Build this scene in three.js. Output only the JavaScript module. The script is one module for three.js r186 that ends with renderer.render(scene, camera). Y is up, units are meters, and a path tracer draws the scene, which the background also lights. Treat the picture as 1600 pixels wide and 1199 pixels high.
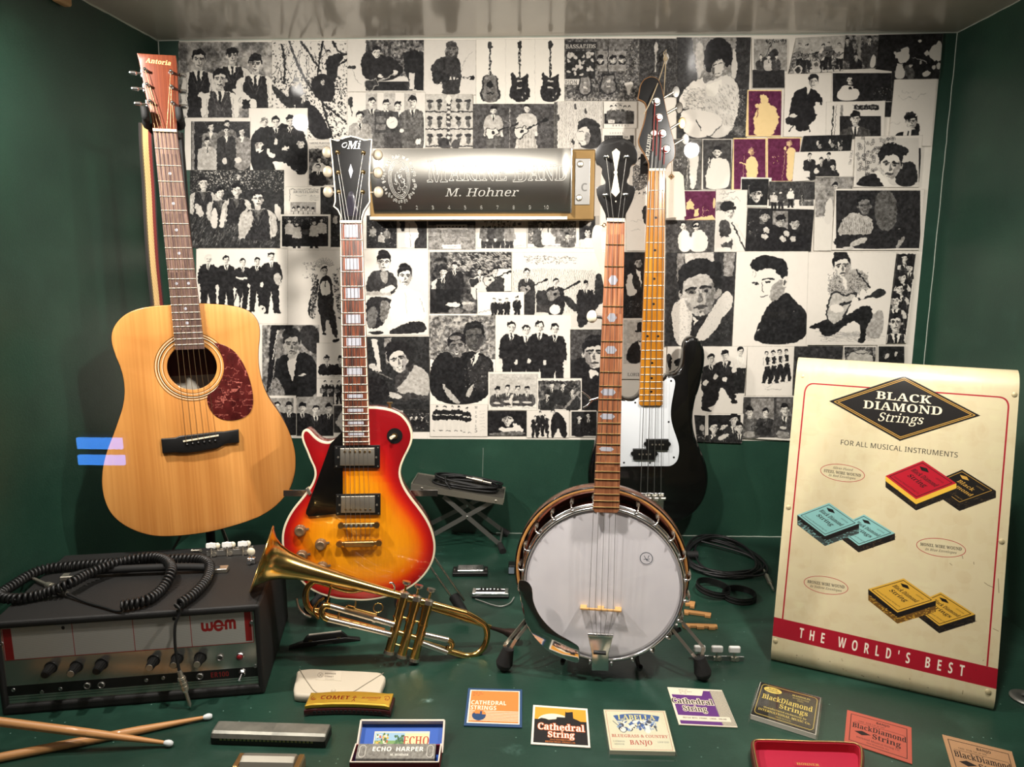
import * as THREE from 'three';
import { mergeGeometries, mergeVertices, toCreasedNormals } from 'three/addons/utils/BufferGeometryUtils.js';
import { RectAreaLightUniformsLib } from 'three/addons/lights/RectAreaLightUniformsLib.js';
import { RoundedBoxGeometry } from 'three/addons/geometries/RoundedBoxGeometry.js';

// ---------------------------------------------------------------- camera, light, exposure
RectAreaLightUniformsLib.init();
const V3 = (x, y, z) => new THREE.Vector3(x, y, z);
const scene = new THREE.Scene();
const FOCAL = 1150, EYE = V3(0, 0.823, 2.05);
const camera = new THREE.PerspectiveCamera(2 * Math.atan(599.5 / FOCAL) * 180 / Math.PI, 1600 / 1199, 0.02, 30);
camera.position.copy(EYE);
camera.rotation.set(-10.35 * Math.PI / 180, 2.04 * Math.PI / 180, 0, 'YXZ');
camera.updateMatrixWorld(true);
scene.add(camera);
const renderer = new THREE.WebGLRenderer();
renderer.toneMapping = THREE.LinearToneMapping;
renderer.toneMappingExposure = 1.0;
renderer.shadowMap.enabled = true;
scene.background = new THREE.Color(0.06, 0.057, 0.052);       // the dim gallery in front of the case
const LAMPS = [                                               // x, y, z of the lens, where it points, candela
  { at: [-0.93, 1.31, 0.92], to: [-0.2, 0.25, 0.1], cd: 5.0 },
  { at: [-0.18, 1.195, 1.02], to: [-0.2, 0.15, 0.2], cd: 3.4 },
  { at: [0.60, 1.21, 1.00], to: [0.25, 0.3, 0.1], cd: 4.3 },
];
const LAMP_COLOUR = new THREE.Color(1.0, 0.94, 0.862);

// ---------------------------------------------------------------- measuring: a sight line of the photograph met with a surface of the place
const sight = (x, y) => V3((x - 800) / FOCAL, (599.5 - y) / FOCAL, -1).applyQuaternion(camera.quaternion);
const onZ = (x, y, z) => { const d = sight(x, y); return EYE.clone().addScaledVector(d, (z - EYE.z) / d.z); };   // upright plane z
const onY = (x, y, h = 0) => { const d = sight(x, y); return EYE.clone().addScaledVector(d, (h - EYE.y) / d.y); };   // level plane y
const onX = (x, y, w) => { const d = sight(x, y); return EYE.clone().addScaledVector(d, (w - EYE.x) / d.x); };
class Plane {                                                 // the plane an object stands in: origin, turn about y, lean back
  constructor(O, turn = 0, lean = 0) {
    const t = turn * Math.PI / 180, b = lean * Math.PI / 180, nh = V3(Math.sin(t), 0, Math.cos(t));
    this.O = O.clone(); this.u = V3(Math.cos(t), 0, -Math.sin(t));
    this.v = V3(0, Math.cos(b), 0).addScaledVector(nh, -Math.sin(b));
    this.n = this.u.clone().cross(this.v);
  }
  static through(O, A, B) {                                   // O origin, A along u, B somewhere above
    const p = new Plane(O); p.u = A.clone().sub(O).normalize(); const b = B.clone().sub(O);
    p.n = p.u.clone().cross(b).normalize(); p.v = p.n.clone().cross(p.u); return p;
  }
  l(x, y, h = 0) {                                            // photograph point -> metres in the plane (h in front of it)
    const o = this.O.clone().addScaledVector(this.n, h), d = sight(x, y), t = o.clone().sub(EYE).dot(this.n) / d.dot(this.n), p = EYE.clone().addScaledVector(d, t).sub(o);
    return [p.dot(this.u), p.dot(this.v)];
  }
  w(a, b, h = 0) { return this.O.clone().addScaledVector(this.u, a).addScaledVector(this.v, b).addScaledVector(this.n, h); }
  place(o) { o.position.copy(this.O); o.quaternion.setFromRotationMatrix(new THREE.Matrix4().makeBasis(this.u, this.v, this.n)); return o; }
}
// points noted in an enlarged detail of the photograph (detail corner ox, oy and enlargement s)
const detail = (ox, oy, s) => (...xy) => { const r = []; for (let i = 0; i < xy.length; i += 2) r.push([ox + xy[i] / s, oy + xy[i + 1] / s]); return r; };

// ---------------------------------------------------------------- naming and mesh helpers
let seed = 12345;
const rnd = () => { seed = (seed * 1664525 + 1013904223) >>> 0; return seed / 4294967296; };
const used = new Map();
function numbered(n) { const k = used.get(n) ?? -1; used.set(n, k + 1); return k < 0 ? n : n + '_' + String(k + 1).padStart(3, '0'); }
function tag(o, label, category, group) { o.userData.label = label; o.userData.category = category; if (group) o.userData.group = group; return o; }
function thing(name, label, category, plane, group) {
  const g = new THREE.Group(); g.name = numbered(name); scene.add(g);
  if (plane) { if (plane.isVector3) g.position.copy(plane); else plane.place(g); }
  return tag(g, label, category, group);
}
function plain(g) {
  g = g.index ? g.toNonIndexed() : g;
  for (const k of Object.keys(g.attributes)) if (!['position', 'normal', 'uv'].includes(k)) g.deleteAttribute(k);
  if (!g.attributes.uv) g.setAttribute('uv', new THREE.Float32BufferAttribute(new Float32Array(g.attributes.position.count * 2), 2));
  return g;
}
function mesh(name, geos, mat, parent) {
  const list = Array.isArray(geos) ? geos : [geos];
  const g = list.length > 1 ? mergeGeometries(list.map(plain)) : list[0];
  const m = new THREE.Mesh(g, mat); m.name = parent ? name : numbered(name); m.castShadow = m.receiveShadow = true;
  (parent ?? scene).add(m); return m;
}
const struct = (name, geos, mat, parent) => { const m = mesh(name, geos, mat, parent); if (!parent) m.userData.kind = 'structure'; return m; };
const T = (g, x = 0, y = 0, z = 0) => g.translate(x, y, z);
const box = (w, h, d, x = 0, y = 0, z = 0) => new THREE.BoxGeometry(w, h, d).translate(x, y, z);
const rbox = (w, h, d, r, x = 0, y = 0, z = 0, s = 2) => new RoundedBoxGeometry(w, h, d, s, Math.min(r, w / 2.01, h / 2.01, d / 2.01)).translate(x, y, z);
const ball = (r, x = 0, y = 0, z = 0, n = 16) => new THREE.SphereGeometry(r, n, Math.round(n * 0.7)).translate(x, y, z);
const disc = (r0, r1, h, x = 0, y = 0, z = 0, n = 24) => new THREE.CylinderGeometry(r1, r0, h, n).rotateX(Math.PI / 2).translate(x, y, z);   // axis z, r1 to the front
const pillar = (r0, r1, h, x = 0, y = 0, z = 0, n = 24) => new THREE.CylinderGeometry(r1, r0, h, n).translate(x, y + h / 2, z);
const ring = (R, r, x = 0, y = 0, z = 0, n = 64, k = 10) => new THREE.TorusGeometry(R, r, k, n).translate(x, y, z);
const lathe = (prof, n = 40) => new THREE.LatheGeometry(prof.map(([r, y]) => new THREE.Vector2(r, y)), n);
const latheZ = (prof, x = 0, y = 0, z = 0, n = 24) => lathe(prof, n).rotateX(Math.PI / 2).translate(x, y, z);
function rod(a, b, r0, r1 = r0, n = 10) {                     // tapered bar from a to b
  a = a.isVector3 ? a : V3(...a); b = b.isVector3 ? b : V3(...b);
  const d = b.clone().sub(a), L = d.length();
  return new THREE.CylinderGeometry(r1, r0, L, n).translate(0, L / 2, 0).applyQuaternion(new THREE.Quaternion().setFromUnitVectors(V3(0, 1, 0), d.normalize())).translate(a.x, a.y, a.z);
}
const vec = (p) => (p.isVector3 ? p : V3(...p));
const tube = (pts, r, n = 40, k = 8, closed = false) => new THREE.TubeGeometry(new THREE.CatmullRomCurve3(pts.map(vec), closed, 'centripetal'), n, r, k, closed);
const straightTube = (pts, r, k = 6) => pts.slice(1).map((p, i) => rod(vec(pts[i]), vec(p), r, r, k));
function bar(a, b, w, t, up = V3(0, 0, 1)) {                  // flat bar from a to b, w wide, t thick along up
  a = vec(a); b = vec(b); const d = b.clone().sub(a), L = d.length(), y = d.normalize(), z = up.clone().addScaledVector(y, -up.dot(y)).normalize(), x = y.clone().cross(z);
  return new THREE.BoxGeometry(w, L, t).applyMatrix4(new THREE.Matrix4().makeBasis(x, y, z)).translate((a.x + b.x) / 2, (a.y + b.y) / 2, (a.z + b.z) / 2);
}
function smoothPts(pts, n = 120, closed = true, tension = 0.5) {
  const c = new THREE.CatmullRomCurve3(pts.map(([x, y]) => V3(x, y, 0)), closed, 'centripetal', tension);
  return c.getSpacedPoints(n).slice(0, closed ? n : n + 1).map((p) => [p.x, p.y]);
}
const area = (p) => p.reduce((s, [x, y], i) => { const [a, b] = p[(i + 1) % p.length]; return s + x * b - a * y; }, 0) / 2;
function shape(pts, holes = []) {
  const p = area(pts) < 0 ? pts.slice().reverse() : pts;
  const s = new THREE.Shape(p.map(([x, y]) => new THREE.Vector2(x, y)));
  for (const h of holes) s.holes.push(new THREE.Path((area(h) > 0 ? h.slice().reverse() : h).map(([x, y]) => new THREE.Vector2(x, y))));
  return s;
}
const roundPoly = (pts, k = 0.14, n = 80) => smoothPts(pts.flatMap((p, i) => { const a = pts[(i + pts.length - 1) % pts.length], b = pts[(i + 1) % pts.length], f = (q, t) => [p[0] + (q[0] - p[0]) * t, p[1] + (q[1] - p[1]) * t]; return [f(a, 0.4), f(a, k), f(b, k), f(b, 0.4)]; }), n);
const circlePts = (cx, cy, r, n = 48, ry = r) => Array.from({ length: n }, (_, i) => [cx + r * Math.cos(i / n * 2 * Math.PI), cy + ry * Math.sin(i / n * 2 * Math.PI)]);
function inset(pts, d) {                                      // move a closed outline inwards by d
  const p = area(pts) < 0 ? pts.slice().reverse() : pts, n = p.length;
  return p.map(([x, y], i) => {
    const [ax, ay] = p[(i + n - 1) % n], [bx, by] = p[(i + 1) % n], l = Math.hypot(bx - ax, by - ay) || 1;
    return [x - (by - ay) / l * d, y + (bx - ax) / l * d];
  });
}
function slab(pts, front, thick, bevel = 0, holes = []) {     // outline extruded backwards from z = front
  const b = Math.min(bevel, thick / 2.2), g = new THREE.ExtrudeGeometry(shape(b ? inset(pts, b) : pts, holes), { depth: thick - 2 * b, bevelEnabled: b > 0, bevelThickness: b, bevelSize: b, bevelSegments: 3, curveSegments: 8 });
  return toCreasedNormals(g.translate(0, 0, front - thick + b), 0.7);
}
const sheet = (pts, z, holes = []) => new THREE.ShapeGeometry(shape(pts, holes)).translate(0, 0, z);
function fitUV(g, x0, y0, x1, y1) {                           // uv 0..1 over a rectangle of the local x/y
  const p = g.attributes.position, u = new Float32Array(p.count * 2);
  for (let i = 0; i < p.count; i++) { u[i * 2] = (p.getX(i) - x0) / (x1 - x0); u[i * 2 + 1] = (p.getY(i) - y0) / (y1 - y0); }
  g.setAttribute('uv', new THREE.BufferAttribute(u, 2)); return g;
}
const bounds = (pts) => [Math.min(...pts.map((p) => p[0])), Math.min(...pts.map((p) => p[1])), Math.max(...pts.map((p) => p[0])), Math.max(...pts.map((p) => p[1]))];

// ---------------------------------------------------------------- materials
function hash(x, y, s = 0) { let h = Math.imul(x, 374761393) + Math.imul(y, 668265263) + Math.imul(s, 2147483647) | 0; h = Math.imul(h ^ (h >>> 13), 1274126177); return ((h ^ (h >>> 16)) >>> 0) / 4294967296; }
function vnoise(x, y, s = 0, w = 0) {
  const ix = Math.floor(x), iy = Math.floor(y), fx = x - ix, fy = y - iy, m = (a) => (w ? ((a % w) + w) % w : a), u = fx * fx * (3 - 2 * fx), v = fy * fy * (3 - 2 * fy);
  const a = hash(m(ix), m(iy), s), b = hash(m(ix + 1), m(iy), s), c = hash(m(ix), m(iy + 1), s), d = hash(m(ix + 1), m(iy + 1), s);
  return a + (b - a) * u + (c - a) * v + (a - b - c + d) * u * v;
}
const fbm = (x, y, s, o = 4, w = 0) => { let v = 0, a = 0.5; for (let i = 0; i < o; i++) { v += a * vnoise(x, y, s + i, w); x *= 2; y *= 2; w *= 2; a *= 0.5; } return v; };
function dataTex(w, h, f, srgb = true) {
  const d = new Uint8Array(w * h * 4);
  for (let y = 0; y < h; y++) for (let x = 0; x < w; x++) { const c = f(x, y), i = (y * w + x) * 4; for (let k = 0; k < 3; k++) d[i + k] = Math.max(0, Math.min(255, c.length ? c[k] : c)); d[i + 3] = 255; }
  const t = new THREE.DataTexture(d, w, h); t.wrapS = t.wrapT = THREE.RepeatWrapping; t.magFilter = THREE.LinearFilter; t.minFilter = THREE.LinearFilter; if (srgb) t.colorSpace = THREE.SRGBColorSpace; t.needsUpdate = true; return t;
}
const mix3 = (a, b, t) => [a[0] + (b[0] - a[0]) * t, a[1] + (b[1] - a[1]) * t, a[2] + (b[2] - a[2]) * t];
// wood: grain along v; light, dark: sRGB 0..255; lines across, fine = streak count
function woodTex(light, dark, lines, fine, s, contrast = 1) {
  return dataTex(256, 256, (x, y) => {
    const u = x / 256, v = y / 256, wob = (fbm(u * 4, v * 2, s, 2, 4) - 0.5) * 0.12;
    let t = fbm((u + wob) * lines, v * 2, s + 5, 3, lines) * 0.9 + vnoise(u * fine, v * 6, s + 9, fine) * 0.45;
    t = 0.5 + (t - 0.62) * contrast * 1.6; return mix3(light, dark, Math.max(0, Math.min(1, t)));
  });
}
function metreTex(t, sx, sy) { const c = t.clone(); c.repeat.set(1 / sx, 1 / sy); c.needsUpdate = true; return c; }
const S = (o) => new THREE.MeshStandardMaterial({ side: THREE.DoubleSide, ...o });
const PH = (o) => new THREE.MeshPhysicalMaterial({ side: THREE.DoubleSide, ...o });
const col = (hex) => new THREE.Color(hex);
function canvas(w, h) { const c = document.createElement('canvas'); c.width = w; c.height = h; return [c, c.getContext('2d')]; }
function canvasTex(c) { const t = new THREE.CanvasTexture(c); t.colorSpace = THREE.SRGBColorSpace; t.anisotropy = 8; return t; }

const grainBump = dataTex(256, 256, (x, y) => 255 * fbm(x / 16, y / 16, 77, 4, 16), false);
const fineBump = dataTex(128, 128, (x, y) => 255 * (0.5 * hash(x, y, 3) + 0.5 * vnoise(x / 2, y / 2, 4, 64)), false);
const M = {
  chrome: S({ color: 0xdedede, metalness: 1, roughness: 0.2 }),
  nickel: S({ color: 0xd2cbbd, metalness: 1, roughness: 0.42 }),
  steel: S({ color: 0xb0b0ae, metalness: 1, roughness: 0.35 }),
  dullSteel: S({ color: 0x8d8b86, metalness: 0.9, roughness: 0.45 }),
  agedGold: S({ color: 0xc3a572, metalness: 1, roughness: 0.3 }),
  wire: S({ color: 0x9c9a95, metalness: 0.9, roughness: 0.35 }),
  bronzeWire: S({ color: 0xa48a66, metalness: 0.9, roughness: 0.35 }),
  fret: S({ color: 0xe4dfd2, metalness: 0.7, roughness: 0.42 }),
  brassFret: S({ color: 0xc9b07a, metalness: 1, roughness: 0.3 }),
  black: PH({ color: 0x060606, roughness: 0.25, clearcoat: 0.6, clearcoatRoughness: 0.06 }),
  blackPlastic: S({ color: 0x0d0d0d, roughness: 0.4 }),
  rubber: S({ color: 0x121212, roughness: 0.75 }),
  ivory: S({ color: 0xe9dfc4, roughness: 0.4 }),
  whitePlastic: S({ color: 0xe7e5df, roughness: 0.35 }),
  paper: S({ color: 0xe6ddcc, roughness: 0.85 }),
  darkHole: S({ color: 0x050505, roughness: 0.9 }),
};
M.pearl = PH({ color: 0xe6e4e6, roughness: 0.3, clearcoat: 0.5, map: dataTex(64, 64, (x, y) => { const t = fbm(x / 10, y / 22, 31, 3, 0); return [160 + 74 * t, 163 + 72 * t, 172 + 70 * t]; }) });
// ---------------------------------------------------------------- the case: back, sides, floor, ceiling, glass front
const XL = -1.013, XR = 1.066, YC = 1.368, ZF = 1.16;
{
  const green = (s, base, dust) => dataTex(512, 512, (x, y) => {
    const a = fbm(x / 64, y / 64, s, 4, 8), b = hash(x, y, s + 2), c = Math.max(0, fbm(x / 32, y / 32, s + 9, 3, 16) - 0.6) * dust;
    return [base[0] + (a - 0.5) * 16 + (b - 0.5) * 5 + c * 60, base[1] + (a - 0.5) * 22 + (b - 0.5) * 6 + c * 66, base[2] + (a - 0.5) * 16 + (b - 0.5) * 5 + c * 62];
  });
  const wallT = green(11, [34, 67, 53], 0.5), floorT = green(21, [31, 66, 52], 1.6);
  const roller = dataTex(256, 256, (x, y) => 255 * (0.6 * fbm(x / 4, y / 4, 60, 3, 64) + 0.4 * fbm(x / 32, y / 32, 64, 2, 8)), false);
  const wallM = PH({ map: metreTex(wallT, 1, 1), bumpMap: metreTex(roller, 0.16, 0.16), bumpScale: 0.0004, roughness: 0.42 });
  // scuffs and a few pale dust marks on the shelf floor
  const [fc, fx] = canvas(2048, 1184);
  fx.fillStyle = 'rgb(27,58,46)'; fx.fillRect(0, 0, 2048, 1184);
  const im = fx.getImageData(0, 0, 2048, 1184);
  for (let y = 0; y < 1184; y++) for (let x = 0; x < 2048; x++) {
    const i = (y * 2048 + x) * 4, a = fbm(x / 130, y / 130, 201, 4) - 0.47, b = hash(x, y, 5) - 0.5, c = Math.max(0, fbm(x / 60, y / 60, 231, 5) - 0.56) * 45, sp = hash(x >> 1, y >> 1, 9) > 0.9994 ? 90 : 0;
    im.data[i] += a * 22 + b * 6 + c + sp; im.data[i + 1] += a * 30 + b * 7 + c + sp; im.data[i + 2] += a * 24 + b * 6 + c + sp;
  }
  fx.putImageData(im, 0, 0);
  const fu = (p) => [(p.x - XL) / (XR - XL) * 2048, (p.z) / (ZF + 0.04) * 1184];
  for (const [px, py, r, a] of [[668, 1095, 9, 0.5], [800, 1172, 14, 0.35], [690, 866, 12, 0.2], [745, 1018, 12, 0.25], [1000, 1120, 22, 0.12], [930, 1150, 30, 0.12], [840, 1128, 18, 0.16], [590, 1150, 5, 0.3]]) {   // chalky finger marks
    const [x, y] = fu(onY(px, py));
    for (let k = 0; k < 60; k++) { fx.fillStyle = `rgba(190,205,196,${a * 0.12})`; fx.beginPath(); fx.ellipse(x + (rnd() + rnd() - 1) * r * 1.6, y + (rnd() + rnd() - 1) * r, 1 + rnd() * r * 0.35, 1 + rnd() * r * 0.22, rnd() * 3, 0, 7); fx.fill(); }
  }
  const floorTex = canvasTex(fc); floorTex.flipY = false;
  const floorM = PH({ map: floorTex, bumpMap: metreTex(roller, 0.2, 0.2), bumpScale: 0.0003, roughness: 0.36 });
  const uvXZ = (g) => { const p = g.attributes.position, u = g.attributes.uv; for (let i = 0; i < p.count; i++) u.setXY(i, (p.getX(i) - XL) / (XR - XL), p.getZ(i) / (ZF + 0.04)); return g; };
  const uvM = (g, f) => { const p = g.attributes.position, u = g.attributes.uv; for (let i = 0; i < p.count; i++) u.setXY(i, ...f(p.getX(i), p.getY(i), p.getZ(i))); return g; };
  const W = XR - XL, CX = (XL + XR) / 2, D = ZF + 0.04;
  struct('floor', uvXZ(box(W + 0.1, 0.04, D, CX, -0.02, D / 2 - 0.0)), floorM);
  const back = uvM(box(W + 0.1, YC + 0.08, 0.04, CX, YC / 2, -0.02), (x, y) => [x, y]);
  struct('wall_back', back, wallM);
  struct('wall_left', uvM(box(0.05, YC + 0.08, D, XL - 0.025, YC / 2, D / 2), (x, y, z) => [z + 0.3, y]), wallM);
  struct('wall_right', uvM(box(0.05, YC + 0.08, D, XR + 0.025, YC / 2, D / 2), (x, y, z) => [z + 0.7, y + 0.2]), wallM);
  const ceilT = dataTex(256, 256, (x, y) => { const a = fbm(x / 32, y / 64, 91, 3, 8) - 0.45, b = hash(x, y, 7) - 0.5; return [196 + a * 26 + b * 5, 188 + a * 26 + b * 5, 174 + a * 26 + b * 5]; });
  const ripple = dataTex(256, 256, (x, y) => 255 * fbm(x / 12, y / 120, 95, 3, 0), false);
  const ceilM = PH({ map: metreTex(ceilT, 0.8, 0.8), roughness: 0.3, bumpMap: metreTex(ripple, 0.5, 0.5), bumpScale: 0.0006, clearcoat: 0.6, clearcoatRoughness: 0.12 });
  struct('ceiling', uvM(box(W + 0.1, 0.04, D, CX, YC + 0.02, D / 2), (x, y, z) => [x, z]), ceilM);
  // cracked filler lines where the boards meet
  const filler = S({ color: 0xb9c0b4, roughness: 0.8 });
  const crack = (a, b, n, r, jit) => { const p = []; for (let i = 0; i <= n; i++) { const q = a.clone().lerp(b, i / n); q.add(V3((rnd() - 0.5) * jit, (rnd() - 0.5) * jit, (rnd() - 0.5) * jit)); p.push(q); } return straightTube(p, r, 5); };
  struct('trim_1', crack(V3(XR - 0.0006, 0.3, 0.0006), V3(XR - 0.0006, YC, 0.0006), 40, 0.0013, 0.0012), filler);
  struct('trim_2', crack(V3(XL + 0.0008, 0.95, 0.0008), V3(XL + 0.0008, YC, 0.0008), 16, 0.0017, 0.0012), filler);
  struct('trim_3', crack(V3(XL, YC - 0.0008, 0.001), V3(XL, YC - 0.0008, 0.55), 24, 0.0026, 0.002), filler);
  struct('trim_4', crack(V3(XL, YC - 0.0008, 0.0008), V3(XR, YC - 0.0008, 0.0008), 50, 0.0016, 0.001), filler);
  struct('trim_5', crack(V3(XR, YC - 0.0008, 0.001), V3(XR, YC - 0.0008, 0.5), 20, 0.0014, 0.002), filler);
  struct('trim_6', [...crack(V3(-0.12, 0.0006, 0.0006), V3(0.06, 0.0006, 0.0006), 12, 0.001, 0.001), ...crack(V3(0.42, 0.0006, 0.0006), V3(0.72, 0.0006, 0.0006), 20, 0.0013, 0.0014)], filler);
  struct('trim_7', crack(onZ(755, 700, 0.0003), onZ(754, 745, 0.0003), 6, 0.0004, 0.0006), filler);
  // the glass front and its frame
  const frameM = S({ color: 0x24221f, roughness: 0.5 });
  const win = new THREE.Group(); win.name = 'window_1'; win.userData.kind = 'structure'; scene.add(win);
  mesh('window_frame', [box(W + 0.16, 0.05, 0.05, CX, YC + 0.045, ZF + 0.01), box(W + 0.16, 0.05, 0.05, CX, -0.045, ZF + 0.01), box(0.05, YC + 0.1, 0.05, XL - 0.055, YC / 2, ZF + 0.01), box(0.05, YC + 0.1, 0.05, XR + 0.055, YC / 2, ZF + 0.01)], frameM, win);
  mesh('pane', box(W, YC, 0.0005, CX, YC / 2, ZF), PH({ color: 0xffffff, roughness: 0, transmission: 1, thickness: 0, ior: 1.5 }), win);
}
// the spotlights under the ceiling near the glass, above the frame of the picture
{
  const names = ['black spotlight by the left side wall, above the picture', 'black spotlight above the middle of the case', 'black spotlight hanging low at the right, above the picture'];
  LAMPS.forEach((L, i) => {
    const at = V3(...L.at), dir = V3(...L.to).sub(at).normalize();
    const g = thing('ceiling_spotlight', names[i], 'spotlight', at);
    g.quaternion.setFromUnitVectors(V3(0, 0, 1), dir);
    mesh('housing', latheZ([[0.0, -0.075], [0.02, -0.075], [0.03, -0.06], [0.034, -0.006], [0.032, -0.004], [0.0295, -0.006], [0.027, -0.055]], 0, 0, 0), M.blackPlastic, g);
    mesh('lens', disc(0.028, 0.028, 0.002, 0, 0, -0.012), S({ color: 0x222222, emissive: LAMP_COLOUR, emissiveIntensity: 18 }), g);
    const up = V3(0, 1, 0).applyQuaternion(g.quaternion.clone().invert()), b = V3(0, 0, -0.06);
    mesh('stem', rod(b, b.clone().addScaledVector(up, YC - at.y - b.clone().applyQuaternion(g.quaternion).y), 0.006), M.blackPlastic, g);
    const s = new THREE.SpotLight(LAMP_COLOUR, L.cd, 0, 1.2, 0.8, 2);
    s.position.copy(at).addScaledVector(dir, 0.004); s.target.position.copy(V3(...L.to)); s.castShadow = true; s.shadow.radius = 1.4; s.shadow.mapSize.set(2048, 2048); s.shadow.bias = -0.0004;
    scene.add(s, s.target);
  });
}
// ---------------------------------------------------------------- photographs and cuttings pasted on the back wall (flat print, drawn in wall metres)
{
  const AX0 = -0.985, AX1 = 1.05, AY0 = 0.275, AY1 = 1.368, CW = 2048, CH = 1100;
  const [pc, g] = canvas(CW, CH), [, keep] = canvas(CW, CH);   // keep: straight edges and lettering that stay crisp
  const at = (x, y) => { const p = onZ(x, y, 0); return [(p.x - AX0) / (AX1 - AX0) * CW, (AY1 - p.y) / (AY1 - AY0) * CH]; };
  const PXS = 1.72;
  let tint = 0;                                               // 0 black and white, 1 purple colour print
  const k = (t, a = 1) => { const A = tint ? [74, 22, 58] : [17, 17, 19], B = tint ? [236, 208, 150] : [243, 236, 224], m = tint && t < 0.55 ? mix3([74, 22, 58], [140, 50, 80], t / 0.55) : mix3(A, B, Math.pow(t, 0.95)); return `rgba(${m.map(Math.round).join(',')},${a})`; };
  const path = (p, smooth, close) => {
    const q = []; for (let i = 0; i < p.length; i += 2) q.push(at(p[i], p[i + 1]));
    g.beginPath();
    if (!smooth) { q.forEach((c, i) => (i ? g.lineTo(...c) : g.moveTo(...c))); if (close) g.closePath(); return; }
    const n = q.length, mid = (a, b) => [(a[0] + b[0]) / 2, (a[1] + b[1]) / 2];
    if (close) { g.moveTo(...mid(q[n - 1], q[0])); for (let i = 0; i < n; i++) g.quadraticCurveTo(...q[i], ...mid(q[i], q[(i + 1) % n])); g.closePath(); }
    else { g.moveTo(...q[0]); for (let i = 1; i < n - 1; i++) g.quadraticCurveTo(...q[i], ...(i === n - 2 ? q[i + 1] : mid(q[i], q[i + 1]))); if (n === 2) g.lineTo(...q[1]); }
  };
  const poly = (t, p, smooth = true, a = 1) => { path(p, smooth, true); g.fillStyle = k(t, a); g.fill(); };
  const outline = (q) => { keep.strokeStyle = '#fff'; keep.lineWidth = 8; keep.beginPath(); for (let i = 0; i < q.length; i += 2) { const c = at(q[i], q[i + 1]); i ? keep.lineTo(...c) : keep.moveTo(...c); } keep.closePath(); keep.stroke(); };
  const rect = (t, x0, y0, x1, y1, a = 1) => { const q = [x0, y0, x1, y0, x1, y1, x0, y1]; poly(t, q, false, a); if (x1 - x0 > 14 && y1 - y0 > 8) outline(q); };
  const ln = (t, w, p, smooth = true) => { path(p, smooth, false); g.strokeStyle = k(t); g.lineWidth = w * PXS; g.lineCap = g.lineJoin = 'round'; g.stroke(); };
  const ell = (t, x, y, rx, ry, rot = 0, a = 1) => { const [cx, cy] = at(x, y); g.beginPath(); g.ellipse(cx, cy, rx * PXS, ry * PXS, rot, 0, 7); g.fillStyle = k(t, a); g.fill(); };
  const speck = (x0, y0, x1, y1, n, t, s, a = 1) => { for (let i = 0; i < n; i++) ell(t, x0 + rnd() * (x1 - x0), y0 + rnd() * (y1 - y0), s * (0.3 + rnd()), s * (0.25 + rnd() * 0.7), rnd() * 3, a); };
  const blot = (x0, y0, x1, y1, t0, t1, sc = 0.12, s = 3) => {   // mottled background of a print
    for (let y = y0; y < y1; y += 2) for (let x = x0; x < x1; x += 2) { const v = fbm(x * sc, y * sc, s, 3); rect(t0 + (t1 - t0) * Math.max(0, Math.min(1, (v - 0.25) * 2)), x, y, x + 2.3, y + 2.3); }
  };
  const text = (str, x, y, size, t = 0.1, font = 'sans-serif', rot = 0, align = 'center', style = '') => { const [cx, cy] = at(x, y); g.save(); g.translate(cx, cy); g.rotate(rot); g.font = `${style} ${size * PXS}px ${font}`; g.textAlign = align; g.textBaseline = 'middle'; g.fillStyle = k(t); g.fillText(str, 0, 0); g.restore(); const w = g.measureText(str).width + size * PXS * str.length * 0.6; keep.fillStyle = '#fff'; keep.save(); keep.translate(cx, cy); keep.rotate(rot); keep.fillRect(-w / 2, -size * PXS * 0.6, w, size * PXS * 1.2); keep.restore(); };
  const scribble = (x, y, w, t = 0.35) => { const p = []; for (let i = 0; i < 9; i++) p.push(x + w * i / 8, y + (rnd() - 0.5) * w * 0.28); ln(t, 0.35, p); };
  // a head: h crown to chin; o: hair, skin, s shaded side (-1, 1), beard of hair styles: mop, quiff, crop, long
  const head = (x, y, h, o = {}) => {
    const w = h * 0.36, hair = o.hair ?? 0.04, skin = o.skin ?? 0.9, s = o.s ?? (rnd() < 0.5 ? -1 : 1), tilt = o.tilt ?? 0, X = (a, b) => x + (a * Math.cos(tilt) - b * Math.sin(tilt)) * h, Y = (a, b) => y + (a * Math.sin(tilt) + b * Math.cos(tilt)) * h;
    const pts = (...p) => { const r = []; for (let i = 0; i < p.length; i += 2) r.push(X(p[i], p[i + 1]), Y(p[i], p[i + 1])); return r; };
    if (o.style === 'long') poly(hair, pts(-0.4, -0.3, 0, -0.56, 0.4, -0.3, 0.46, 0.4, 0.3, 0.62, -0.3, 0.62, -0.46, 0.4));
    ell(skin * 0.92, x - w * 1.0, y + h * 0.05, h * 0.06, h * 0.1); ell(skin * 0.85, x + w * 1.0, y + h * 0.05, h * 0.06, h * 0.1);
    poly(skin, pts(-0.35, -0.25, 0, -0.5, 0.35, -0.25, 0.34, 0.12, 0.2, 0.44, 0, 0.52, -0.2, 0.44, -0.34, 0.12));
    if (h > 7) poly(skin * 0.62, pts(s * 0.35, -0.2, s * 0.34, 0.12, s * 0.2, 0.44, s * 0.02, 0.52, s * 0.12, 0.2, s * 0.17, -0.1), true, 0.85);
    const f = o.style === 'mop' || o.style === 'long' ? -0.14 : o.style === 'crop' ? -0.32 : -0.26;
    poly(hair, pts(-0.37, 0.06, -0.41, -0.25, -0.3, -0.52, 0, -0.64, 0.3, -0.54, 0.41, -0.25, 0.37, 0.06, 0.33, -0.02, 0.31, -0.2, 0.2 * s, f - 0.06, -0.04 * s, f - 0.02, -0.26 * s, f + 0.05, -0.31, -0.18, -0.33, -0.02));
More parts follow.
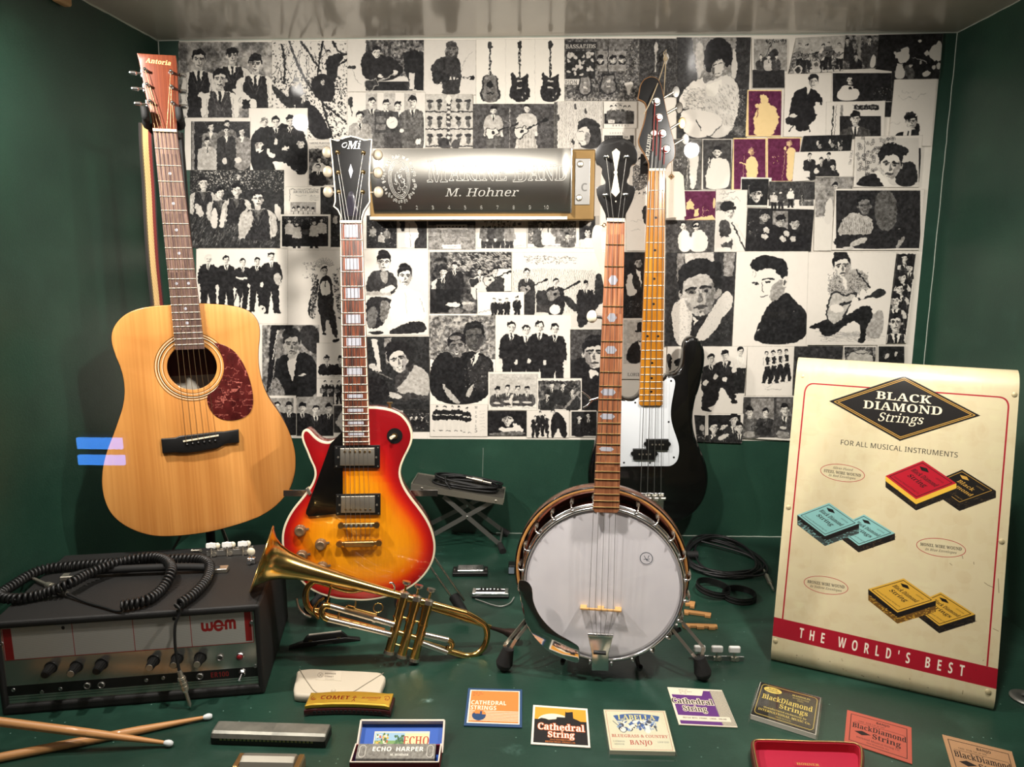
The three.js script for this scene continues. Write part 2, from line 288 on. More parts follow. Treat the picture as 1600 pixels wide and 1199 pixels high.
    if (o.style === 'quiff') poly(hair, pts(-0.3, -0.3, -0.34, -0.62, 0.0, -0.74, 0.34, -0.55, 0.3, -0.3, 0, -0.4));
    if (h > 20) {                                             // larger portraits: brows, sockets, nose, lips, jaw
      for (const q of [-1, 1]) { ell(skin * 0.6, X(q * 0.15, -0.02), Y(q * 0.15, -0.02), h * 0.1, h * 0.06, tilt); ell(skin * 0.95, X(q * 0.15, 0.005), Y(q * 0.15, 0.005), h * 0.06, h * 0.028, tilt); ln(0.06, h * 0.05, pts(q * 0.26, -0.06, q * 0.15, -0.12, q * 0.05, -0.08)); }
      poly(skin * 0.55, pts(s * 0.02, -0.05, s * 0.1, 0.16, s * 0.03, 0.22, -s * 0.05, 0.21)); poly(skin * 0.45, pts(-0.15, 0.3, 0, 0.26, 0.15, 0.3, 0.06, 0.36, -0.06, 0.36)); ell(skin * 0.6, X(0, 0.41), Y(0, 0.41), h * 0.08, h * 0.02, tilt); poly(skin * 0.7, pts(-s * 0.33, 0.08, -s * 0.2, 0.2, -s * 0.17, 0.42, -s * 0.3, 0.28), true, 0.6);
      for (let i = 0; i < 14; i++) { const a = -0.34 + i * 0.05; ln(hair + 0.22, h * 0.012, pts(a, -0.34 - 0.1 * Math.cos(a * 3), a * 1.05 + 0.05, -0.52 + a * a * 0.8)); }
    }
    if (h > 6) {
      for (const q of [-1, 1]) { ln(0.1, h * 0.035, pts(q * 0.24, -0.07, q * 0.14, -0.1, q * 0.07, -0.07)); ell(0.08, X(q * 0.15, 0.0), Y(q * 0.15, 0.0), h * 0.05, h * 0.028, tilt); }
      ln(0.35, h * 0.03, pts(0.01, -0.02, s * 0.05, 0.17, -s * 0.02, 0.2)); ln(0.2, h * 0.04, pts(-0.12, 0.31, 0, 0.3, 0.12, 0.31));
      if (o.smile) poly(0.97, pts(-0.13, 0.27, 0, 0.3, 0.13, 0.27, 0, 0.38));
    }
  };
  const bust = (x, y, h, o = {}) => {                         // head at x, y and body down to y + h * len
    const suit = o.suit ?? 0.06, L = o.len ?? 3, W = (o.w ?? 1.25) * h, sl = o.sleeve ?? suit, b = y + h * L;
    poly(sl, [x - W * 0.35, y + h * 0.62, x - W * 0.85, y + h * 0.85, x - W, y + h * 1.35, x - W * 1.02, b, x + W * 1.02, b, x + W, y + h * 1.35, x + W * 0.85, y + h * 0.85, x + W * 0.35, y + h * 0.62]);
    if (sl !== suit) poly(suit, [x - W * 0.5, y + h * 0.7, x - W * 0.62, y + h * 1.4, x - W * 0.66, b, x + W * 0.66, b, x + W * 0.62, y + h * 1.4, x + W * 0.5, y + h * 0.7], false);
    poly((o.skin ?? 0.9) * 0.8, [x - h * 0.17, y + h * 0.3, x + h * 0.17, y + h * 0.3, x + h * 0.22, y + h * 0.75, x - h * 0.22, y + h * 0.75], false);
    poly(o.shirt ?? 0.95, [x - h * 0.3, y + h * 0.6, x, y + h * 0.72, x + h * 0.3, y + h * 0.6, x + h * 0.12, y + h * 1.2, x, y + h * (o.vee ?? 1.5), x - h * 0.12, y + h * 1.2], false);
    if (o.tie !== false) poly(0.05, [x - h * 0.06, y + h * 0.66, x + h * 0.06, y + h * 0.66, x + h * 0.09, y + h * 1.3, x, y + h * 1.5, x - h * 0.09, y + h * 1.3], false);
    if (h > 8) { for (const q of [-1, 1]) { ln(suit + 0.2, h * 0.035, [x + q * h * 0.34, y + h * 0.66, x + q * h * 0.4, y + h, x + q * h * 0.06, y + h * 1.75], false); ln(sl + (sl > 0.5 ? -0.3 : 0.16), h * 0.03, [x + q * W * 0.7, y + h * 1.1, x + q * W * 0.66, y + h * 1.7, x + q * W * 0.78, y + h * 2.3]); } for (let i = 0; i < 5; i++) { const a = x + (rnd() - 0.5) * W * 1.6, b2 = y + h * (1.4 + rnd()); ln(suit + 0.12, h * 0.025, [a, b2, a + (rnd() - 0.5) * h * 0.4, b2 + h * 0.4]); } }
    head(x, y, h, o);
  };
  const fig = (x, y, H, o = {}) => {                          // standing figure, crown at y, H tall
    const h = H / 7.2, suit = o.suit ?? 0.06, leg = o.legs ?? suit, W = h * (o.w ?? 1.15), c = o.cross ? 1 : 0;
    poly(leg, [x - W * 0.75, y + h * 3.6, x + W * 0.75, y + h * 3.6, x + W * (0.85 - c * 0.5), y + H * 0.97, x + W * (0.25 - c * 0.4), y + H * 0.97, x, y + h * 4.4, x - W * (0.3 + c * 0.3), y + H * 0.97, x - W * (0.9 - c * 0.7), y + H * 0.97], false);
    ell(leg * 0.5, x - W * 0.65, y + H * 0.975, h * 0.42, h * 0.14); ell(leg * 0.5, x + W * 0.65, y + H * 0.975, h * 0.42, h * 0.14);
    poly(suit, [x - W * 0.4, y + h * 1.1, x - W, y + h * 1.45, x - W * 1.15, y + h * 3.4, x - W * 0.85, y + h * 4.0, x + W * 0.85, y + h * 4.0, x + W * 1.15, y + h * 3.4, x + W, y + h * 1.45, x + W * 0.4, y + h * 1.1]);
    if (o.arms) { ln(0.9, h * 0.3, [x - W * 0.7, y + h * 2.5, x, y + h * 2.7, x + W * 0.7, y + h * 2.5]); } else { ell(0.88, x - W * 0.95, y + h * 3.75, h * 0.2, h * 0.28); ell(0.88, x + W * 0.95, y + h * 3.75, h * 0.2, h * 0.28); }
    if (o.shirt !== false) { poly(0.95, [x - h * 0.3, y + h * 1.12, x + h * 0.3, y + h * 1.12, x, y + h * 2.0], false); ln(0.05, h * 0.12, [x, y + h * 1.15, x, y + h * 1.9]); }
    head(x, y + h * 0.55, h, { ...o, s: o.s ?? 1 });
    if (o.gtr) gtr(x - h * 0.5, y + h * 3.0, h * 3.6, o.gtr, o.gt ?? 0.5);
  };
  const gtr = (x, y, L, a, t = 0.5, out = 0.05) => {          // guitar, body at x, y, neck L long at angle a
    const c = Math.cos(a), s = Math.sin(a), P = (u, v) => [x + (u * c - v * s) * L, y + (u * s + v * c) * L], f = (...p) => { const r = []; for (let i = 0; i < p.length; i += 2) r.push(...P(p[i], p[i + 1])); return r; };
    ln(out, L * 0.05, f(0.1, 0, 0.95, 0)); poly(out, f(0.82, -0.05, 1.04, -0.06, 1.04, 0.06, 0.82, 0.05));
    poly(out, f(-0.3, -0.02, -0.22, -0.24, -0.03, -0.2, 0.06, -0.13, 0.2, -0.16, 0.24, 0, 0.2, 0.16, 0.06, 0.13, -0.03, 0.2, -0.22, 0.24));
    poly(t, f(-0.28, -0.02, -0.2, -0.21, -0.03, -0.17, 0.06, -0.1, 0.18, -0.13, 0.21, 0, 0.18, 0.13, 0.06, 0.1, -0.03, 0.17, -0.2, 0.21)); ell(0.05, ...P(0.02, 0), L * 0.06, L * 0.06);
  };
  const upGuitar = (x, y0, y1, t, horns) => {                 // a catalogue picture of an upright guitar
    const H = y1 - y0, w = H * 0.17; ln(0.1, H * 0.03, [x, y0 + 4, x, y1 - H * 0.42]); ell(0.1, x, y0 + H * 0.06, H * 0.035, H * 0.065);
    for (let i = 0; i < 6; i++) rect(0.75, x - 0.8, y0 + H * (0.16 + i * 0.06), x + 0.8, y0 + H * (0.18 + i * 0.06));
    if (horns) poly(0.08, [x - w * 0.9, y1 - H * 0.52, x - w * 0.3, y1 - H * 0.4, x + w * 0.3, y1 - H * 0.4, x + w * 0.9, y1 - H * 0.5, x + w * 0.72, y1 - H * 0.3, x + w * 1.1, y1 - H * 0.12, x + w * 0.5, y1, x - w * 0.5, y1, x - w * 1.1, y1 - H * 0.12, x - w * 0.72, y1 - H * 0.3]);
    else { const b = (q, tt) => poly(tt, [x - w * 0.75 * q, y1 - H * 0.44, x, y1 - H * 0.47, x + w * 0.75 * q, y1 - H * 0.44, x + w * 0.66 * q, y1 - H * 0.27, x + w * 1.05 * q, y1 - H * 0.12, x + w * 0.5 * q, y1 - 0.5, x - w * 0.5 * q, y1 - 0.5, x - w * 1.05 * q, y1 - H * 0.12, x - w * 0.66 * q, y1 - H * 0.27]); b(1.06, 0.08); b(0.85, 0.4); ell(0.05, x, y1 - H * 0.3, H * 0.055, H * 0.055); rect(0.05, x - 5, y1 - H * 0.17, x + 5, y1 - H * 0.145); }
    if (horns) { rect(0.8, x - 4, y1 - H * 0.36, x + 4, y1 - H * 0.33); rect(0.8, x - 4, y1 - H * 0.25, x + 4, y1 - H * 0.22); ell(0.7, x + w * 0.55, y1 - H * 0.14, 1.2, 1.2); ell(0.7, x + w * 0.3, y1 - H * 0.08, 1.2, 1.2); }
  };
  const row = (n, x0, x1, y, h, f) => { for (let i = 0; i < n; i++) f(x0 + (x1 - x0) * (n > 1 ? i / (n - 1) : 0.5), y + (rnd() - 0.5) * h * 0.5, i); };

  // every print: label, outline in the photograph (left, top, right, bottom), drawing
  const list = [];
  const print = (label, q, draw, o = {}) => list.push({ label, q: q.length === 4 ? [q[0], q[1], q[2], q[1], q[2], q[3], q[0], q[3]] : q, draw, o });
  // 4.. backing sheets first
  print('large cream backing sheet behind all the pasted photographs', [280, 63, 1473, 52, 1413, 690, 300, 684, 310, 388], () => { rect(0.97, 270, 40, 1500, 700); for (let i = 0; i < 500; i++) ell(0.86, 280 + rnd() * 1190, 60 + rnd() * 620, 2 + rnd() * 9, 2 + rnd() * 9, 0, 0.08); for (const x of [430, 668, 800, 1150, 1260]) ln(0.8, 0.35, [x, 390, x, 690], false); ln(0.75, 0.4, [306, 389, 1440, 393], false); });

  print('print of four young men in dark waistcoats and ties, by the guitar headstock', [279, 66, 430, 184], () => {
    blot(279, 66, 432, 186, 0.3, 0.85, 0.06, 8); rect(0.3, 282, 68, 293, 110, 0.5); scribble(330, 96, 40); scribble(372, 88, 50);
    bust(363, 88, 24, { sleeve: 0.85, len: 3.2, style: 'mop', s: 1 }); bust(311, 93, 27, { sleeve: 0.88, len: 3.6, s: 1, w: 1.0 }); bust(399, 100, 27, { sleeve: 0.9, len: 2.6, s: -1, style: 'mop', w: 1.15 });
    bust(344, 124, 28, { sleeve: 0.9, len: 2.4, suit: 0.16, s: 1, w: 1.05 }); ell(0.9, 318, 150, 9, 5, 0.4); ell(0.88, 378, 148, 16, 5, 0.5); ell(0.9, 396, 163, 6, 8); ln(0.1, 1.2, [412, 168, 431, 172]);
  });
  print('print of men climbing among bare tree branches', [425, 64, 543, 218], () => {
    rect(0.88, 425, 60, 545, 220); speck(425, 120, 545, 220, 900, 0.1, 1.5); speck(425, 64, 545, 150, 350, 0.12, 1.1);
    for (const p of [[505, 64, 495, 110, 500, 150, 520, 218], [452, 64, 462, 95, 475, 120, 500, 160, 540, 190], [470, 64, 490, 92, 500, 110], [545, 92, 515, 110, 505, 130], [440, 70, 448, 90, 444, 130], [520, 64, 530, 90, 545, 84]]) ln(0.05, 3.2, p);
    for (let i = 0; i < 22; i++) { const x = 430 + rnd() * 110, y = 66 + rnd() * 60; ln(0.08, 0.7, [x, y, x + (rnd() - 0.5) * 26, y + 14, x + (rnd() - 0.5) * 36, y + 26]); }
    poly(0.04, [488, 120, 510, 112, 526, 136, 520, 160, 500, 158, 486, 140]); head(513, 83, 10); poly(0.05, [508, 92, 528, 82, 540, 88, 528, 100, 526, 130, 514, 128, 510, 110]); bust(462, 128, 9, { len: 4 }); head(504, 128, 9); bust(474, 150, 10, { len: 3.5 }); head(480, 178, 9); poly(0.04, [476, 160, 500, 170, 512, 200, 522, 218, 484, 218]);
    poly(0.1, [425, 130, 465, 165, 450, 172, 425, 142]);
  });
  print('white print of five men in black suits kneeling together over small objects', [389, 169, 481, 304], () => {
    rect(0.93, 388, 168, 483, 306);
    poly(0.05, [396, 206, 412, 196, 430, 200, 440, 192, 452, 196, 472, 200, 478, 216, 482, 230, 482, 272, 466, 274, 450, 256, 434, 252, 424, 252, 434, 270, 418, 274, 408, 268, 412, 284, 404, 286, 390, 250, 390, 226], true);
    head(413, 192, 14, { hair: 0.5 }); head(431, 190, 15, { style: 'mop' }); head(453, 188, 15); bust(453, 190, 14, { len: 1.6 }); bust(431, 191, 14, { len: 1.6 });
    head(405, 226, 17, { smile: 1 }); poly(0.93, [398, 232, 412, 234, 406, 240], false); head(470, 224, 16, { s: -1 }); ell(0.9, 446, 232, 7, 3, -0.2); ell(0.9, 424, 242, 6, 4, 0.5); ell(0.85, 432, 222, 3, 5); ell(0.9, 420, 238, 2.5, 5); scribble(404, 290, 16);
  });
  print('print of five men in jackets in a doorway, under the waistcoat quartet', [289, 184, 392, 266], () => {
    rect(0.93, 288, 183, 393, 268); rect(0.06, 299, 190, 391, 266); rect(0.5, 300, 190, 304, 266); speck(305, 190, 391, 220, 90, 0.3, 1);
    for (const [x, y, s] of [[330, 199, 0.45], [355, 195, 0.4], [378, 206, 0.5], [354, 205, 0.12], [324, 222, 0.7]]) bust(x, y, 12, { suit: s, len: 5, s: 1, tie: s > 0.6 });
    ell(0.8, 351, 252, 4, 5); ell(0.85, 372, 250, 6, 4);
  });
  print('dark print of four men in waistcoats lying in long grass', [297, 266, 444, 388], () => {
    rect(0.1, 296, 265, 446, 389); speck(296, 266, 446, 300, 500, 0.55, 1); speck(320, 268, 395, 290, 120, 0.8, 1.2); for (let i = 0; i < 480; i++) { const x = 298 + rnd() * 146, y = 340 + rnd() * 48; ln(0.15 + rnd() * 0.5, 0.4, [x, y, x + 2 + rnd() * 4, y - 5 - rnd() * 6]); }
    for (const [x, y, s] of [[318, 287, 19], [344, 302, 17], [370, 298, 19], [403, 311, 24]]) { bust(x, y, s, { sleeve: 0.75, suit: 0.08, len: 2.7, s: 1, tie: false, shirt: 0.3 }); }
    poly(0.8, [312, 318, 302, 320, 310, 340, 322, 338]); poly(0.85, [334, 318, 328, 350, 338, 360, 342, 336]); poly(0.85, [352, 318, 344, 340, 342, 358, 352, 356]); poly(0.7, [392, 322, 378, 350, 370, 376, 384, 372, 398, 346]); poly(0.85, [428, 316, 440, 324, 438, 350, 430, 336]);
  }, { over: 1 });
  print('small print of two men among leaves under a caption strip', [482, 219, 521, 291], () => { rect(0.92, 481, 218, 522, 292); text('FARONS FLAMINGOS', 502, 224, 4, 0.15); ln(0.4, 0.4, [492, 229, 512, 229], false); blot(483, 233, 521, 289, 0.05, 0.6, 0.3, 3); bust(499, 249, 9, { len: 3, suit: 0.85 }); bust(497, 262, 10, { len: 3 }); });
  print('newspaper cutting with a ruled heading and a small group picture', [447, 292, 503, 341], () => { rect(0.95, 446, 291, 504, 342); ln(0.2, 0.5, [453, 296, 453, 314], false); ln(0.2, 0.5, [453, 296, 498, 296], false); text("ARON'S FLAMINI", 478, 300, 5, 0.15, 'serif'); for (let i = 0; i < 4; i++) ln(0.5, 0.4, [484, 306 + i * 2.4, 499, 306 + i * 2.4], false); ln(0.5, 0.4, [463, 306, 478, 306], false); rect(0.65, 454, 316, 494, 341); row(5, 459, 489, 327, 6, (x, y) => bust(x, y, 6, { suit: 0.85, len: 3 })); });
  print('dark print edge beside the newspaper cutting and the red guitar headstock', [501, 293, 532, 386], () => { rect(0.1, 500, 292, 534, 388); speck(502, 330, 530, 386, 60, 0.4, 1); ell(0.75, 524, 344, 4, 7); ell(0.8, 526, 312, 3, 6); });
  print('white-bordered print of men dancing with towels', [438, 335, 517, 388], () => { rect(0.96, 437, 334, 518, 389); rect(0.05, 441, 338, 513, 385); speck(442, 338, 512, 352, 120, 0.45, 1); for (const [x, y] of [[453, 342], [464, 348], [491, 345], [503, 341]]) fig(x, y, 44, { suit: 0.8, legs: 0.04, shirt: false }); poly(0.2, [466, 358, 488, 358, 478, 370]); });

  print('white print of five men in black suits standing in a row', [307, 389, 450, 506], () => {
    rect(0.93, 300, 388, 455, 510); for (const [x, y, H, h] of [[326, 398, 96, 0.85], [354, 400, 92, 0.04], [380, 404, 86, 0.05], [402, 403, 85, 0.04], [424, 395, 96, 0.05]]) fig(x, y, H, { hair: h, style: 'crop', cross: x === 380, arms: x === 380 });
    ell(0.75, 434, 436, 6, 10); ln(0.05, 2, [372, 448, 366, 472]); ell(0.9, 410, 484, 6, 7); ell(0.05, 411, 482, 2, 1.4);
  });
  print('print of a man in a fur coat and spiky hair striding barefoot', [450, 391, 533, 538], () => {
    rect(0.94, 448, 389, 535, 540); poly(0.1, [494, 432, 478, 492, 490, 494, 500, 440]); for (let i = 0; i < 160; i++) { const y = 428 + rnd() * 70; ell(rnd() < 0.5 ? 0.2 : 0.8, 488 + (y - 428) * -0.05 + rnd() * 8, y, 1.6, 1, rnd() * 3); ell(rnd() < 0.5 ? 0.2 : 0.8, 520 + (y - 428) * 0.14 + rnd() * 7, y, 1.8, 1, rnd() * 3); }
    poly(0.1, [500, 430, 518, 430, 522, 468, 518, 500, 494, 494]); poly(0.95, [502, 438, 514, 438, 518, 462, 500, 462]); poly(0.12, [500, 462, 518, 462, 530, 526, 522, 530, 511, 490, 508, 522, 504, 523, 500, 490]); ell(0.05, 525, 532, 6, 3, -0.3); ell(0.05, 507, 522, 3, 2); head(507, 424, 14, { s: 1 }); ln(0.05, 2, [509, 432, 509, 448]);
    for (let i = 0; i < 16; i++) { const a = -2.8 + i * 0.16; ln(0.15, 0.5, [507 + 7 * Math.cos(a), 420 + 7 * Math.sin(a), 507 + 17 * Math.cos(a), 420 + 17 * Math.sin(a)], false); } speck(474, 408, 494, 436, 60, 0.2, 0.8); speck(526, 418, 534, 430, 20, 0.3, 0.7);
  });
  print('portrait of a man in a dark suit with a pale shirt and pocket handkerchief', [410, 508, 499, 622], () => {
    blot(410, 508, 500, 624, 0.3, 0.75, 0.2, 5); poly(0.04, [424, 508, 434, 508, 424, 620, 416, 620], false); ln(0.9, 1.4, [434, 517, 426, 562], false); rect(0.05, 425, 508, 458, 515); poly(0.12, [468, 508, 500, 508, 500, 560, 470, 540], true);
    poly(0.05, [430, 566, 438, 556, 470, 548, 490, 556, 498, 580, 498, 624, 424, 624, 428, 590]); poly(0.94, [448, 562, 466, 552, 462, 570, 458, 600, 452, 584], true); poly(0.75, [449, 548, 466, 542, 468, 556, 450, 564]);
    head(456, 538, 34, { s: 1, style: 'crop', hair: 0.12, skin: 0.78 }); poly(0.1, [440, 528, 444, 514, 460, 511, 472, 520, 472, 534, 464, 524, 448, 524]); ell(0.85, 473, 586, 7, 1.6, -0.2); poly(0.5, [418, 612, 430, 586, 440, 600, 450, 620, 418, 620]); speck(418, 590, 448, 620, 70, 0.15, 1);
  });
  print('small white print of two men side by side', [495, 536, 536, 591], () => { rect(0.93, 494, 535, 537, 592); bust(511, 562, 11, { len: 2.2 }); bust(532, 562, 11, { len: 2.2 }); ln(0.5, 0.4, [518, 588, 534, 588], false); });
  print('small white print of men playing guitars, beside the red guitar neck', [495, 591, 536, 638], () => { rect(0.93, 494, 590, 537, 640); for (const x of [508, 518, 530]) fig(x, 595, 37, { gtr: -0.2, w: 1.0 }); });
  print('print of two men leaning forward in black suits beside the acoustic guitar', [417, 618, 463, 680], () => { rect(0.92, 416, 617, 464, 682); rect(0.6, 420, 622, 459, 678); bust(433, 636, 14, { len: 3.4 }); bust(452, 636, 14, { len: 3.4 }); });
  print('print of three men leaning forward in black suits near the red guitar horn', [464, 620, 521, 681], () => { rect(0.6, 463, 619, 522, 683); row(3, 473, 514, 638, 14, (x, y) => bust(x, y, 14, { len: 3.6 })); });
  print('narrow dark print touching the red guitar neck near its horn', [522, 634, 536, 676], () => { rect(0.2, 521, 633, 537, 678); poly(0.8, [524, 660, 536, 640, 536, 676], false); });

  print('dark stage print under the left end of the giant harmonica', [573, 337, 620, 388], () => { rect(0.06, 572, 336, 621, 389); speck(574, 338, 620, 386, 140, 0.35, 1); for (const [x, y] of [[583, 353], [604, 356], [596, 362]]) fig(x, y, 30, { suit: 0.4 + rnd() * 0.4, legs: 0.1, shirt: false }); });
  print('print of a person in a white jacket under the giant harmonica', [621, 337, 667, 388], () => { rect(0.85, 620, 336, 668, 389); rect(0.12, 648, 336, 668, 389); poly(0.08, [624, 336, 634, 340, 632, 365, 626, 360]); poly(0.95, [634, 346, 650, 344, 656, 370, 648, 376, 646, 388, 632, 388]); ln(0.2, 0.6, [640, 350, 642, 386]); });
  print('print of a grey amplifier with a row of knobs', [669, 337, 743, 390], () => { blot(668, 336, 744, 392, 0.45, 0.65, 0.9, 4); rect(0.08, 669, 337, 743, 352); rect(0.85, 682, 351, 730, 358); for (let i = 0; i < 8; i++) ell(0.1, 686 + i * 5.5, 354.5, 1.2, 1.2); ln(0.35, 0.6, [669, 370, 743, 370], false); rect(0.93, 691, 382, 721, 389); ln(0.4, 0.5, [698, 385.5, 714, 385.5], false); });
  print('print of four men in checked jackets outside a building', [745, 338, 823, 388], () => { rect(0.9, 744, 337, 824, 389); for (let i = 0; i < 5; i++) for (let j = 0; j < 2; j++) rect(0.3, 778 + i * 8, 340 + j * 8, 782 + i * 8, 345 + j * 8); for (const [x, s] of [[759, 0.4], [770, 0.2], [782, 0.3], [796, 0.55]]) fig(x, 344, 60, { suit: s, w: 1.0, legs: 0.15 }); scribble(804, 385, 14); });
  print('print of a group with a palm tree and a caption line', [824, 338, 905, 387], () => { rect(0.94, 823, 337, 906, 388); rect(0.4, 825, 339, 900, 381); speck(826, 340, 900, 381, 130, 0.8, 1.5); bust(844, 351, 9, { len: 4, suit: 0.3 }); bust(857, 350, 9, { len: 4, suit: 0.9 }); bust(887, 369, 9, { len: 2, suit: 0.3 }); ell(0.5, 868, 362, 7, 8); ln(0.05, 1.2, [885, 340, 878, 360], false); ln(0.35, 0.6, [834, 384.5, 892, 384.5], false); });
  print('print of two men close together beside the banjo headstock', [905, 338, 936, 388], () => { rect(0.85, 904, 337, 938, 390); rect(0.15, 905, 338, 930, 386); head(919, 348, 12, { smile: 1 }); bust(918, 364, 13, { len: 2, suit: 0.9, tie: false }); });
  print('print of two young men in open shirts, one kneeling', [567, 390, 670, 524], () => {
    rect(0.91, 566, 389, 671, 525); poly(0.15, [578, 428, 586, 422, 606, 422, 620, 432, 622, 452, 610, 462, 572, 460, 572, 444]); poly(0.7, [573, 455, 610, 455, 612, 462, 573, 462], false); head(600, 410, 28, { style: 'quiff', s: -1 }); poly(0.6, [592, 424, 608, 424, 604, 446, 598, 440]); ell(0.9, 606, 452, 13, 5, -0.3);
    poly(0.08, [573, 463, 614, 464, 610, 480, 600, 510, 575, 516, 572, 490]); poly(0.35, [574, 480, 592, 478, 588, 512, 574, 514]); poly(0.45, [594, 468, 610, 470, 606, 500, 594, 506]);
    poly(0.96, [612, 460, 628, 452, 650, 452, 664, 468, 668, 498, 650, 500, 632, 505, 612, 506, 608, 490]); ln(0.4, 0.4, [634, 456, 636, 490]); ln(0.3, 0.5, [656, 466, 664, 488]); head(633, 432, 30, { style: 'quiff', s: 1, skin: 0.95 }); poly(0.95, [604, 505, 630, 500, 640, 508, 606, 520]); poly(0.08, [632, 505, 662, 500, 669, 520, 630, 522, 600, 522]); ell(0.06, 588, 520, 12, 3);
  });
  print('print of a beat group with drums in a brick cellar', [671, 393, 799, 490], () => {
    blot(672, 394, 799, 490, 0.02, 0.5, 0.2, 9); for (let i = 0; i < 300; i++) ell(0.75, 700 + rnd() * 98, 395 + rnd() * 44 * (0.5 + rnd() * 0.5), 2.2, 0.8, 0.4, 0.8); rect(0.9, 770, 420, 799, 455);
    bust(693, 425, 15, { suit: 0.1, sleeve: 0.85, len: 3 }); bust(710, 416, 12, { len: 4 }); bust(750, 425, 11, { len: 4, suit: 0.85 }); bust(774, 424, 11, { len: 4, suit: 0.12 }); gtr(742, 440, 34, -0.45, 0.1, 0.7); gtr(765, 438, 36, -0.4, 0.8); rect(0.03, 672, 452, 720, 488, 0.9); ell(0.9, 708, 476, 12, 4); ell(0.5, 732, 478, 10, 8); ell(0.8, 730, 474, 9, 2.4); ell(0.4, 712, 486, 12, 5); ln(0.1, 1, [744, 450, 746, 488], false);
  });
  print('print of a guitar group in front of pale curtains', [800, 394, 944, 515], () => {
    rect(0.9, 799, 393, 946, 516); for (let i = 0; i < 50; i++) ln(0.55, 0.6, [802 + i * 2.6, 420 + Math.abs(i - 20) * 0.1, 802 + i * 2.6, 490], false); for (let i = 0; i < 120; i++) ell(0.4, 820 + rnd() * 80, 400 + rnd() * 12, 1.4, 0.5); poly(0.1, [930, 424, 944, 430, 944, 480, 928, 470]); 
    bust(823, 427, 13, { len: 6, suit: 0.12, w: 1.0 }); bust(868, 441, 11, { len: 5 }); bust(915, 445, 11, { len: 6 }); poly(0.12, [838, 452, 866, 456, 866, 490, 846, 488, 836, 470]); poly(0.1, [876, 460, 892, 464, 910, 486, 896, 488, 884, 474]); gtr(822, 452, 36, -0.45, 0.5); gtr(866, 460, 44, -0.45, 0.45); ell(0.93, 867, 484, 9, 8); rect(0.85, 894, 490, 944, 512); poly(0.08, [905, 470, 940, 455, 944, 462, 915, 512, 900, 512]); rect(0.2, 838, 476, 858, 488);
  });
  print('small white print of four men on a terrace', [746, 456, 819, 505], () => { rect(0.94, 745, 455, 820, 506); for (const [x, H] of [[772, 36], [782, 34], [792, 36], [808, 39]]) fig(x, 506 - H - 4, H, { w: 1.1 }); for (let i = 0; i < 3; i++) ln(0.25, 0.5, [748, 488 + i * 8, 770, 484 + i * 8], false); });
  print('large print of a laughing man with a guitar in a pale jacket', [573, 526, 672, 641], () => {
    rect(0.1, 572, 525, 673, 642); poly(0.85, [580, 530, 590, 530, 596, 580, 592, 582], false); poly(0.5, [600, 528, 612, 528, 612, 560, 604, 570], false); poly(0.2, [622, 580, 640, 570, 662, 580, 671, 610, 671, 630, 620, 628, 616, 600]); poly(0.72, [622, 602, 644, 568, 662, 576, 672, 588, 672, 622, 640, 612, 634, 616, 620, 612], true); poly(0.2, [618, 600, 646, 566, 650, 570, 624, 606]);
    head(622, 562, 40, { s: 1, tilt: -0.25, smile: 1, skin: 0.85, style: 'crop' }); poly(0.06, [600, 548, 606, 534, 624, 530, 640, 538, 645, 556, 638, 560, 630, 546, 606, 552]); ell(0.8, 585, 574, 9, 5, 0.5); ell(0.8, 616, 618, 13, 5, 0.2); ln(0.4, 2, [586, 580, 612, 592], false); poly(0.06, [574, 586, 600, 590, 612, 612, 600, 630, 576, 632]); poly(0.1, [634, 622, 672, 626, 672, 640, 636, 636]);
  });
  print('print of two men huddled together in winter coats', [671, 493, 774, 633], () => {
    blot(671, 493, 776, 560, 0.25, 0.85, 0.3, 6); poly(0.05, [671, 570, 690, 548, 712, 552, 740, 548, 762, 556, 774, 570, 764, 632, 672, 632]); poly(0.12, [730, 552, 772, 560, 764, 620, 732, 600]); poly(0.9, [734, 560, 752, 545, 744, 566, 738, 574]); ln(0.05, 2.2, [741, 556, 738, 572]);
    head(741, 527, 42, { skin: 0.3, style: 'crop', s: 1, hair: 0.03 }); head(714, 541, 36, { skin: 0.5, s: -1, style: 'crop', smile: 1 }); ell(0.5, 712, 528, 10, 4); ln(0.6, 1, [705, 550, 712, 556, 722, 552]); poly(0.7, [690, 596, 704, 612, 722, 630, 712, 632, 696, 616], true); poly(0.75, [728, 612, 742, 596, 738, 612, 730, 624]); speck(726, 570, 770, 610, 60, 0.5, 0.9);
  });
  print('white print of four men standing in dark suits, the two outer ones turned', [774, 492, 893, 596], () => { rect(0.93, 773, 491, 894, 597); for (const [x, y, H] of [[799, 503, 118], [822, 508, 112], [843, 502, 120], [867, 506, 116]]) fig(x, y, H, { w: 1.05, style: 'crop' }); scribble(780, 560, 12, 0.6); });
  print('portrait of a plump man in a bow tie, partly behind the banjo neck', [891, 515, 940, 642], () => { rect(0.1, 890, 514, 942, 643); rect(0.22, 892, 516, 938, 562); poly(0.06, [892, 563, 915, 556, 940, 570, 940, 640, 892, 640]); head(929, 552, 48, { s: -1, skin: 0.85, style: 'crop' }); poly(0.93, [918, 576, 936, 580, 934, 596, 922, 592]); poly(0.04, [924, 588, 938, 586, 936, 600, 926, 598]); });
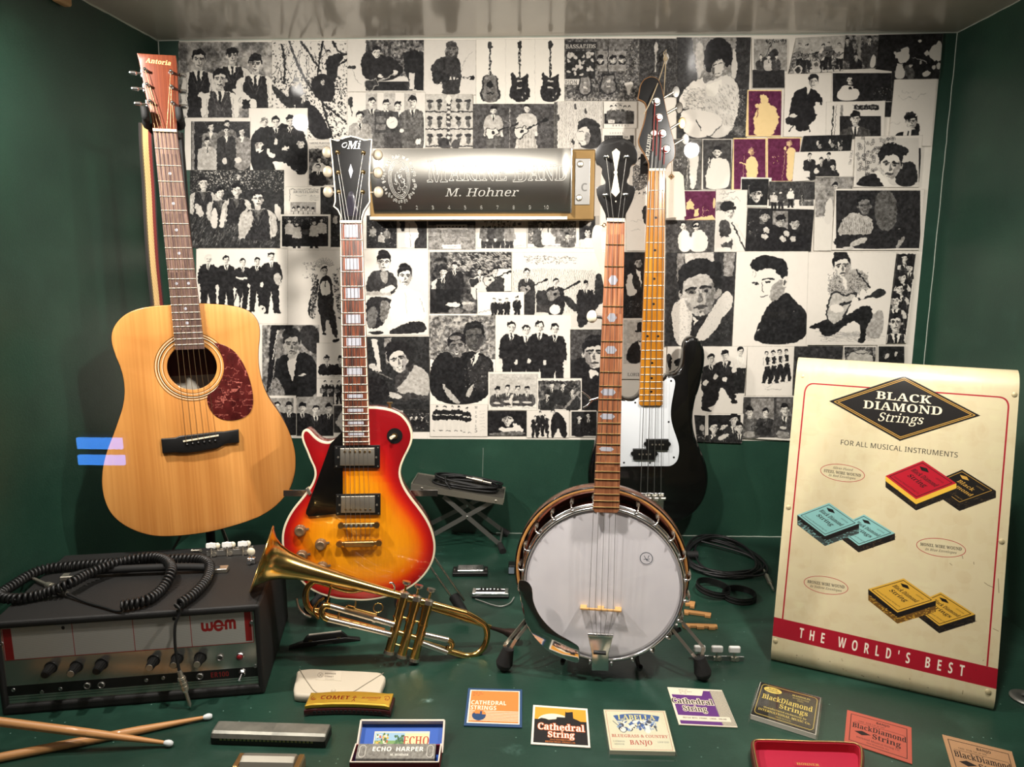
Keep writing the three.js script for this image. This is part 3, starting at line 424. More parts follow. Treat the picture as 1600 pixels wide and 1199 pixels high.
  print('signed print of four men in waistcoats with a caption line', [763, 581, 845, 641], () => { rect(0.95, 762, 580, 846, 642); rect(0.78, 765, 584, 841, 631); for (let i = 0; i < 5; i++) scribble(772 + rnd() * 40, 588 + rnd() * 10, 24, 0.5); row(4, 778, 824, 609, 10, (x, y, i) => { bust(x, y, 10, { len: 2.6, suit: 0.2, sleeve: i === 2 ? 0.9 : 0.25 }); ell(0.85, x, y + 20, 8, 2); }); ln(0.4, 0.5, [768, 635.5, 806, 635.5], false); ln(0.4, 0.5, [816, 637.5, 838, 637.5], false); });
  print('grainy dark print of a group in coats crouching by a log', [839, 591, 909, 642], () => { rect(0.93, 838, 590, 910, 643); blot(841, 595, 907, 638, 0.08, 0.55, 0.35, 7); for (const [x, y] of [[862, 602], [879, 602], [855, 618], [894, 612]]) bust(x, y, 9, { len: 3.5, suit: 0.1 }); ln(0.55, 4, [884, 636, 904, 612], false); });
  print('small dark print above the corner of the red guitar body', [630, 640, 672, 674], () => { rect(0.1, 629, 639, 673, 675); speck(632, 645, 670, 670, 50, 0.5, 1.2); for (const x of [642, 650, 660]) bust(x, 652, 5, { len: 3 }); });
  print('white print of five men beside letters stacked in a column', [672, 632, 762, 682], () => { rect(0.93, 671, 631, 763, 683); for (const [x, y] of [[683, 634], [695, 634], [707, 634], [717, 634], [729, 637]]) fig(x, y, 40, { legs: 0.9, w: 1.2, shirt: false, arms: 1, style: 'crop' }); ['M', 'I', 'G', 'I', 'L', '5'].forEach((c, i) => text(c, 744, 637 + i * 7.2, i === 5 ? 9 : 5, 0.1, 'serif')); for (let i = 0; i < 7; i++) scribble(750, 642 + i * 5, 8, 0.55); });
  print('print of a smiling woman resting on her folded arms', [762, 642, 823, 681], () => { rect(0.06, 761, 641, 824, 682); poly(0.94, [776, 674, 786, 664, 800, 660, 814, 664, 822, 678], true); head(793, 655, 22, { smile: 1, style: 'long' }); poly(0.4, [764, 676, 820, 673, 822, 680, 764, 681]); });
  print('print of several men bending over a stand', [823, 641, 889, 684], () => { rect(0.92, 822, 640, 890, 686); for (const [x, y, H] of [[836, 650, 34], [844, 642, 40], [852, 648, 30]]) fig(x, y, H, {}); poly(0.06, [862, 646, 872, 642, 886, 660, 886, 684, 878, 684, 872, 664, 866, 684, 860, 684]); head(864, 644, 8); ln(0.05, 2, [856, 656, 856, 684], false); });
  print('dark print of two men behind the banjo neck', [891, 641, 932, 683], () => { rect(0.92, 890, 640, 934, 685); rect(0.07, 893, 643, 932, 681); bust(905, 652, 9, { len: 3.4 }); bust(919, 650, 9, { len: 3.4 }); speck(893, 664, 930, 680, 12, 0.6, 0.7); });

  print('print of a dark-haired man in a leather jacket playing guitar beside an amplifier', [543, 63, 663, 144], () => {
    rect(0.86, 542, 60, 664, 146); blot(572, 62, 662, 120, 0.08, 0.7, 0.3, 2); poly(0.05, [630, 84, 648, 78, 662, 82, 662, 142, 645, 140, 632, 112], false); rect(0.05, 572, 128, 645, 142); for (let i = 0; i < 5; i++) ln(0.6, 0.4, [632 + i * 2.5, 130, 640 + i * 2.5, 142], false);
    poly(0.06, [566, 88, 578, 76, 600, 88, 614, 90, 628, 104, 634, 114, 610, 128, 570, 126, 564, 105]); head(589, 83, 18, { s: 1 }); gtr(582, 132, 42, -0.42, 0.12, 0.6); ell(0.9, 595, 120, 4, 3); ell(0.88, 618, 113, 4, 3); ell(0.1, 550, 106, 7, 2.5); ln(0.3, 0.5, [552, 110, 556, 130, 566, 132]); rect(0.85, 640, 114, 648, 140); 
  });
  print('print of a long-haired guitarist against a pale wall', [663, 63, 744, 149], () => {
    rect(0.88, 662, 60, 745, 150); ln(0.5, 0.4, [740, 80, 724, 92, 722, 112]); poly(0.14, [672, 104, 690, 88, 718, 88, 722, 120, 716, 148, 690, 146, 694, 112, 676, 118]); head(706, 78, 22, { style: 'long', hair: 0.2, skin: 0.5 }); gtr(690, 122, 50, 0.0, 0.1, 0.05); for (let i = 0; i < 6; i++) rect(0.85, 702 + i * 6, 121, 705 + i * 6, 124.5); poly(0.15, [690, 140, 718, 138, 720, 148, 690, 148]); ell(0.85, 672, 120, 3, 7); for (let i = 0; i < 4; i++) ell(0.85, 680 + rnd() * 20, 128 + rnd() * 8, 0.8, 0.8);
  });
  print('catalogue page of three guitars standing upright on white', [744, 62, 882, 163], () => { rect(0.95, 743, 60, 883, 165); ln(0.75, 0.4, [790, 62, 790, 162], false); ln(0.75, 0.4, [836, 62, 836, 162], false); upGuitar(766, 66, 161, 0.4, false); upGuitar(812, 65, 160, 0.1, true); upGuitar(860, 65, 160, 0.1, true); });
  print('print of five men in suits holding up a framed disc', [543, 145, 665, 232], () => {
    rect(0.88, 542, 144, 666, 233); for (const x of [572, 600, 632]) rect(0.7, x, 146, x + 18, 200); ell(0.1, 548, 160, 4, 8); ln(0.1, 1, [549, 166, 551, 182]); bust(604, 164, 14, { len: 6, suit: 0.2 }); bust(622, 167, 14, { len: 5, suit: 0.2, s: 1 }); bust(582, 161, 15, { len: 6, suit: 0.35 }); bust(645, 160, 17, { len: 5, suit: 0.3, w: 1.05 }); bust(563, 183, 15, { len: 4, suit: 0.6 });
    rect(0.18, 586, 175, 622, 208); rect(0.35, 588, 182, 603, 192); rect(0.4, 588, 195, 603, 203); ell(0.88, 613, 192, 9, 9); ln(0.4, 0.4, [610, 194, 616, 189]); ell(0.9, 654, 222, 4, 5); ell(0.9, 628, 205, 3, 4); 
  });
  print('print of a shop wall crowded with guitars', [665, 148, 739, 232], () => { rect(0.75, 664, 147, 740, 233); for (let r = 0; r < 3; r++) for (let i = 0; i < 5; i++) { const x = 672 + i * 15, y = 152 + r * 27; ell(0.15, x, y + 6, 5, 3); ln(0.15, 1.6, [x, y + 8, x, y + 20], false); rect(0.12, x - 8, y + 22, x + 8, y + 24); ell(0.3, x, y + 14, 3.4, 5); } ell(0.9, 701, 156, 4, 7); rect(0.2, 698, 163, 704, 232); for (let i = 0; i < 8; i++) rect(0.85, 698.5, 166 + i * 8, 703.5, 170 + i * 8); ell(0.15, 694, 224, 9, 8); ell(0.2, 712, 226, 7, 7); });
  print('print of a man and woman singing with pale guitars', [739, 163, 866, 233], () => { rect(0.24, 738, 162, 868, 234); fig(771, 167, 84, { suit: 0.7, legs: 0.3, w: 1.2 }); fig(823, 164, 88, { suit: 0.78, legs: 0.6, w: 1.3, shirt: false }); poly(0.75, [812, 200, 834, 200, 840, 233, 804, 233], false); for (let i = 0; i < 6; i++) ln(0.4, 0.5, [814 + i * 4, 205, 810 + i * 5.4, 233], false); gtr(770, 208, 42, -0.35, 0.85, 0.05); gtr(815, 206, 44, -0.45, 0.85, 0.05); ln(0.7, 0.7, [797, 170, 796, 232], false); ln(0.7, 0.5, [780, 186, 797, 194], false); });
  print('print of record sleeves with guitars standing in a row before them', [882, 61, 998, 158], () => {
    blot(882, 60, 998, 160, 0.15, 0.6, 0.5, 1); rect(0.12, 883, 66, 932, 78); text('BASSARIDS', 907, 73, 8.5, 0.92, 'serif'); rect(0.1, 884, 80, 930, 124); for (let i = 0; i < 26; i++) ell(0.8, 888 + rnd() * 38, 82 + rnd() * 38, 2, 3.6, rnd() * 3); rect(0.4, 933, 62, 984, 78); rect(0.55, 933, 80, 978, 112); for (const x of [938, 958, 972]) { head(x, 94, 13, { style: 'long' }); } rect(0.85, 882, 124, 905, 133); text('RION', 892, 129, 8, 0.1); text('Mc', 931, 130, 8, 0.1);
    const lp = (x, y, q, t) => { ln(0.08, 1.6, [x, 72, x, y]); poly(0.08, [x - 10 * q, y - 4, x, y, x + 8 * q, y - 6, x + 10 * q, y + 8, x + 15 * q, y + 22, x, y + 34, x - 15 * q, y + 22, x - 9 * q, y + 8]); poly(t, [x - 8 * q, y, x, y + 3, x + 7 * q, y - 2, x + 8 * q, y + 9, x + 12 * q, y + 22, x, y + 31, x - 12 * q, y + 22, x - 7 * q, y + 9]); rect(0.8, x - 3, y + 8, x + 3, y + 11); rect(0.8, x - 3, y + 16, x + 3, y + 19); };
    lp(914, 120, 0.9, 0.5); lp(950, 118, 1.15, 0.4); poly(0.85, [975, 128, 990, 128, 986, 138, 984, 150, 980, 150, 978, 138]); speck(883, 154, 998, 160, 160, 0.7, 1.2);
  });
  print('dark mottled print behind the bass headstock', [998, 61, 1057, 152], () => { blot(997, 60, 1058, 154, 0.1, 0.3, 0.8, 11); ln(0.75, 2.4, [1025, 70, 1024, 112]); ell(0.8, 1025, 75, 3, 8); ell(0.82, 1040, 92, 4, 8); ln(0.75, 1, [1040, 82, 1040, 90]); });
  print('print of a long-haired face against wooden planks', [866, 159, 942, 233], () => { rect(0.85, 865, 158, 943, 234); for (let i = 0; i < 34; i++) { const x = 866 + i * 2.3; ln(0.35 + rnd() * 0.4, 0.5, [x, 160, x + (rnd() - 0.5), 233], false); } for (const [x, y] of [[872, 184], [899, 167], [915, 174], [895, 222]]) ell(0.2, x, y, 2, 4.5); rect(0.3, 866, 160, 871, 233); poly(0.12, [901, 200, 905, 188, 920, 184, 936, 192, 940, 215, 938, 233, 905, 233, 903, 212]); poly(0.85, [903, 204, 915, 196, 923, 205, 922, 222, 912, 229, 906, 226, 901, 212]); ln(0.1, 1, [905, 206, 912, 206]); ln(0.15, 0.8, [905, 220, 911, 221]); poly(0.5, [914, 205, 923, 208, 921, 224, 914, 228]); });
  print('small print of five men titled with a name strip, above the banjo', [943, 159, 995, 201], () => { rect(0.93, 942, 158, 996, 202); rect(0.06, 944, 178, 990, 194); row(5, 955, 983, 168, 6, (x, y) => bust(x, y, 6, { len: 4, suit: 0.25 })); rect(0.93, 950, 188, 960, 193); text('THE', 955, 190.5, 4, 0.1); for (let i = 0; i < 7; i++) text('BARONS '[i], 958 + i * 4.6, 197, 4, 0.15); ln(0.4, 0.5, [958, 162, 974, 162], false); });
  print('narrow print with a spaced name strip touching the banjo headstock', [941, 201, 992, 234], () => { rect(0.92, 940, 200, 993, 236); text('S  H  O  R  E  S', 963, 209, 3.4, 0.2); rect(0.12, 944, 212, 990, 236); rect(0.93, 973, 212, 984, 218); text('THE', 978, 215, 4, 0.1); for (let i = 0; i < 12; i++) ln(0.45, 0.5, [946 + i * 3, 214, 946 + i * 3, 234], false); });
  print('white print of a man in a patterned jacket between the banjo and bass', [978, 238, 1011, 392], () => { rect(0.93, 974, 236, 1013, 394); rect(0.3, 980, 236, 986, 250); bust(1000, 252, 9, { len: 5, suit: 0.4, w: 1.3 }); for (let i = 0; i < 120; i++) ell(rnd() < 0.5 ? 0.15 : 0.85, 990 + rnd() * 20, 262 + rnd() * 48, 1.3, 0.8, rnd() * 3); scribble(984, 346, 18, 0.5); scribble(986, 360, 14, 0.5); poly(0.1, [1003, 324, 1012, 320, 1012, 352, 1004, 350]); });

  print('large print of a woman with a dark bobbed haircut and knitted top', [1057, 59, 1173, 59, 1166, 217, 1057, 217], () => {
    rect(0.14, 1056, 57, 1174, 219); poly(0.55, [1080, 59, 1150, 59, 1146, 150, 1092, 140], false); poly(0.8, [1084, 70, 1098, 62, 1100, 110, 1090, 128], true); poly(0.85, [1146, 66, 1152, 100, 1150, 128, 1140, 118], true); poly(0.14, [1057, 59, 1080, 59, 1086, 125, 1062, 150, 1057, 150], false); ell(0.95, 1063, 77, 0.1, 0.1);
    poly(0.93, [1062, 150, 1080, 128, 1098, 122, 1112, 122, 1112, 160, 1120, 172, 1070, 172, 1060, 165]); poly(0.4, [1094, 126, 1110, 115, 1118, 124, 1108, 134]);
    poly(0.88, [1100, 132, 1112, 126, 1136, 116, 1150, 128, 1156, 150, 1150, 190, 1136, 216, 1100, 216, 1100, 160]); poly(0.95, [1102, 132, 1116, 130, 1128, 122, 1126, 140, 1114, 154, 1104, 150]);
    for (let i = 0; i < 260; i++) { const x = 1100 + rnd() * 54, y = 132 + rnd() * 62; if (x < 1126 - (y - 120) * 0.3 && y < 154) continue; ln(0.45, 0.4, [x, y, x + 1.4, y + 3]); } for (let i = 0; i < 150; i++) { const x = 1066 + rnd() * 34, y = 138 + rnd() * 32; ln(0.3, 0.4, [x, y, x + 2.4, y + 1]); }
    poly(0.94, [1064, 172, 1090, 170, 1122, 180, 1130, 190, 1108, 216, 1074, 216, 1062, 190]); ln(0.1, 1.2, [1087, 188, 1092, 198, 1095, 204]); ln(0.2, 1, [1128, 196, 1114, 208, 1106, 216]); speck(1152, 140, 1164, 190, 120, 0.5, 0.8); for (let i = 0; i < 60; i++) ln(0.4, 0.4, [1140 + rnd() * 24, 196 + rnd() * 18, 1150 + rnd() * 18, 196 + rnd() * 18], false);
    poly(0.85, [1112, 102, 1126, 92, 1131, 104, 1128, 116, 1120, 122, 1113, 114], true); poly(0.04, [1100, 100, 1099, 82, 1106, 64, 1122, 58, 1138, 64, 1145, 82, 1142, 102, 1134, 107, 1130, 96, 1124, 92, 1110, 102, 1112, 114, 1104, 114]); ln(0.05, 1, [1114, 103, 1119, 101]); ln(0.05, 1, [1122, 101, 1127, 100]); ln(0.15, 0.9, [1117, 116, 1123, 115]); poly(0.3, [1112, 104, 1117, 106, 1116, 118, 1112, 114]);
  });
  print('print of three men on a hay cart under a bare tree', [1174, 61, 1229, 139], () => { rect(0.93, 1173, 59, 1231, 141); rect(0.6, 1177, 62, 1229, 112); rect(0.08, 1175, 110, 1225, 138); poly(0.15, [1202, 80, 1212, 76, 1216, 84, 1212, 90, 1214, 110, 1186, 110, 1190, 88, 1200, 92]); for (const x of [1188, 1200, 1212]) bust(x, 90, 6, { len: 3.6, suit: x === 1200 ? 0.8 : 0.2 }); ln(0.1, 1, [1194, 92, 1208, 62], false); speck(1196, 62, 1228, 68, 30, 0.1, 1.2); });
  print('purple colour print of a man in a cream suit singing into a microphone', [1167, 141, 1221, 141, 1219, 214, 1164, 214], () => { rect(1, 1160, 139, 1223, 216); rect(0.12, 1169, 143, 1220, 212); speck(1170, 144, 1190, 212, 40, 0.4, 1.2); poly(0.98, [1176, 188, 1182, 172, 1186, 160, 1200, 162, 1212, 168, 1218, 190, 1210, 200, 1209, 213, 1176, 213, 1178, 200]); poly(0.98, [1188, 148, 1196, 146, 1202, 152, 1198, 164, 1189, 164, 1186, 156]); poly(0.1, [1190, 146, 1197, 144, 1202, 150, 1200, 156, 1196, 150]); ln(0.15, 1, [1184, 166, 1182, 184]); ell(0.98, 1182, 166, 3, 4); }, { tint: 1 });
  print('slanted print of a beat group on a low stage, beside the hay cart print', [1243, 60, 1322, 56, 1316, 112, 1231, 117], () => { rect(0.75, 1228, 54, 1324, 119); blot(1230, 84, 1320, 117, 0.15, 0.8, 0.5, 2); for (const [x, y, s] of [[1249, 68, 0.6], [1260, 70, 0.7], [1285, 70, 0.92], [1293, 66, 0.3], [1310, 68, 0.85]]) fig(x, y, 44, { suit: s, legs: 0.08, shirt: false, gtr: -0.3 }); ell(0.85, 1246, 110, 6, 7); ell(0.12, 1246, 110, 4, 5); rect(0.8, 1268, 96, 1280, 114); ell(0.4, 1274, 102, 3, 3); row(6, 1268, 1316, 112, 4, (x, y) => ell(0.85, x, y, 4, 3)); }, {});
  print('print of a crowded bar scene with a man in a dark jacket', [1320, 56, 1372, 56, 1368, 107, 1315, 109], () => { blot(1312, 54, 1374, 110, 0.1, 0.7, 0.25, 4); rect(0.6, 1338, 56, 1344, 106); rect(0.5, 1348, 60, 1356, 90); bust(1357, 62, 9, { len: 5, suit: 0.2 }); bust(1336, 88, 8, { len: 3 }); bust(1323, 64, 8, { len: 4, suit: 0.12 }); poly(0.9, [1356, 106, 1362, 84, 1368, 88, 1366, 107]); }, {});
  print('dark print of a singer at a microphone with a round stage lamp', [1372, 55, 1472, 53, 1466, 124, 1398, 124, 1394, 183, 1381, 183, 1366, 124], () => {
    rect(0.06, 1360, 50, 1475, 186); poly(0.9, [1470, 62, 1456, 72, 1448, 84, 1452, 92, 1466, 98, 1472, 90]); ell(0.95, 1436, 66, 2.6, 2.6); ell(0.9, 1447, 84, 3.5, 4.5); poly(0.88, [1394, 78, 1404, 70, 1418, 71, 1420, 88, 1417, 98, 1406, 100, 1398, 90]); poly(0.1, [1394, 80, 1396, 70, 1412, 68, 1420, 74, 1408, 76, 1402, 84]); poly(0.88, [1400, 98, 1410, 100, 1414, 124, 1396, 124, 1398, 112]); poly(0.3, [1410, 102, 1424, 104, 1430, 124, 1414, 124]); ell(0.85, 1421, 104, 2.4, 2.6); ln(0.7, 1, [1424, 92, 1442, 92, 1446, 100]); ell(0.7, 1437, 98, 2, 3); ell(0.85, 1446, 116, 6, 4, -0.4); ell(0.85, 1458, 106, 3, 3); ell(0.85, 1465, 104, 3, 5);
  });
  print('white print of a man seated on a stool in a black suit', [1226, 116, 1300, 116, 1297, 215, 1223, 214], () => { rect(0.94, 1220, 114, 1302, 217); poly(0.04, [1254, 138, 1262, 136, 1280, 146, 1286, 160, 1278, 172, 1272, 190, 1262, 194, 1262, 206, 1242, 206, 1244, 196, 1228, 196, 1226, 186, 1234, 180, 1232, 168, 1240, 144]); ln(0.05, 2, [1240, 194, 1232, 206], false); ln(0.05, 2, [1260, 194, 1264, 206], false); ell(0.93, 1278, 172, 6, 12, -0.3); ell(0.9, 1239, 181, 6, 3.4); poly(0.95, [1259, 136, 1266, 138, 1262, 148], false); head(1270, 128, 20, { s: -1, style: 'crop' }); });
  print('dark print of a man with an eye patch and white jacket', [1299, 113, 1367, 109, 1392, 112, 1392, 160, 1297, 160], () => { rect(0.93, 1294, 106, 1400, 162); rect(0.06, 1300, 115, 1394, 159); poly(0.92, [1306, 158, 1308, 142, 1320, 132, 1334, 138, 1342, 142, 1340, 158], true); head(1327, 126, 14, { s: 1, style: 'crop' }); ell(0.03, 1331, 126, 3, 2.2); ell(0.04, 1327, 139, 3, 2); speck(1362, 138, 1392, 158, 30, 0.5, 0.8); });
  print('print of a young man in a suit in front of a door and sign', [1290, 160, 1382, 158, 1380, 217, 1289, 218], () => { rect(0.93, 1286, 156, 1384, 220); ln(0.1, 1.4, [1302, 166, 1298, 214], false); ln(0.2, 0.6, [1306, 166, 1302, 214], false); rect(0.5, 1312, 164, 1316, 184); rect(0.06, 1332, 165, 1372, 172); speck(1336, 167, 1368, 170, 40, 0.9, 0.7); rect(0.08, 1311, 182, 1375, 214); bust(1335, 186, 20, { len: 1.6, suit: 0.25, style: 'mop' }); });
  print('signed white portrait of a man in profile at the top right', [1396, 125, 1463, 124, 1453, 229, 1386, 229], () => { rect(0.94, 1380, 120, 1468, 232); scribble(1402, 152, 44, 0.55); scribble(1408, 144, 20, 0.6); scribble(1380, 194, 24, 0.6); poly(0.05, [1416, 206, 1398, 208, 1396, 222, 1438, 222, 1434, 206, 1424, 202]); poly(0.93, [1410, 202, 1424, 200, 1420, 222, 1409, 222]); ln(0.05, 2, [1418, 206, 1415, 220]); poly(0.06, [1424, 196, 1434, 192, 1436, 204, 1432, 212]); head(1422, 190, 24, { s: 1, style: 'mop', tilt: -0.1 }); poly(0.94, [1428, 222, 1440, 222, 1436, 208], false); });
  print('pale print of a singer in a white suit beside the bass headstock', [1052, 218, 1096, 218, 1094, 297, 1052, 297], () => { rect(0.3, 1050, 216, 1098, 298); poly(0.94, [1074, 232, 1084, 230, 1092, 240, 1090, 262, 1086, 296, 1077, 296, 1077, 262]); head(1080, 226, 11, { skin: 0.95, hair: 0.3 }); ln(0.85, 0.8, [1075, 240, 1072, 296], false); speck(1055, 240, 1072, 262, 14, 0.7, 1.2); });
  print('print of a man singing with raised hand against dark grey', [1097, 218, 1144, 218, 1141, 297, 1095, 297], () => { rect(0.93, 1093, 216, 1146, 299); rect(0.2, 1098, 219, 1142, 296); poly(0.95, [1100, 276, 1106, 262, 1110, 248, 1126, 246, 1140, 252, 1140, 290, 1130, 296, 1102, 296, 1104, 284]); head(1120, 238, 17, { skin: 0.96, s: -1, style: 'crop' }); ell(0.95, 1109, 252, 3, 5); ln(0.1, 1.2, [1110, 246, 1108, 262]); });
  print('purple colour print of a singer in cream pointing with one hand', [1145, 216, 1198, 216, 1195, 297, 1142, 297], () => { rect(1, 1138, 214, 1200, 299); rect(0.14, 1146, 218, 1195, 296); poly(0.98, [1166, 282, 1164, 252, 1172, 244, 1180, 246, 1184, 256, 1182, 278, 1178, 284, 1168, 284], true); rect(0.98, 1166, 262, 1179, 282); head(1173, 238, 11, { skin: 0.98, hair: 0.6 }); ln(0.98, 2, [1166, 258, 1156, 254], false); ln(0.7, 0.7, [1162, 240, 1160, 284], false); }, { tint: 1 });
  print('purple colour print of a singer in cream holding a microphone stand', [1198, 215, 1252, 215, 1240, 284, 1196, 284], () => { rect(1, 1194, 213, 1254, 286); rect(0.16, 1199, 217, 1249, 283); poly(0.98, [1228, 232, 1238, 230, 1244, 238, 1240, 262, 1238, 283, 1228, 283, 1228, 258]); head(1232, 226, 10, { skin: 0.98, hair: 0.6 }); ln(0.8, 0.7, [1226, 234, 1221, 282], false); ell(0.98, 1226, 232, 2, 4); speck(1206, 244, 1220, 256, 10, 0.8, 1); }, { tint: 1 });
  print('black stage print above the white print of four musicians', [1255, 213, 1331, 211, 1328, 238, 1250, 238], () => { rect(0.05, 1246, 209, 1334, 240); for (const [x, y] of [[1277, 224], [1296, 222], [1309, 226]]) { ell(0.85, x, y, 2, 4); ell(0.6, x + 3, y + 6, 3, 3); } speck(1290, 220, 1316, 236, 30, 0.7, 0.8); });
  print('white print of four musicians around a table', [1241, 238, 1333, 236, 1331, 278, 1274, 282, 1237, 284], () => { rect(0.93, 1232, 233, 1336, 286); for (const [x, y, l] of [[1264, 244, 4.4], [1282, 251, 3.4], [1294, 243, 4.4], [1300, 261, 2]]) bust(x, y, 8, { len: l, suit: 0.08 }); poly(0.08, [1254, 262, 1272, 268, 1300, 262, 1304, 275, 1276, 280, 1262, 284]); rect(0.93, 1254, 268, 1264, 278); ell(0.9, 1274, 268, 4, 4); text('The TOLEDO 4', 1329, 240, 5, 0.2, 'serif', -1.5); });
  print('portrait of a young man before patterned wallpaper', [1335, 214, 1440, 212, 1434, 293, 1332, 293], () => {
    rect(0.93, 1328, 208, 1444, 296); rect(0.85, 1336, 216, 1434, 290); for (let i = 0; i < 90; i++) { const x = 1337 + rnd() * 60, y = 216 + rnd() * 60; g.strokeStyle = k(0.2); g.lineWidth = 1; const [cx, cy] = at(x, y); g.beginPath(); g.arc(cx, cy, 4, 0, 7); g.stroke(); ell(0.2, x, y, 0.9, 0.9); } ln(0.2, 0.8, [1349, 216, 1351, 276], false); poly(0.08, [1400, 262, 1412, 252, 1430, 254, 1434, 292, 1395, 292]); rect(0.06, 1434, 232, 1437, 285);
    poly(0.06, [1334, 292, 1340, 282, 1362, 268, 1378, 280, 1398, 292], true); poly(0.95, [1364, 268, 1374, 268, 1392, 290, 1380, 292], false); head(1390, 258, 46, { s: 1, style: 'crop', tilt: 0.1 }); poly(0.06, [1370, 250, 1372, 232, 1386, 222, 1402, 226, 1418, 232, 1416, 244, 1400, 244, 1384, 240, 1376, 254]);
  });
  print('small white-bordered print of a face half in darkness', [1157, 277, 1205, 278, 1199, 324, 1155, 323], () => { rect(0.95, 1152, 275, 1207, 326); rect(0.05, 1158, 280, 1200, 321); head(1181, 304, 24, { s: -1, skin: 0.88, style: 'long', hair: 0.02 }); ln(0.6, 0.8, [1169, 290, 1168, 300, 1171, 310]); });
  print('print of a group on stage with a man in a white jacket', [1201, 284, 1274, 284, 1271, 328, 1197, 326], () => { rect(0.93, 1194, 281, 1276, 330); rect(0.15, 1198, 284, 1272, 312); for (let i = 0; i < 24; i++) ln(0.35, 0.4, [1202 + i * 2.4, 285, 1202 + i * 2.4, 310], false); rect(0.3, 1200, 312, 1270, 322); for (const [x, y, s] of [[1208, 299, 0.8], [1219, 299, 0.2], [1234, 294, 0.95]]) fig(x, y, 31, { suit: s, legs: 0.06, shirt: false }); rect(0.92, 1240, 312, 1248, 322); ln(0.9, 0.7, [1256, 314, 1266, 314], false); ln(0.9, 0.7, [1252, 306, 1252, 324], false); });
  print('purple colour print of a group on stage near the paper tag', [1068, 299, 1118, 299, 1117, 344, 1070, 345], () => { rect(0.15, 1066, 297, 1120, 347); fig(1078, 309, 34, { suit: 0.98, legs: 0.1, shirt: false }); rect(0.98, 1084, 327, 1091, 338); ln(0.95, 0.8, [1100, 329, 1108, 329], false); ln(0.9, 0.7, [1098, 323, 1097, 340], false); ell(0.98, 1115, 318, 2, 8); poly(0.98, [1070, 344, 1112, 336, 1118, 344], false); }, { tint: 1 });
  print('print of a flute player in a bowler hat with hand lettering above', [1118, 297, 1167, 297, 1164, 394, 1115, 394], () => { rect(0.92, 1112, 295, 1170, 396); scribble(1122, 301, 26, 0.3); scribble(1124, 303, 22, 0.3); scribble(1126, 311, 30, 0.3); scribble(1128, 309, 26, 0.3); rect(0.55, 1118, 316, 1130, 330); poly(0.88, [1120, 350, 1132, 342, 1144, 345, 1148, 380, 1152, 394, 1116, 394, 1118, 376]); poly(0.2, [1122, 346, 1134, 342, 1140, 352, 1146, 392, 1128, 392, 1124, 366]); head(1139, 333, 17, { s: 1, style: 'crop' }); poly(0.06, [1124, 330, 1126, 318, 1134, 314, 1144, 316, 1147, 322, 1140, 328]); ell(0.06, 1137, 327, 12, 3, -0.15); ell(0.92, 1146, 366, 8, 5, -0.5); ln(0.15, 2, [1143, 348, 1164, 392], false); ln(0.85, 2.4, [1149, 350, 1166, 380], false); poly(0.88, [1119, 372, 1142, 368, 1144, 376, 1120, 384]); rect(0.93, 1119, 387, 1141, 393); });
  print('print of two men in white, one with dark glasses', [1040, 344, 1117, 345, 1114, 394, 1040, 394], () => { rect(0.22, 1036, 342, 1119, 396); for (let i = 0; i < 30; i++) ln(0.4, 0.4, [1042 + rnd() * 74, 344 + rnd() * 10, 1042 + rnd() * 74, 370 + rnd() * 20], false); poly(0.95, [1058, 368, 1066, 358, 1078, 362, 1080, 394, 1060, 394]); poly(0.96, [1078, 372, 1084, 360, 1096, 358, 1106, 372, 1104, 394, 1076, 394]); head(1067, 354, 13, { style: 'crop' }); head(1087, 354, 14, { style: 'crop' }); rect(0.04, 1082, 352, 1092, 355); });
  print('dark print of three men in polo necks with folded hands', [1168, 325, 1271, 328, 1266, 393, 1163, 393], () => { rect(0.06, 1160, 323, 1273, 395); rect(0.3, 1186, 328, 1194, 350); rect(0.5, 1206, 330, 1230, 362); for (const [x, y] of [[1194, 338], [1219, 347], [1241, 349]]) head(x, y, 19, { s: 1, skin: 0.72, style: 'mop' }); poly(0.04, [1190, 352, 1206, 350, 1240, 362, 1262, 366, 1266, 392, 1180, 392], true); for (const [x, y] of [[1196, 360], [1194, 370], [1228, 365], [1222, 373], [1238, 374]]) ell(0.78, x, y, 5.5, 4, rnd()); speck(1168, 345, 1184, 370, 16, 0.6, 1); });
  print('faded print of a seated figure beside the piano player', [1273, 276, 1333, 276, 1330, 296, 1302, 300, 1298, 392, 1270, 392], () => { rect(0.9, 1266, 274, 1336, 394); blot(1273, 277, 1332, 338, 0.45, 0.7, 0.12, 2); for (let i = 0; i < 26; i++) ln(0.5, 0.4, [1273 + i * 1.3, 310, 1273 + i * 1.3, 332 + rnd() * 10], false); poly(0.86, [1288, 316, 1300, 306, 1300, 350, 1286, 352]); head(1303, 292, 12, { skin: 0.85 }); });
  print('dark print of a man in a pale shirt leaning on a piano', [1304, 295, 1443, 296, 1434, 391, 1298, 391], () => { rect(0.93, 1294, 292, 1446, 394); rect(0.09, 1305, 298, 1436, 388); poly(0.3, [1364, 298, 1400, 298, 1400, 360, 1366, 362], true); poly(0.7, [1307, 364, 1312, 346, 1330, 330, 1346, 336, 1362, 342, 1364, 360, 1352, 372, 1310, 368]); for (let i = 0; i < 14; i++) ln(0.3, 0.5, [1314 + i * 3.4, 340 + rnd() * 8, 1316 + i * 3.4, 364], false); head(1349, 322, 28, { s: 1, skin: 0.42, style: 'crop', hair: 0.02, tilt: -0.15 }); poly(0.08, [1302, 368, 1360, 366, 1434, 362, 1434, 389, 1300, 389]); ell(0.75, 1340, 378, 14, 5, -0.4); ell(0.75, 1324, 388, 9, 3); poly(0.6, [1408, 368, 1414, 370, 1404, 388, 1396, 388]); ell(0.6, 1403, 358, 1.4, 1); });
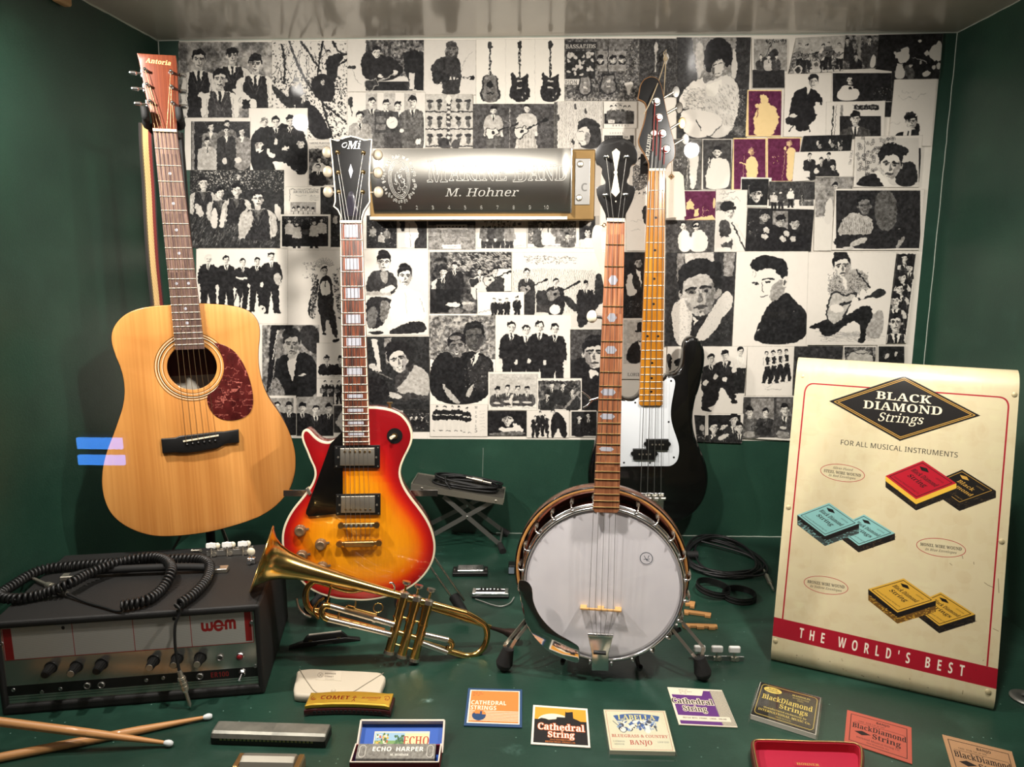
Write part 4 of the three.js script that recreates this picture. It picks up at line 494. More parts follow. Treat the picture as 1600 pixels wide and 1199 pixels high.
  print('dark print of a man in a waistcoat between the banjo and bass necks', [974, 394, 1009, 394, 1005, 497, 971, 497], () => { rect(0.06, 968, 392, 1012, 499); poly(0.9, [978, 456, 978, 432, 986, 426, 992, 440, 996, 462, 980, 462]); poly(0.1, [986, 424, 1000, 428, 1002, 460, 990, 452]); poly(0.95, [993, 420, 1000, 424, 1002, 450], false); head(997, 411, 14, { skin: 0.6 }); speck(974, 470, 1004, 494, 60, 0.35, 0.9); });
  print('print of a man in a top hat above a short caption, between two necks', [972, 497, 1005, 497, 1001, 592, 970, 592], () => { rect(0.92, 966, 495, 1008, 594); rect(0.75, 974, 500, 1004, 568); poly(0.05, [978, 568, 980, 544, 994, 532, 1004, 532, 1004, 568], true); poly(0.92, [997, 533, 1004, 534, 1004, 566], false); ell(0.7, 1000, 522, 7, 10); poly(0.05, [994, 516, 996, 504, 1006, 503, 1006, 516], false); ell(0.05, 1000, 517, 9, 2.4); text('LORIE', 990, 585, 7, 0.15, 'serif'); });
  print('large portrait of a man in a sheepskin-collared coat', [1040, 394, 1152, 394, 1142, 541, 1038, 541], () => {
    rect(0.13, 1036, 392, 1154, 543); rect(0.5, 1057, 396, 1068, 440); poly(0.5, [1130, 395, 1148, 395, 1144, 432, 1130, 432], false); poly(0.8, [1068, 396, 1114, 394, 1116, 410, 1070, 412], false); poly(0.08, [1125, 432, 1146, 432, 1142, 470, 1125, 460]);
    poly(0.1, [1040, 500, 1070, 480, 1110, 500, 1140, 470, 1144, 541, 1038, 541]); poly(0.84, [1050, 474, 1072, 462, 1082, 482, 1080, 520, 1070, 540, 1056, 540, 1048, 500], true); poly(0.84, [1132, 452, 1142, 458, 1146, 478, 1126, 498, 1124, 508, 1100, 534, 1088, 530, 1086, 524, 1108, 488], true); for (let i = 0; i < 260; i++) { const L = rnd() < 0.5; ell(0.6, L ? 1054 + rnd() * 24 : 1090 + rnd() * 50, L ? 472 + rnd() * 62 : 460 + rnd() * 66, 0.7, 0.7, 0, L ? 0.7 : 0.35); } poly(0.08, [1080, 492, 1090, 500, 1108, 490, 1086, 524, 1078, 534]); poly(0.9, [1082, 494, 1090, 500, 1084, 508], false);
    head(1091, 456, 76, { s: 1, skin: 0.72, style: 'crop', tilt: -0.12, hair: 0.06 }); poly(0.05, [1058, 436, 1060, 418, 1078, 406, 1100, 402, 1112, 410, 1124, 406, 1128, 420, 1126, 452, 1118, 446, 1110, 424, 1086, 430, 1066, 434, 1064, 446]); poly(0.66, [1120, 452, 1127, 450, 1126, 462, 1121, 462]); 
  });
  print('large white print of a young man with his dark jacket slung over', [1150, 393, 1262, 393, 1261, 541, 1143, 541], () => {
    rect(0.93, 1140, 391, 1264, 543); poly(0.05, [1172, 538, 1182, 510, 1198, 478, 1216, 460, 1230, 456, 1244, 474, 1262, 488, 1259, 538], true); poly(0.93, [1184, 440, 1210, 424, 1226, 430, 1230, 456, 1214, 464, 1196, 478, 1192, 476, 1186, 464, 1188, 452, 1182, 446], true); poly(0.6, [1208, 440, 1228, 436, 1226, 458, 1206, 474, 1200, 462]); poly(0.05, [1169, 412, 1180, 402, 1196, 398, 1212, 402, 1222, 404, 1230, 412, 1229, 432, 1222, 438, 1216, 430, 1208, 420, 1194, 420, 1184, 424, 1172, 420]); ell(0.9, 1226, 440, 4.5, 8.5); ell(0.3, 1225, 441, 2, 4);
    ln(0.05, 2.2, [1190, 438, 1198, 434, 1208, 436]); ln(0.05, 2, [1175, 442, 1180, 440, 1184, 444]); ell(0.05, 1198, 441, 4, 2); ell(0.05, 1180, 444, 2.4, 1.6); ln(0.2, 1, [1190, 442, 1188, 454, 1192, 457]); ln(0.15, 1.6, [1188, 464, 1198, 461]); ln(0.5, 0.5, [1180, 424, 1178, 434]); ln(0.5, 0.5, [1176, 424, 1174, 432]); ell(0.85, 1184, 516, 1, 2); ell(0.85, 1240, 486, 0.6, 1);
  });
  print('large white print of a kneeling guitarist in a speckled shirt', [1262, 394, 1399, 394, 1382, 539, 1258, 539], () => {
    rect(0.93, 1255, 392, 1402, 541); poly(0.5, [1352, 500, 1380, 476, 1378, 530, 1352, 528], true, 0.6); for (let i = 0; i < 40; i++) ln(0.6, 0.4, [1262 + rnd() * 112, 516 + rnd() * 18, 1270 + rnd() * 112, 516 + rnd() * 18], false);
    poly(0.05, [1286, 500, 1262, 510, 1264, 514, 1280, 513, 1282, 524, 1300, 526, 1320, 506, 1340, 500, 1344, 520, 1338, 534, 1346, 537, 1352, 530, 1352, 508, 1362, 498, 1362, 484, 1352, 474, 1320, 494]); poly(0.68, [1289, 458, 1296, 436, 1312, 424, 1334, 420, 1350, 424, 1358, 446, 1352, 458, 1332, 460, 1304, 462], true); for (let i = 0; i < 500; i++) { const x = 1292 + rnd() * 62, y = 426 + rnd() * 34; if (Math.abs(x - 1320) < 6 && y < 446) continue; ell(0.2, x, y, 0.55, 0.55); } poly(0.94, [1314, 430, 1322, 438, 1322, 456, 1316, 446]); ln(0.05, 2.4, [1336, 422, 1358, 450]);
    poly(0.93, [1288, 458, 1284, 476, 1294, 486, 1316, 488, 1318, 480, 1300, 476, 1300, 460]); poly(0.1, [1294, 462, 1304, 452, 1318, 462, 1334, 454, 1340, 466, 1324, 480, 1318, 498, 1304, 510, 1292, 506, 1288, 490]); poly(0.75, [1296, 464, 1304, 455, 1318, 465, 1333, 457, 1337, 466, 1322, 480, 1316, 496, 1304, 507, 1294, 503, 1291, 490]); ell(0.93, 1306, 482, 12, 6, 0.2); ln(0.1, 4.5, [1312, 476, 1362, 462], false); poly(0.1, [1358, 456, 1380, 450, 1384, 460, 1364, 468]); ell(0.93, 1334, 472, 6, 8); ell(0.93, 1346, 460, 5, 9);
    head(1314, 416, 36, { s: 1, style: 'quiff', tilt: -0.1 });
  });
  print('tall narrow print of five faces stacked one above another', [1401, 394, 1431, 394, 1414, 536, 1383, 536], () => { rect(0.93, 1378, 391, 1436, 539); poly(0.06, [1400, 397, 1429, 397, 1412, 533, 1383, 533], false); for (const [x, y, h] of [[1412, 404, 13], [1419, 418, 13], [1408, 434, 15], [1404, 452, 17], [1397, 470, 20], [1398, 504, 26]]) { bust(x, y, h, { len: 1.4, sleeve: 0.85, w: 0.9 }); } });
  print('white print of men in suits posing with a cabinet, beside the bass body', [1042, 541, 1167, 541, 1160, 648, 1088, 690, 1040, 640], () => { rect(0.93, 1038, 539, 1170, 692); poly(0.12, [1040, 552, 1050, 552, 1048, 578, 1044, 580]); ell(0.1, 1060, 566, 8, 6); poly(0.07, [1142, 572, 1167, 570, 1163, 614, 1140, 614], false); poly(0.06, [1110, 572, 1134, 562, 1146, 566, 1148, 584, 1144, 600, 1150, 622, 1142, 628, 1130, 604, 1122, 606, 1122, 628, 1098, 642, 1094, 632, 1100, 606, 1100, 584]); bust(1110, 561, 14, { len: 4, w: 1.1 }); bust(1132, 555, 15, { len: 2.4 }); bust(1156, 549, 13, { len: 2, suit: 0.93, tie: false }); for (const [x, y] of [[1102, 598], [1117, 588], [1132, 592], [1146, 578]]) ell(0.92, x, y, 4, 5, 0.4); poly(0.05, [1094, 634, 1112, 640, 1110, 644, 1094, 640]); ell(0.06, 1146, 627, 6, 3.4); });
  print('white print of four men leaning in a line with arms out', [1167, 541, 1240, 541, 1236, 618, 1164, 618], () => { rect(0.93, 1160, 539, 1244, 620); for (let i = 0; i < 4; i++) { const x = 1196 + i * 10, y = 551 - i * 1.2; poly(0.06, [x - 2, y + 22, x + 6, y + 22, x + 4, y + 34, x - 2, y + 48, x - 8, y + 48, x - 4, y + 34], false); poly(0.06, [x + 2, y + 22, x + 6, y + 22, x + 9, y + 48, x + 4, y + 48], false); poly(0.93, [x - 4, y + 6, x + 4, y + 6, x + 6, y + 22, x - 3, y + 22]); poly(0.08, [x - 1, y + 7, x + 5, y + 7, x + 5, y + 22, x, y + 22], false); head(x + 1, y + 2, 8, { style: 'crop' }); ln(0.3, 0.4, [x - 4, y + 8, x - 4, y + 20]); } ln(0.9, 2.6, [1194, 572, 1232, 565], false); scribble(1190, 602, 40, 0.5); ln(0.4, 0.5, [1194, 608, 1220, 608], false); });
  print('dark print edge behind the top of the cream sign', [1240, 541, 1316, 541, 1314, 566, 1250, 566, 1248, 640, 1236, 640, 1238, 618], () => { rect(0.13, 1230, 539, 1320, 645); speck(1242, 543, 1312, 560, 20, 0.22, 2); });
  print('print of a curly-haired head peeping over the cream sign', [1316, 540, 1368, 540, 1366, 566, 1316, 566], () => { rect(0.92, 1314, 538, 1370, 568); blot(1318, 542, 1365, 566, 0.05, 0.7, 0.4, 3); ell(0.75, 1342, 562, 20, 16); ln(0.1, 0.8, [1330, 548, 1344, 556, 1356, 550]); });
  print('dark print with two raised hands above the cream sign', [1369, 539, 1413, 539, 1411, 568, 1369, 568], () => { rect(0.92, 1366, 537, 1415, 570); rect(0.07, 1371, 541, 1411, 568); ell(0.8, 1384, 556, 2.6, 5, 0.5); ell(0.8, 1398, 553, 2, 5, 0.2); speck(1372, 543, 1410, 560, 10, 0.4, 0.7); });
  print('print of three men sitting with guitars beside the cream sign', [1161, 618, 1241, 618, 1236, 688, 1157, 684], () => { rect(0.93, 1154, 616, 1244, 690); rect(0.22, 1160, 620, 1238, 683); rect(0.5, 1172, 622, 1208, 660); rect(0.38, 1212, 622, 1236, 670); bust(1170, 644, 15, { suit: 0.3, len: 2.8, shirt: 0.3, tie: false, style: 'quiff' }); bust(1195, 645, 12, { suit: 0.12, len: 3, shirt: 0.3, tie: false, style: 'quiff' }); bust(1225, 640, 16, { suit: 0.22, len: 2.8, style: 'quiff' }); gtr(1178, 668, 20, -0.5, 0.3); poly(0.6, [1161, 674, 1176, 672, 1180, 683, 1160, 683]); poly(0.55, [1212, 672, 1232, 674, 1234, 684, 1212, 684]); ell(0.85, 1222, 668, 6, 2.4, 0.2); });
  print('white-bordered print of laughing faces crowded together', [1104, 645, 1161, 646, 1158, 692, 1101, 690], () => { rect(0.94, 1098, 643, 1164, 694); rect(0.07, 1106, 648, 1156, 688); for (const [x, y, h] of [[1114, 668, 17], [1131, 668, 17], [1146, 655, 17], [1154, 668, 15]]) bust(x, y, h, { len: 2, smile: 1, suit: 0.1 }); ell(0.88, 1130, 682, 10, 4, -0.5); });
  print('dark strip print between the bass body and the laughing faces', [1084, 648, 1101, 649, 1100, 690, 1088, 689], () => { rect(0.1, 1080, 646, 1103, 692); ell(0.8, 1096, 668, 4, 6); speck(1084, 664, 1100, 688, 26, 0.7, 1); });

  list.forEach((p) => {
    const q = p.q; keep.fillStyle = '#000'; keep.beginPath(); for (let i = 0; i < q.length; i += 2) keep.lineTo(...at(q[i], q[i + 1])); keep.fill(); g.save(); path(q, false, true); g.clip(); tint = p.o.tint ?? 0; p.draw(); g.restore(); tint = 0; outline(q);
    if (p !== list[0]) { path(q, false, true); g.strokeStyle = 'rgba(120,112,98,0.45)'; g.lineWidth = 0.8; g.stroke(); }
  });
  // photocopy grain: ragged edges and mottled ink
  { const src = g.getImageData(0, 0, CW, CH), kp = keep.getImageData(0, 0, CW, CH).data, dst = g.createImageData(CW, CH);
    for (let y = 0; y < CH; y++) for (let x = 0; x < CW; x++) {
      const am = kp[(y * CW + x) * 4] > 128 ? 0 : 4.4, dx = (vnoise(x / 5, y / 5, 301) - 0.5) * am, dy = (vnoise(x / 5, y / 5, 302) - 0.5) * am, sx = Math.max(0, Math.min(CW - 1, Math.round(x + dx))), sy = Math.max(0, Math.min(CH - 1, Math.round(y + dy))), i = (sy * CW + sx) * 4, o = (y * CW + x) * 4;
      const l = src.data[i + 1] / 236, mid = Math.max(0, 1 - Math.abs(l - 0.5) * 2.1), n = (fbm(x / 6, y / 6, 310, 3) - 0.45) * (26 + 105 * mid) + (hash(x, y, 12) - 0.5) * (10 + 34 * mid);
      const add = l > 0.85 ? Math.min(0, n * 0.3) : n; for (let c = 0; c < 3; c++) dst.data[o + c] = src.data[i + c] + add; dst.data[o + 3] = 255;
    }
    g.putImageData(dst, 0, 0); }
  const mat = PH({ map: canvasTex(pc), roughness: 0.6, clearcoat: 0.22, clearcoatRoughness: 0.02, specularIntensity: 0.3 });
  list.forEach((p, i) => {
    const pts = []; for (let j = 0; j < p.q.length; j += 2) { const w = onZ(p.q[j], p.q[j + 1], 0); pts.push([w.x, Math.min(w.y, YC - 0.002)]); }
    const gg = fitUV(slab(pts, 0.0009 + i * 0.00007, i ? 0.00025 : 0.0006), AX0, AY0, AX1, AY1);
    const m = mesh(i ? 'photograph_print' : 'backing_sheet', gg, mat);
    tag(m, p.label, i ? 'photograph' : 'paper', i ? 'photographs pasted on the back wall' : undefined);
  });
}
// ---------------------------------------------------------------- shared luthier's helpers (local x across, y along the neck, z to the front)
const frac = (n) => 1 - Math.pow(2, -n / 12);
const lerp2 = (a, b, t) => [a[0] + (b[0] - a[0]) * t, a[1] + (b[1] - a[1]) * t];
const quadPts = (a, b, c, d) => [a, b, c, d];
// neck seen from nut corners nl, nr to end corners el, er; returns points across at distance d from the nut (metres)
function neckLine(nl, nr, el, er) {
  const nm = lerp2(nl, nr, 0.5), em = lerp2(el, er, 0.5), L = Math.hypot(em[0] - nm[0], em[1] - nm[1]);
  return { L, at: (d) => [lerp2(nl, el, d / L), lerp2(nr, er, d / L)], mid: (d) => lerp2(nm, em, d / L), dir: [(em[0] - nm[0]) / L, (em[1] - nm[1]) / L] };
}
function fretsOf(neck, scale, n, z, mat, parent, r = 0.0011) {
  for (let i = 1; i <= n; i++) { const d = scale * frac(i); if (d > neck.L - 0.002) break; const [a, b] = neck.at(d); mesh('fret', rod([a[0], a[1], z], [b[0], b[1], z], r, r, 6), mat, parent); }
}
const rosewood = woodTex([112, 66, 44], [50, 26, 20], 10, 70, 41, 1.2);
const mahogany = woodTex([150, 74, 40], [112, 48, 26], 6, 60, 51, 0.9);
function boardMat(tex, sx, sy, o = {}) { return PH({ map: metreTex(tex, sx, sy), roughness: 0.5, ...o }); }

// ---------------------------------------------------------------- acoustic guitar
{
  const P = new Plane(onZ(315, 690, 0.54), 22, 5), G = thing('acoustic_guitar', 'blonde acoustic guitar with a tortoiseshell pickguard, upright behind the amplifier', 'guitar', P);
  const d2 = detail(100, 440, 2.855), d1 = detail(0, 0, 2.664), L = (pts, h = 0) => pts.map(([x, y]) => P.l(x, y, h));
  const body = smoothPts(L(d2(475, 105, 400, 110, 330, 123, 275, 147, 235, 185, 215, 225, 213, 270, 228, 325, 252, 385, 266, 440, 270, 500, 262, 560, 245, 615, 222, 680, 195, 750, 178, 810, 170, 870, 172, 930, 185, 985, 210, 1035, 250, 1075, 300, 1105, 360, 1127, 420, 1137, 500, 1136, 580, 1128, 660, 1115, 740, 1095, 820, 1070, 880, 1045, 935, 1010, 980, 965, 1010, 920, 1027, 870, 1033, 820, 1030, 760, 1015, 700, 990, 640, 955, 580, 920, 530, 895, 480, 877, 420, 868, 360, 868, 300, 873, 250, 872, 205, 860, 170, 835, 140, 790, 118, 720, 105, 650, 100, 608, 98)), 220);
  const [hx, hy] = P.l(100 + 572 / 2.855, 440 + 381 / 2.855), HR = 0.05;
  const spruce = dataTex(512, 256, (x, y) => { const u = x / 512, v = y / 256, w = (fbm(u * 3, v * 1.2, 5, 2) - 0.5) * 0.03, g1 = vnoise((u + w) * 150, v * 3, 6), g2 = fbm((u + w) * 9, v * 0.6, 8, 3); const t = 0.28 * g1 + Math.pow(g2, 1.8) * 1.0; return mix3([222, 160, 88], [172, 106, 46], Math.min(1, t)); });
  const bb = bounds(body), top = fitUV(slab(body, 0, 0.003, 0.0012, [circlePts(hx, hy, HR, 60)]), bb[0], bb[1], bb[2], bb[3]);
  mesh('soundboard', top, PH({ map: spruce, roughness: 0.36, clearcoat: 0.35, clearcoatRoughness: 0.18 }), G);
  const inner = inset(body, 0.0035), sideM = boardMat(mahogany, 0.3, 0.3, { roughness: 0.3, clearcoat: 0.4 });
  mesh('side', slab(body, -0.003, 0.1, 0.001, [inner]), sideM, G);
  mesh('back', slab(body, -0.103, 0.004, 0.001), boardMat(mahogany, 0.2, 0.4), G);
  mesh('binding', slab(inset(body, -0.0006), -0.0012, 0.0026, 0, [inset(body, 0.0012)]), M.black, G);
  mesh('label', box(0.1, 0.06, 0.0006, hx - 0.005, hy - 0.055, -0.1025), M.paper, G);
  for (const [r, t, m, n] of [[0.0635, 0.0014, M.black, 'rosette_ring'], [0.0655, 0.0012, M.ivory, 'rosette_ring'], [0.0675, 0.0012, M.black, 'rosette_ring'], [0.0705, 0.001, M.ivory, 'rosette_ring'], [0.0585, 0.0009, M.ivory, 'rosette_ring'], [0.056, 0.0006, M.black, 'rosette_ring'], [0.073, 0.0008, M.black, 'rosette_ring']]) mesh(n, slab(circlePts(hx, hy, r + t / 2, 72), 0.0003, 0.0006, 0, [circlePts(hx, hy, r - t / 2, 72)]), m, G);
  const pg = smoothPts(L(d2(668, 274, 710, 283, 755, 308, 790, 350, 815, 400, 832, 450, 842, 500, 843, 550, 830, 585, 800, 608, 755, 620, 705, 615, 670, 595, 648, 565, 638, 530, 642, 507, 672, 484, 698, 448, 712, 405, 712, 360, 700, 320, 683, 292)), 90);
  const tort = dataTex(256, 256, (x, y) => { const a = fbm(x / 22, y / 30, 61, 4, 0), r = Math.abs(fbm(x / 30 + a * 2, y / 30, 66, 4) - 0.47); return r < 0.016 ? [168, 96, 84] : mix3([52, 14, 14], [96, 34, 32], a * 1.1); });
  mesh('pickguard', slab(pg, 0.0012, 0.0012, 0.0003), PH({ map: metreTex(tort, 0.13, 0.13), roughness: 0.2, clearcoat: 0.6, clearcoatRoughness: 0.08 }), G);
  const br = L(d2(435, 703, 497, 697, 516, 690, 690, 670, 712, 670, 778, 661, 781, 717, 724, 724, 690, 742, 612, 757, 560, 764, 517, 765, 500, 762, 440, 765), 0.006);
  const bridge = mesh('bridge', slab(br, 0.009, 0.009, 0.002), S({ color: 0x0b0a0a, roughness: 0.45 }), G);
  const s0 = P.l(100 + 532 / 2.855, 440 + 713 / 2.855, 0.009), s1 = P.l(100 + 690 / 2.855, 440 + 686 / 2.855, 0.009);
  mesh('saddle', bar([s0[0], s0[1], 0.0105], [s1[0], s1[1], 0.0105], 0.0028, 0.004), M.ivory, bridge);
  // neck
  const nl = P.l(239, 203, 0.012), nr = P.l(276, 204.5, 0.012), el = P.l(274, 546.8, 0.009), er = P.l(320, 545, 0.009), neck = neckLine(nl, nr, el, er), scale = Math.hypot((s0[0] + s1[0]) / 2 - (nl[0] + nr[0]) / 2, (s0[1] + s1[1]) / 2 - (nl[1] + nr[1]) / 2);
  const fbM = boardMat(woodTex([132, 104, 92], [72, 50, 44], 12, 80, 43, 1), 0.06, 0.12, { roughness: 0.6 });
  mesh('fretboard', slab([nl, nr, er, el], 0.01, 0.007, 0.0008), fbM, G);
  const j = neck.at(scale * frac(14));
  mesh('neck', [slab([nl, nr, j[1], j[0]], 0.004, 0.02, 0.006), slab([lerp2(j[0], j[1], 0.05), lerp2(j[0], j[1], 0.95), lerp2(...neck.at(scale * frac(15)), 0.9), lerp2(...neck.at(scale * frac(15)), 0.1)], -0.004, 0.02, 0.003)], boardMat(mahogany, 0.1, 0.3), G);
  mesh('nut', bar([nl[0], nl[1], 0.011], [nr[0], nr[1], 0.011], 0.005, 0.006), M.ivory, G);
  fretsOf(neck, scale, 20, 0.0104, M.fret, G, 0.001);
  for (const n of [3, 5, 7, 9, 15, 17]) { const m = neck.mid(scale * (frac(n) + frac(n - 1)) / 2); mesh('dot_inlay', disc(0.003, 0.003, 0.0006, m[0], m[1], 0.0101, 14), M.pearl, G); }
  { const [a, b] = neck.at(scale * (frac(12) + frac(11)) / 2); for (const t of [0.28, 0.72]) { const m = lerp2(a, b, t); mesh('dot_inlay', disc(0.003, 0.003, 0.0006, m[0], m[1], 0.0101, 14), M.pearl, G); } }
  // headstock
  const hs = L(d1(571, 221, 640, 226, 731, 231, 737, 260, 741, 330, 745, 430, 744, 472, 736, 500, 735, 545, 637, 540, 632, 500, 622, 455, 607, 400, 590, 310, 577, 250), 0.006), hb = bounds(hs);
  const [hc, hg] = canvas(512, 1024); hg.fillStyle = '#642e1a'; hg.fillRect(0, 0, 512, 1024);
  for (let i = 0; i < 260; i++) { hg.fillStyle = `rgba(${rnd() < 0.5 ? '70,24,10' : '190,104,58'},${0.05 + rnd() * 0.1})`; hg.fillRect(rnd() * 512, 0, 1 + rnd() * 5, 1024); }
  hg.fillStyle = '#e0bb7a'; hg.font = 'italic bold 84px serif'; hg.textAlign = 'center'; hg.save(); hg.translate(262, 132); hg.rotate(0.05); hg.fillText('Antoria', 0, 0); hg.restore();
  const head = mesh('headstock', fitUV(slab(hs, 0.006, 0.016, 0.0012), hb[0], hb[1], hb[2], hb[3]), PH({ map: canvasTex(hc), roughness: 0.35, clearcoat: 0.4, clearcoatRoughness: 0.15 }), G);
  const posts = d1(604, 290, 613, 352, 625, 422, 711, 298, 713, 360, 717, 427).map(([x, y]) => P.l(x, y, 0.012)), tips = d1(552, 302, 560, 368, 572, 430, 760, 312, 762, 380, 764, 442).map(([x, y]) => P.l(x, y, -0.004));
  const pins = d2(550, 728, 575, 724, 600, 720, 626, 717, 651, 714, 676, 711).map(([x, y]) => P.l(x, y, 0.01));
  posts.forEach(([x, y], i) => {
    const t = new THREE.Group(); t.name = 'tuning_machine'; G.add(t); const [bx, by] = tips[i];
    mesh('bushing', disc(0.0052, 0.0045, 0.002, x, y, 0.007, 12), M.chrome, t); mesh('post', latheZ([[0.003, 0], [0.003, 0.008], [0.0022, 0.01], [0.003, 0.012], [0, 0.013]], x, y, 0.006, 14), M.chrome, t);
    mesh('button', [rbox(0.016, 0.009, 0.011, 0.004, bx, by, -0.008), rod([x, y, -0.011], [bx, by, -0.008], 0.0022), rbox(0.016, 0.02, 0.01, 0.003, x + (i < 3 ? -0.004 : 0.004), y, -0.0145)], M.chrome, t);
  });
  const order = [2, 1, 0, 3, 4, 5];
  for (let k = 0; k < 6; k++) {
    const p = posts[order[k]], nu = lerp2(nl, nr, 0.1 + 0.8 * k / 5), sa = lerp2(s0, s1, 0.08 + 0.84 * k / 5), pin = pins[k], r = 0.00062 - k * 0.00006;
    mesh('string', straightTube([[p[0], p[1], 0.013], [nu[0], nu[1], 0.0142], [sa[0], sa[1], 0.0128], [pin[0], pin[1], 0.0092]], r, 5), M.bronzeWire, G);
    mesh('bridge_pin', latheZ([[0.0022, -0.001], [0.003, 0], [0.0028, 0.002], [0, 0.0034]], pin[0], pin[1], 0.009, 12), M.blackPlastic, bridge);
  }
  // the tall stand that holds it by the neck
  const yk = P.w(...P.l(258, 188, -0.02), -0.02), ST = thing('hanging_guitar_stand', 'black tall stand holding the blonde acoustic guitar by its neck', 'stand', V3(yk.x - 0.02, 0, yk.z - 0.1));
  const o = ST.position, rel = (p) => p.clone().sub(o), y0 = rel(yk);
  mesh('pole', rod([0, 0.05, 0], [0, y0.y - 0.01, 0], 0.011, 0.009, 14), M.blackPlastic, ST);
  mesh('yoke', [tube([[0, y0.y - 0.02, 0], y0.clone().add(V3(0, -0.012, -0.03)), y0.clone().add(V3(0, -0.008, -0.01))], 0.007, 16)], M.blackPlastic, ST);
  for (const [px, py] of [[229, 186], [282, 187]]) { const a = rel(P.w(...P.l(px, py, -0.01), -0.016)), b = rel(P.w(...P.l(px, py, 0.005), 0.022)), m = y0.clone().add(V3(0, -0.01, -0.012)); mesh('yoke_arm', tube([m, a.clone().add(V3(0, -0.012, 0)), a.clone().lerp(b, 0.5), b, b.clone().add(V3(0, 0.02, 0.002))], 0.0075, 24, 10), M.rubber, ST); }
  for (const a of [0.6, 2.6, 4.6]) mesh('leg', rod([0, 0.26, 0], [0.15 * Math.cos(a), 0.006, 0.15 * Math.sin(a)], 0.003), M.dullSteel, ST);
  // woven strap hanging from the headstock behind the neck
  const strapPts = [[229, 196], [230, 230], [233, 290], [236, 350], [240, 410], [246, 470], [252, 540]].map(([x, y], i) => P.w(...P.l(x, y, -0.05), -0.03 - (i < 2 ? 0.0 : 0.012)));
  const weave = dataTex(64, 64, (x, y) => { const u = x / 64, q = ((x >> 1) + (y >> 2)) % 2; if (u < 0.16 || u > 0.9) return [24, 20, 18]; if (u > 0.68) return q ? [120, 30, 24] : [70, 18, 16]; if (u < 0.28) return q ? [80, 64, 36] : [36, 30, 20]; return q ? [200, 172, 116] : [120, 92, 52]; });
  const gp = [], uv = [], ix = [], n = 40, cv = new THREE.CatmullRomCurve3(strapPts), right = P.u.clone().multiplyScalar(0.013);
  for (let i = 0; i <= n; i++) { const c = cv.getPoint(i / n); for (const s of [-1, 1]) for (const f of [0.001, -0.001]) { const q = c.clone().addScaledVector(right, s).addScaledVector(P.n, f); gp.push(q.x, q.y, q.z); uv.push(s < 0 ? 0 : 1, i / n * 9); } }
  for (let i = 0; i < n; i++) { const b = i * 4, c = b + 4; const f = (p, q, r, s) => ix.push(p, q, r, q, s, r); f(b, c, b + 2, c + 2); f(b + 1, b + 3, c + 1, c + 3); f(b, b + 1, c, c + 1); f(b + 2, c + 2, b + 3, c + 3); }
  const sg = new THREE.BufferGeometry(); sg.setAttribute('position', new THREE.Float32BufferAttribute(gp, 3)); sg.setAttribute('uv', new THREE.Float32BufferAttribute(uv, 2)); sg.setIndex(ix); sg.computeVertexNormals();
  tag(mesh('guitar_strap', sg, S({ map: weave, roughness: 0.9 })), 'woven cream, red and black strap hanging behind the blonde guitar neck', 'strap');
}

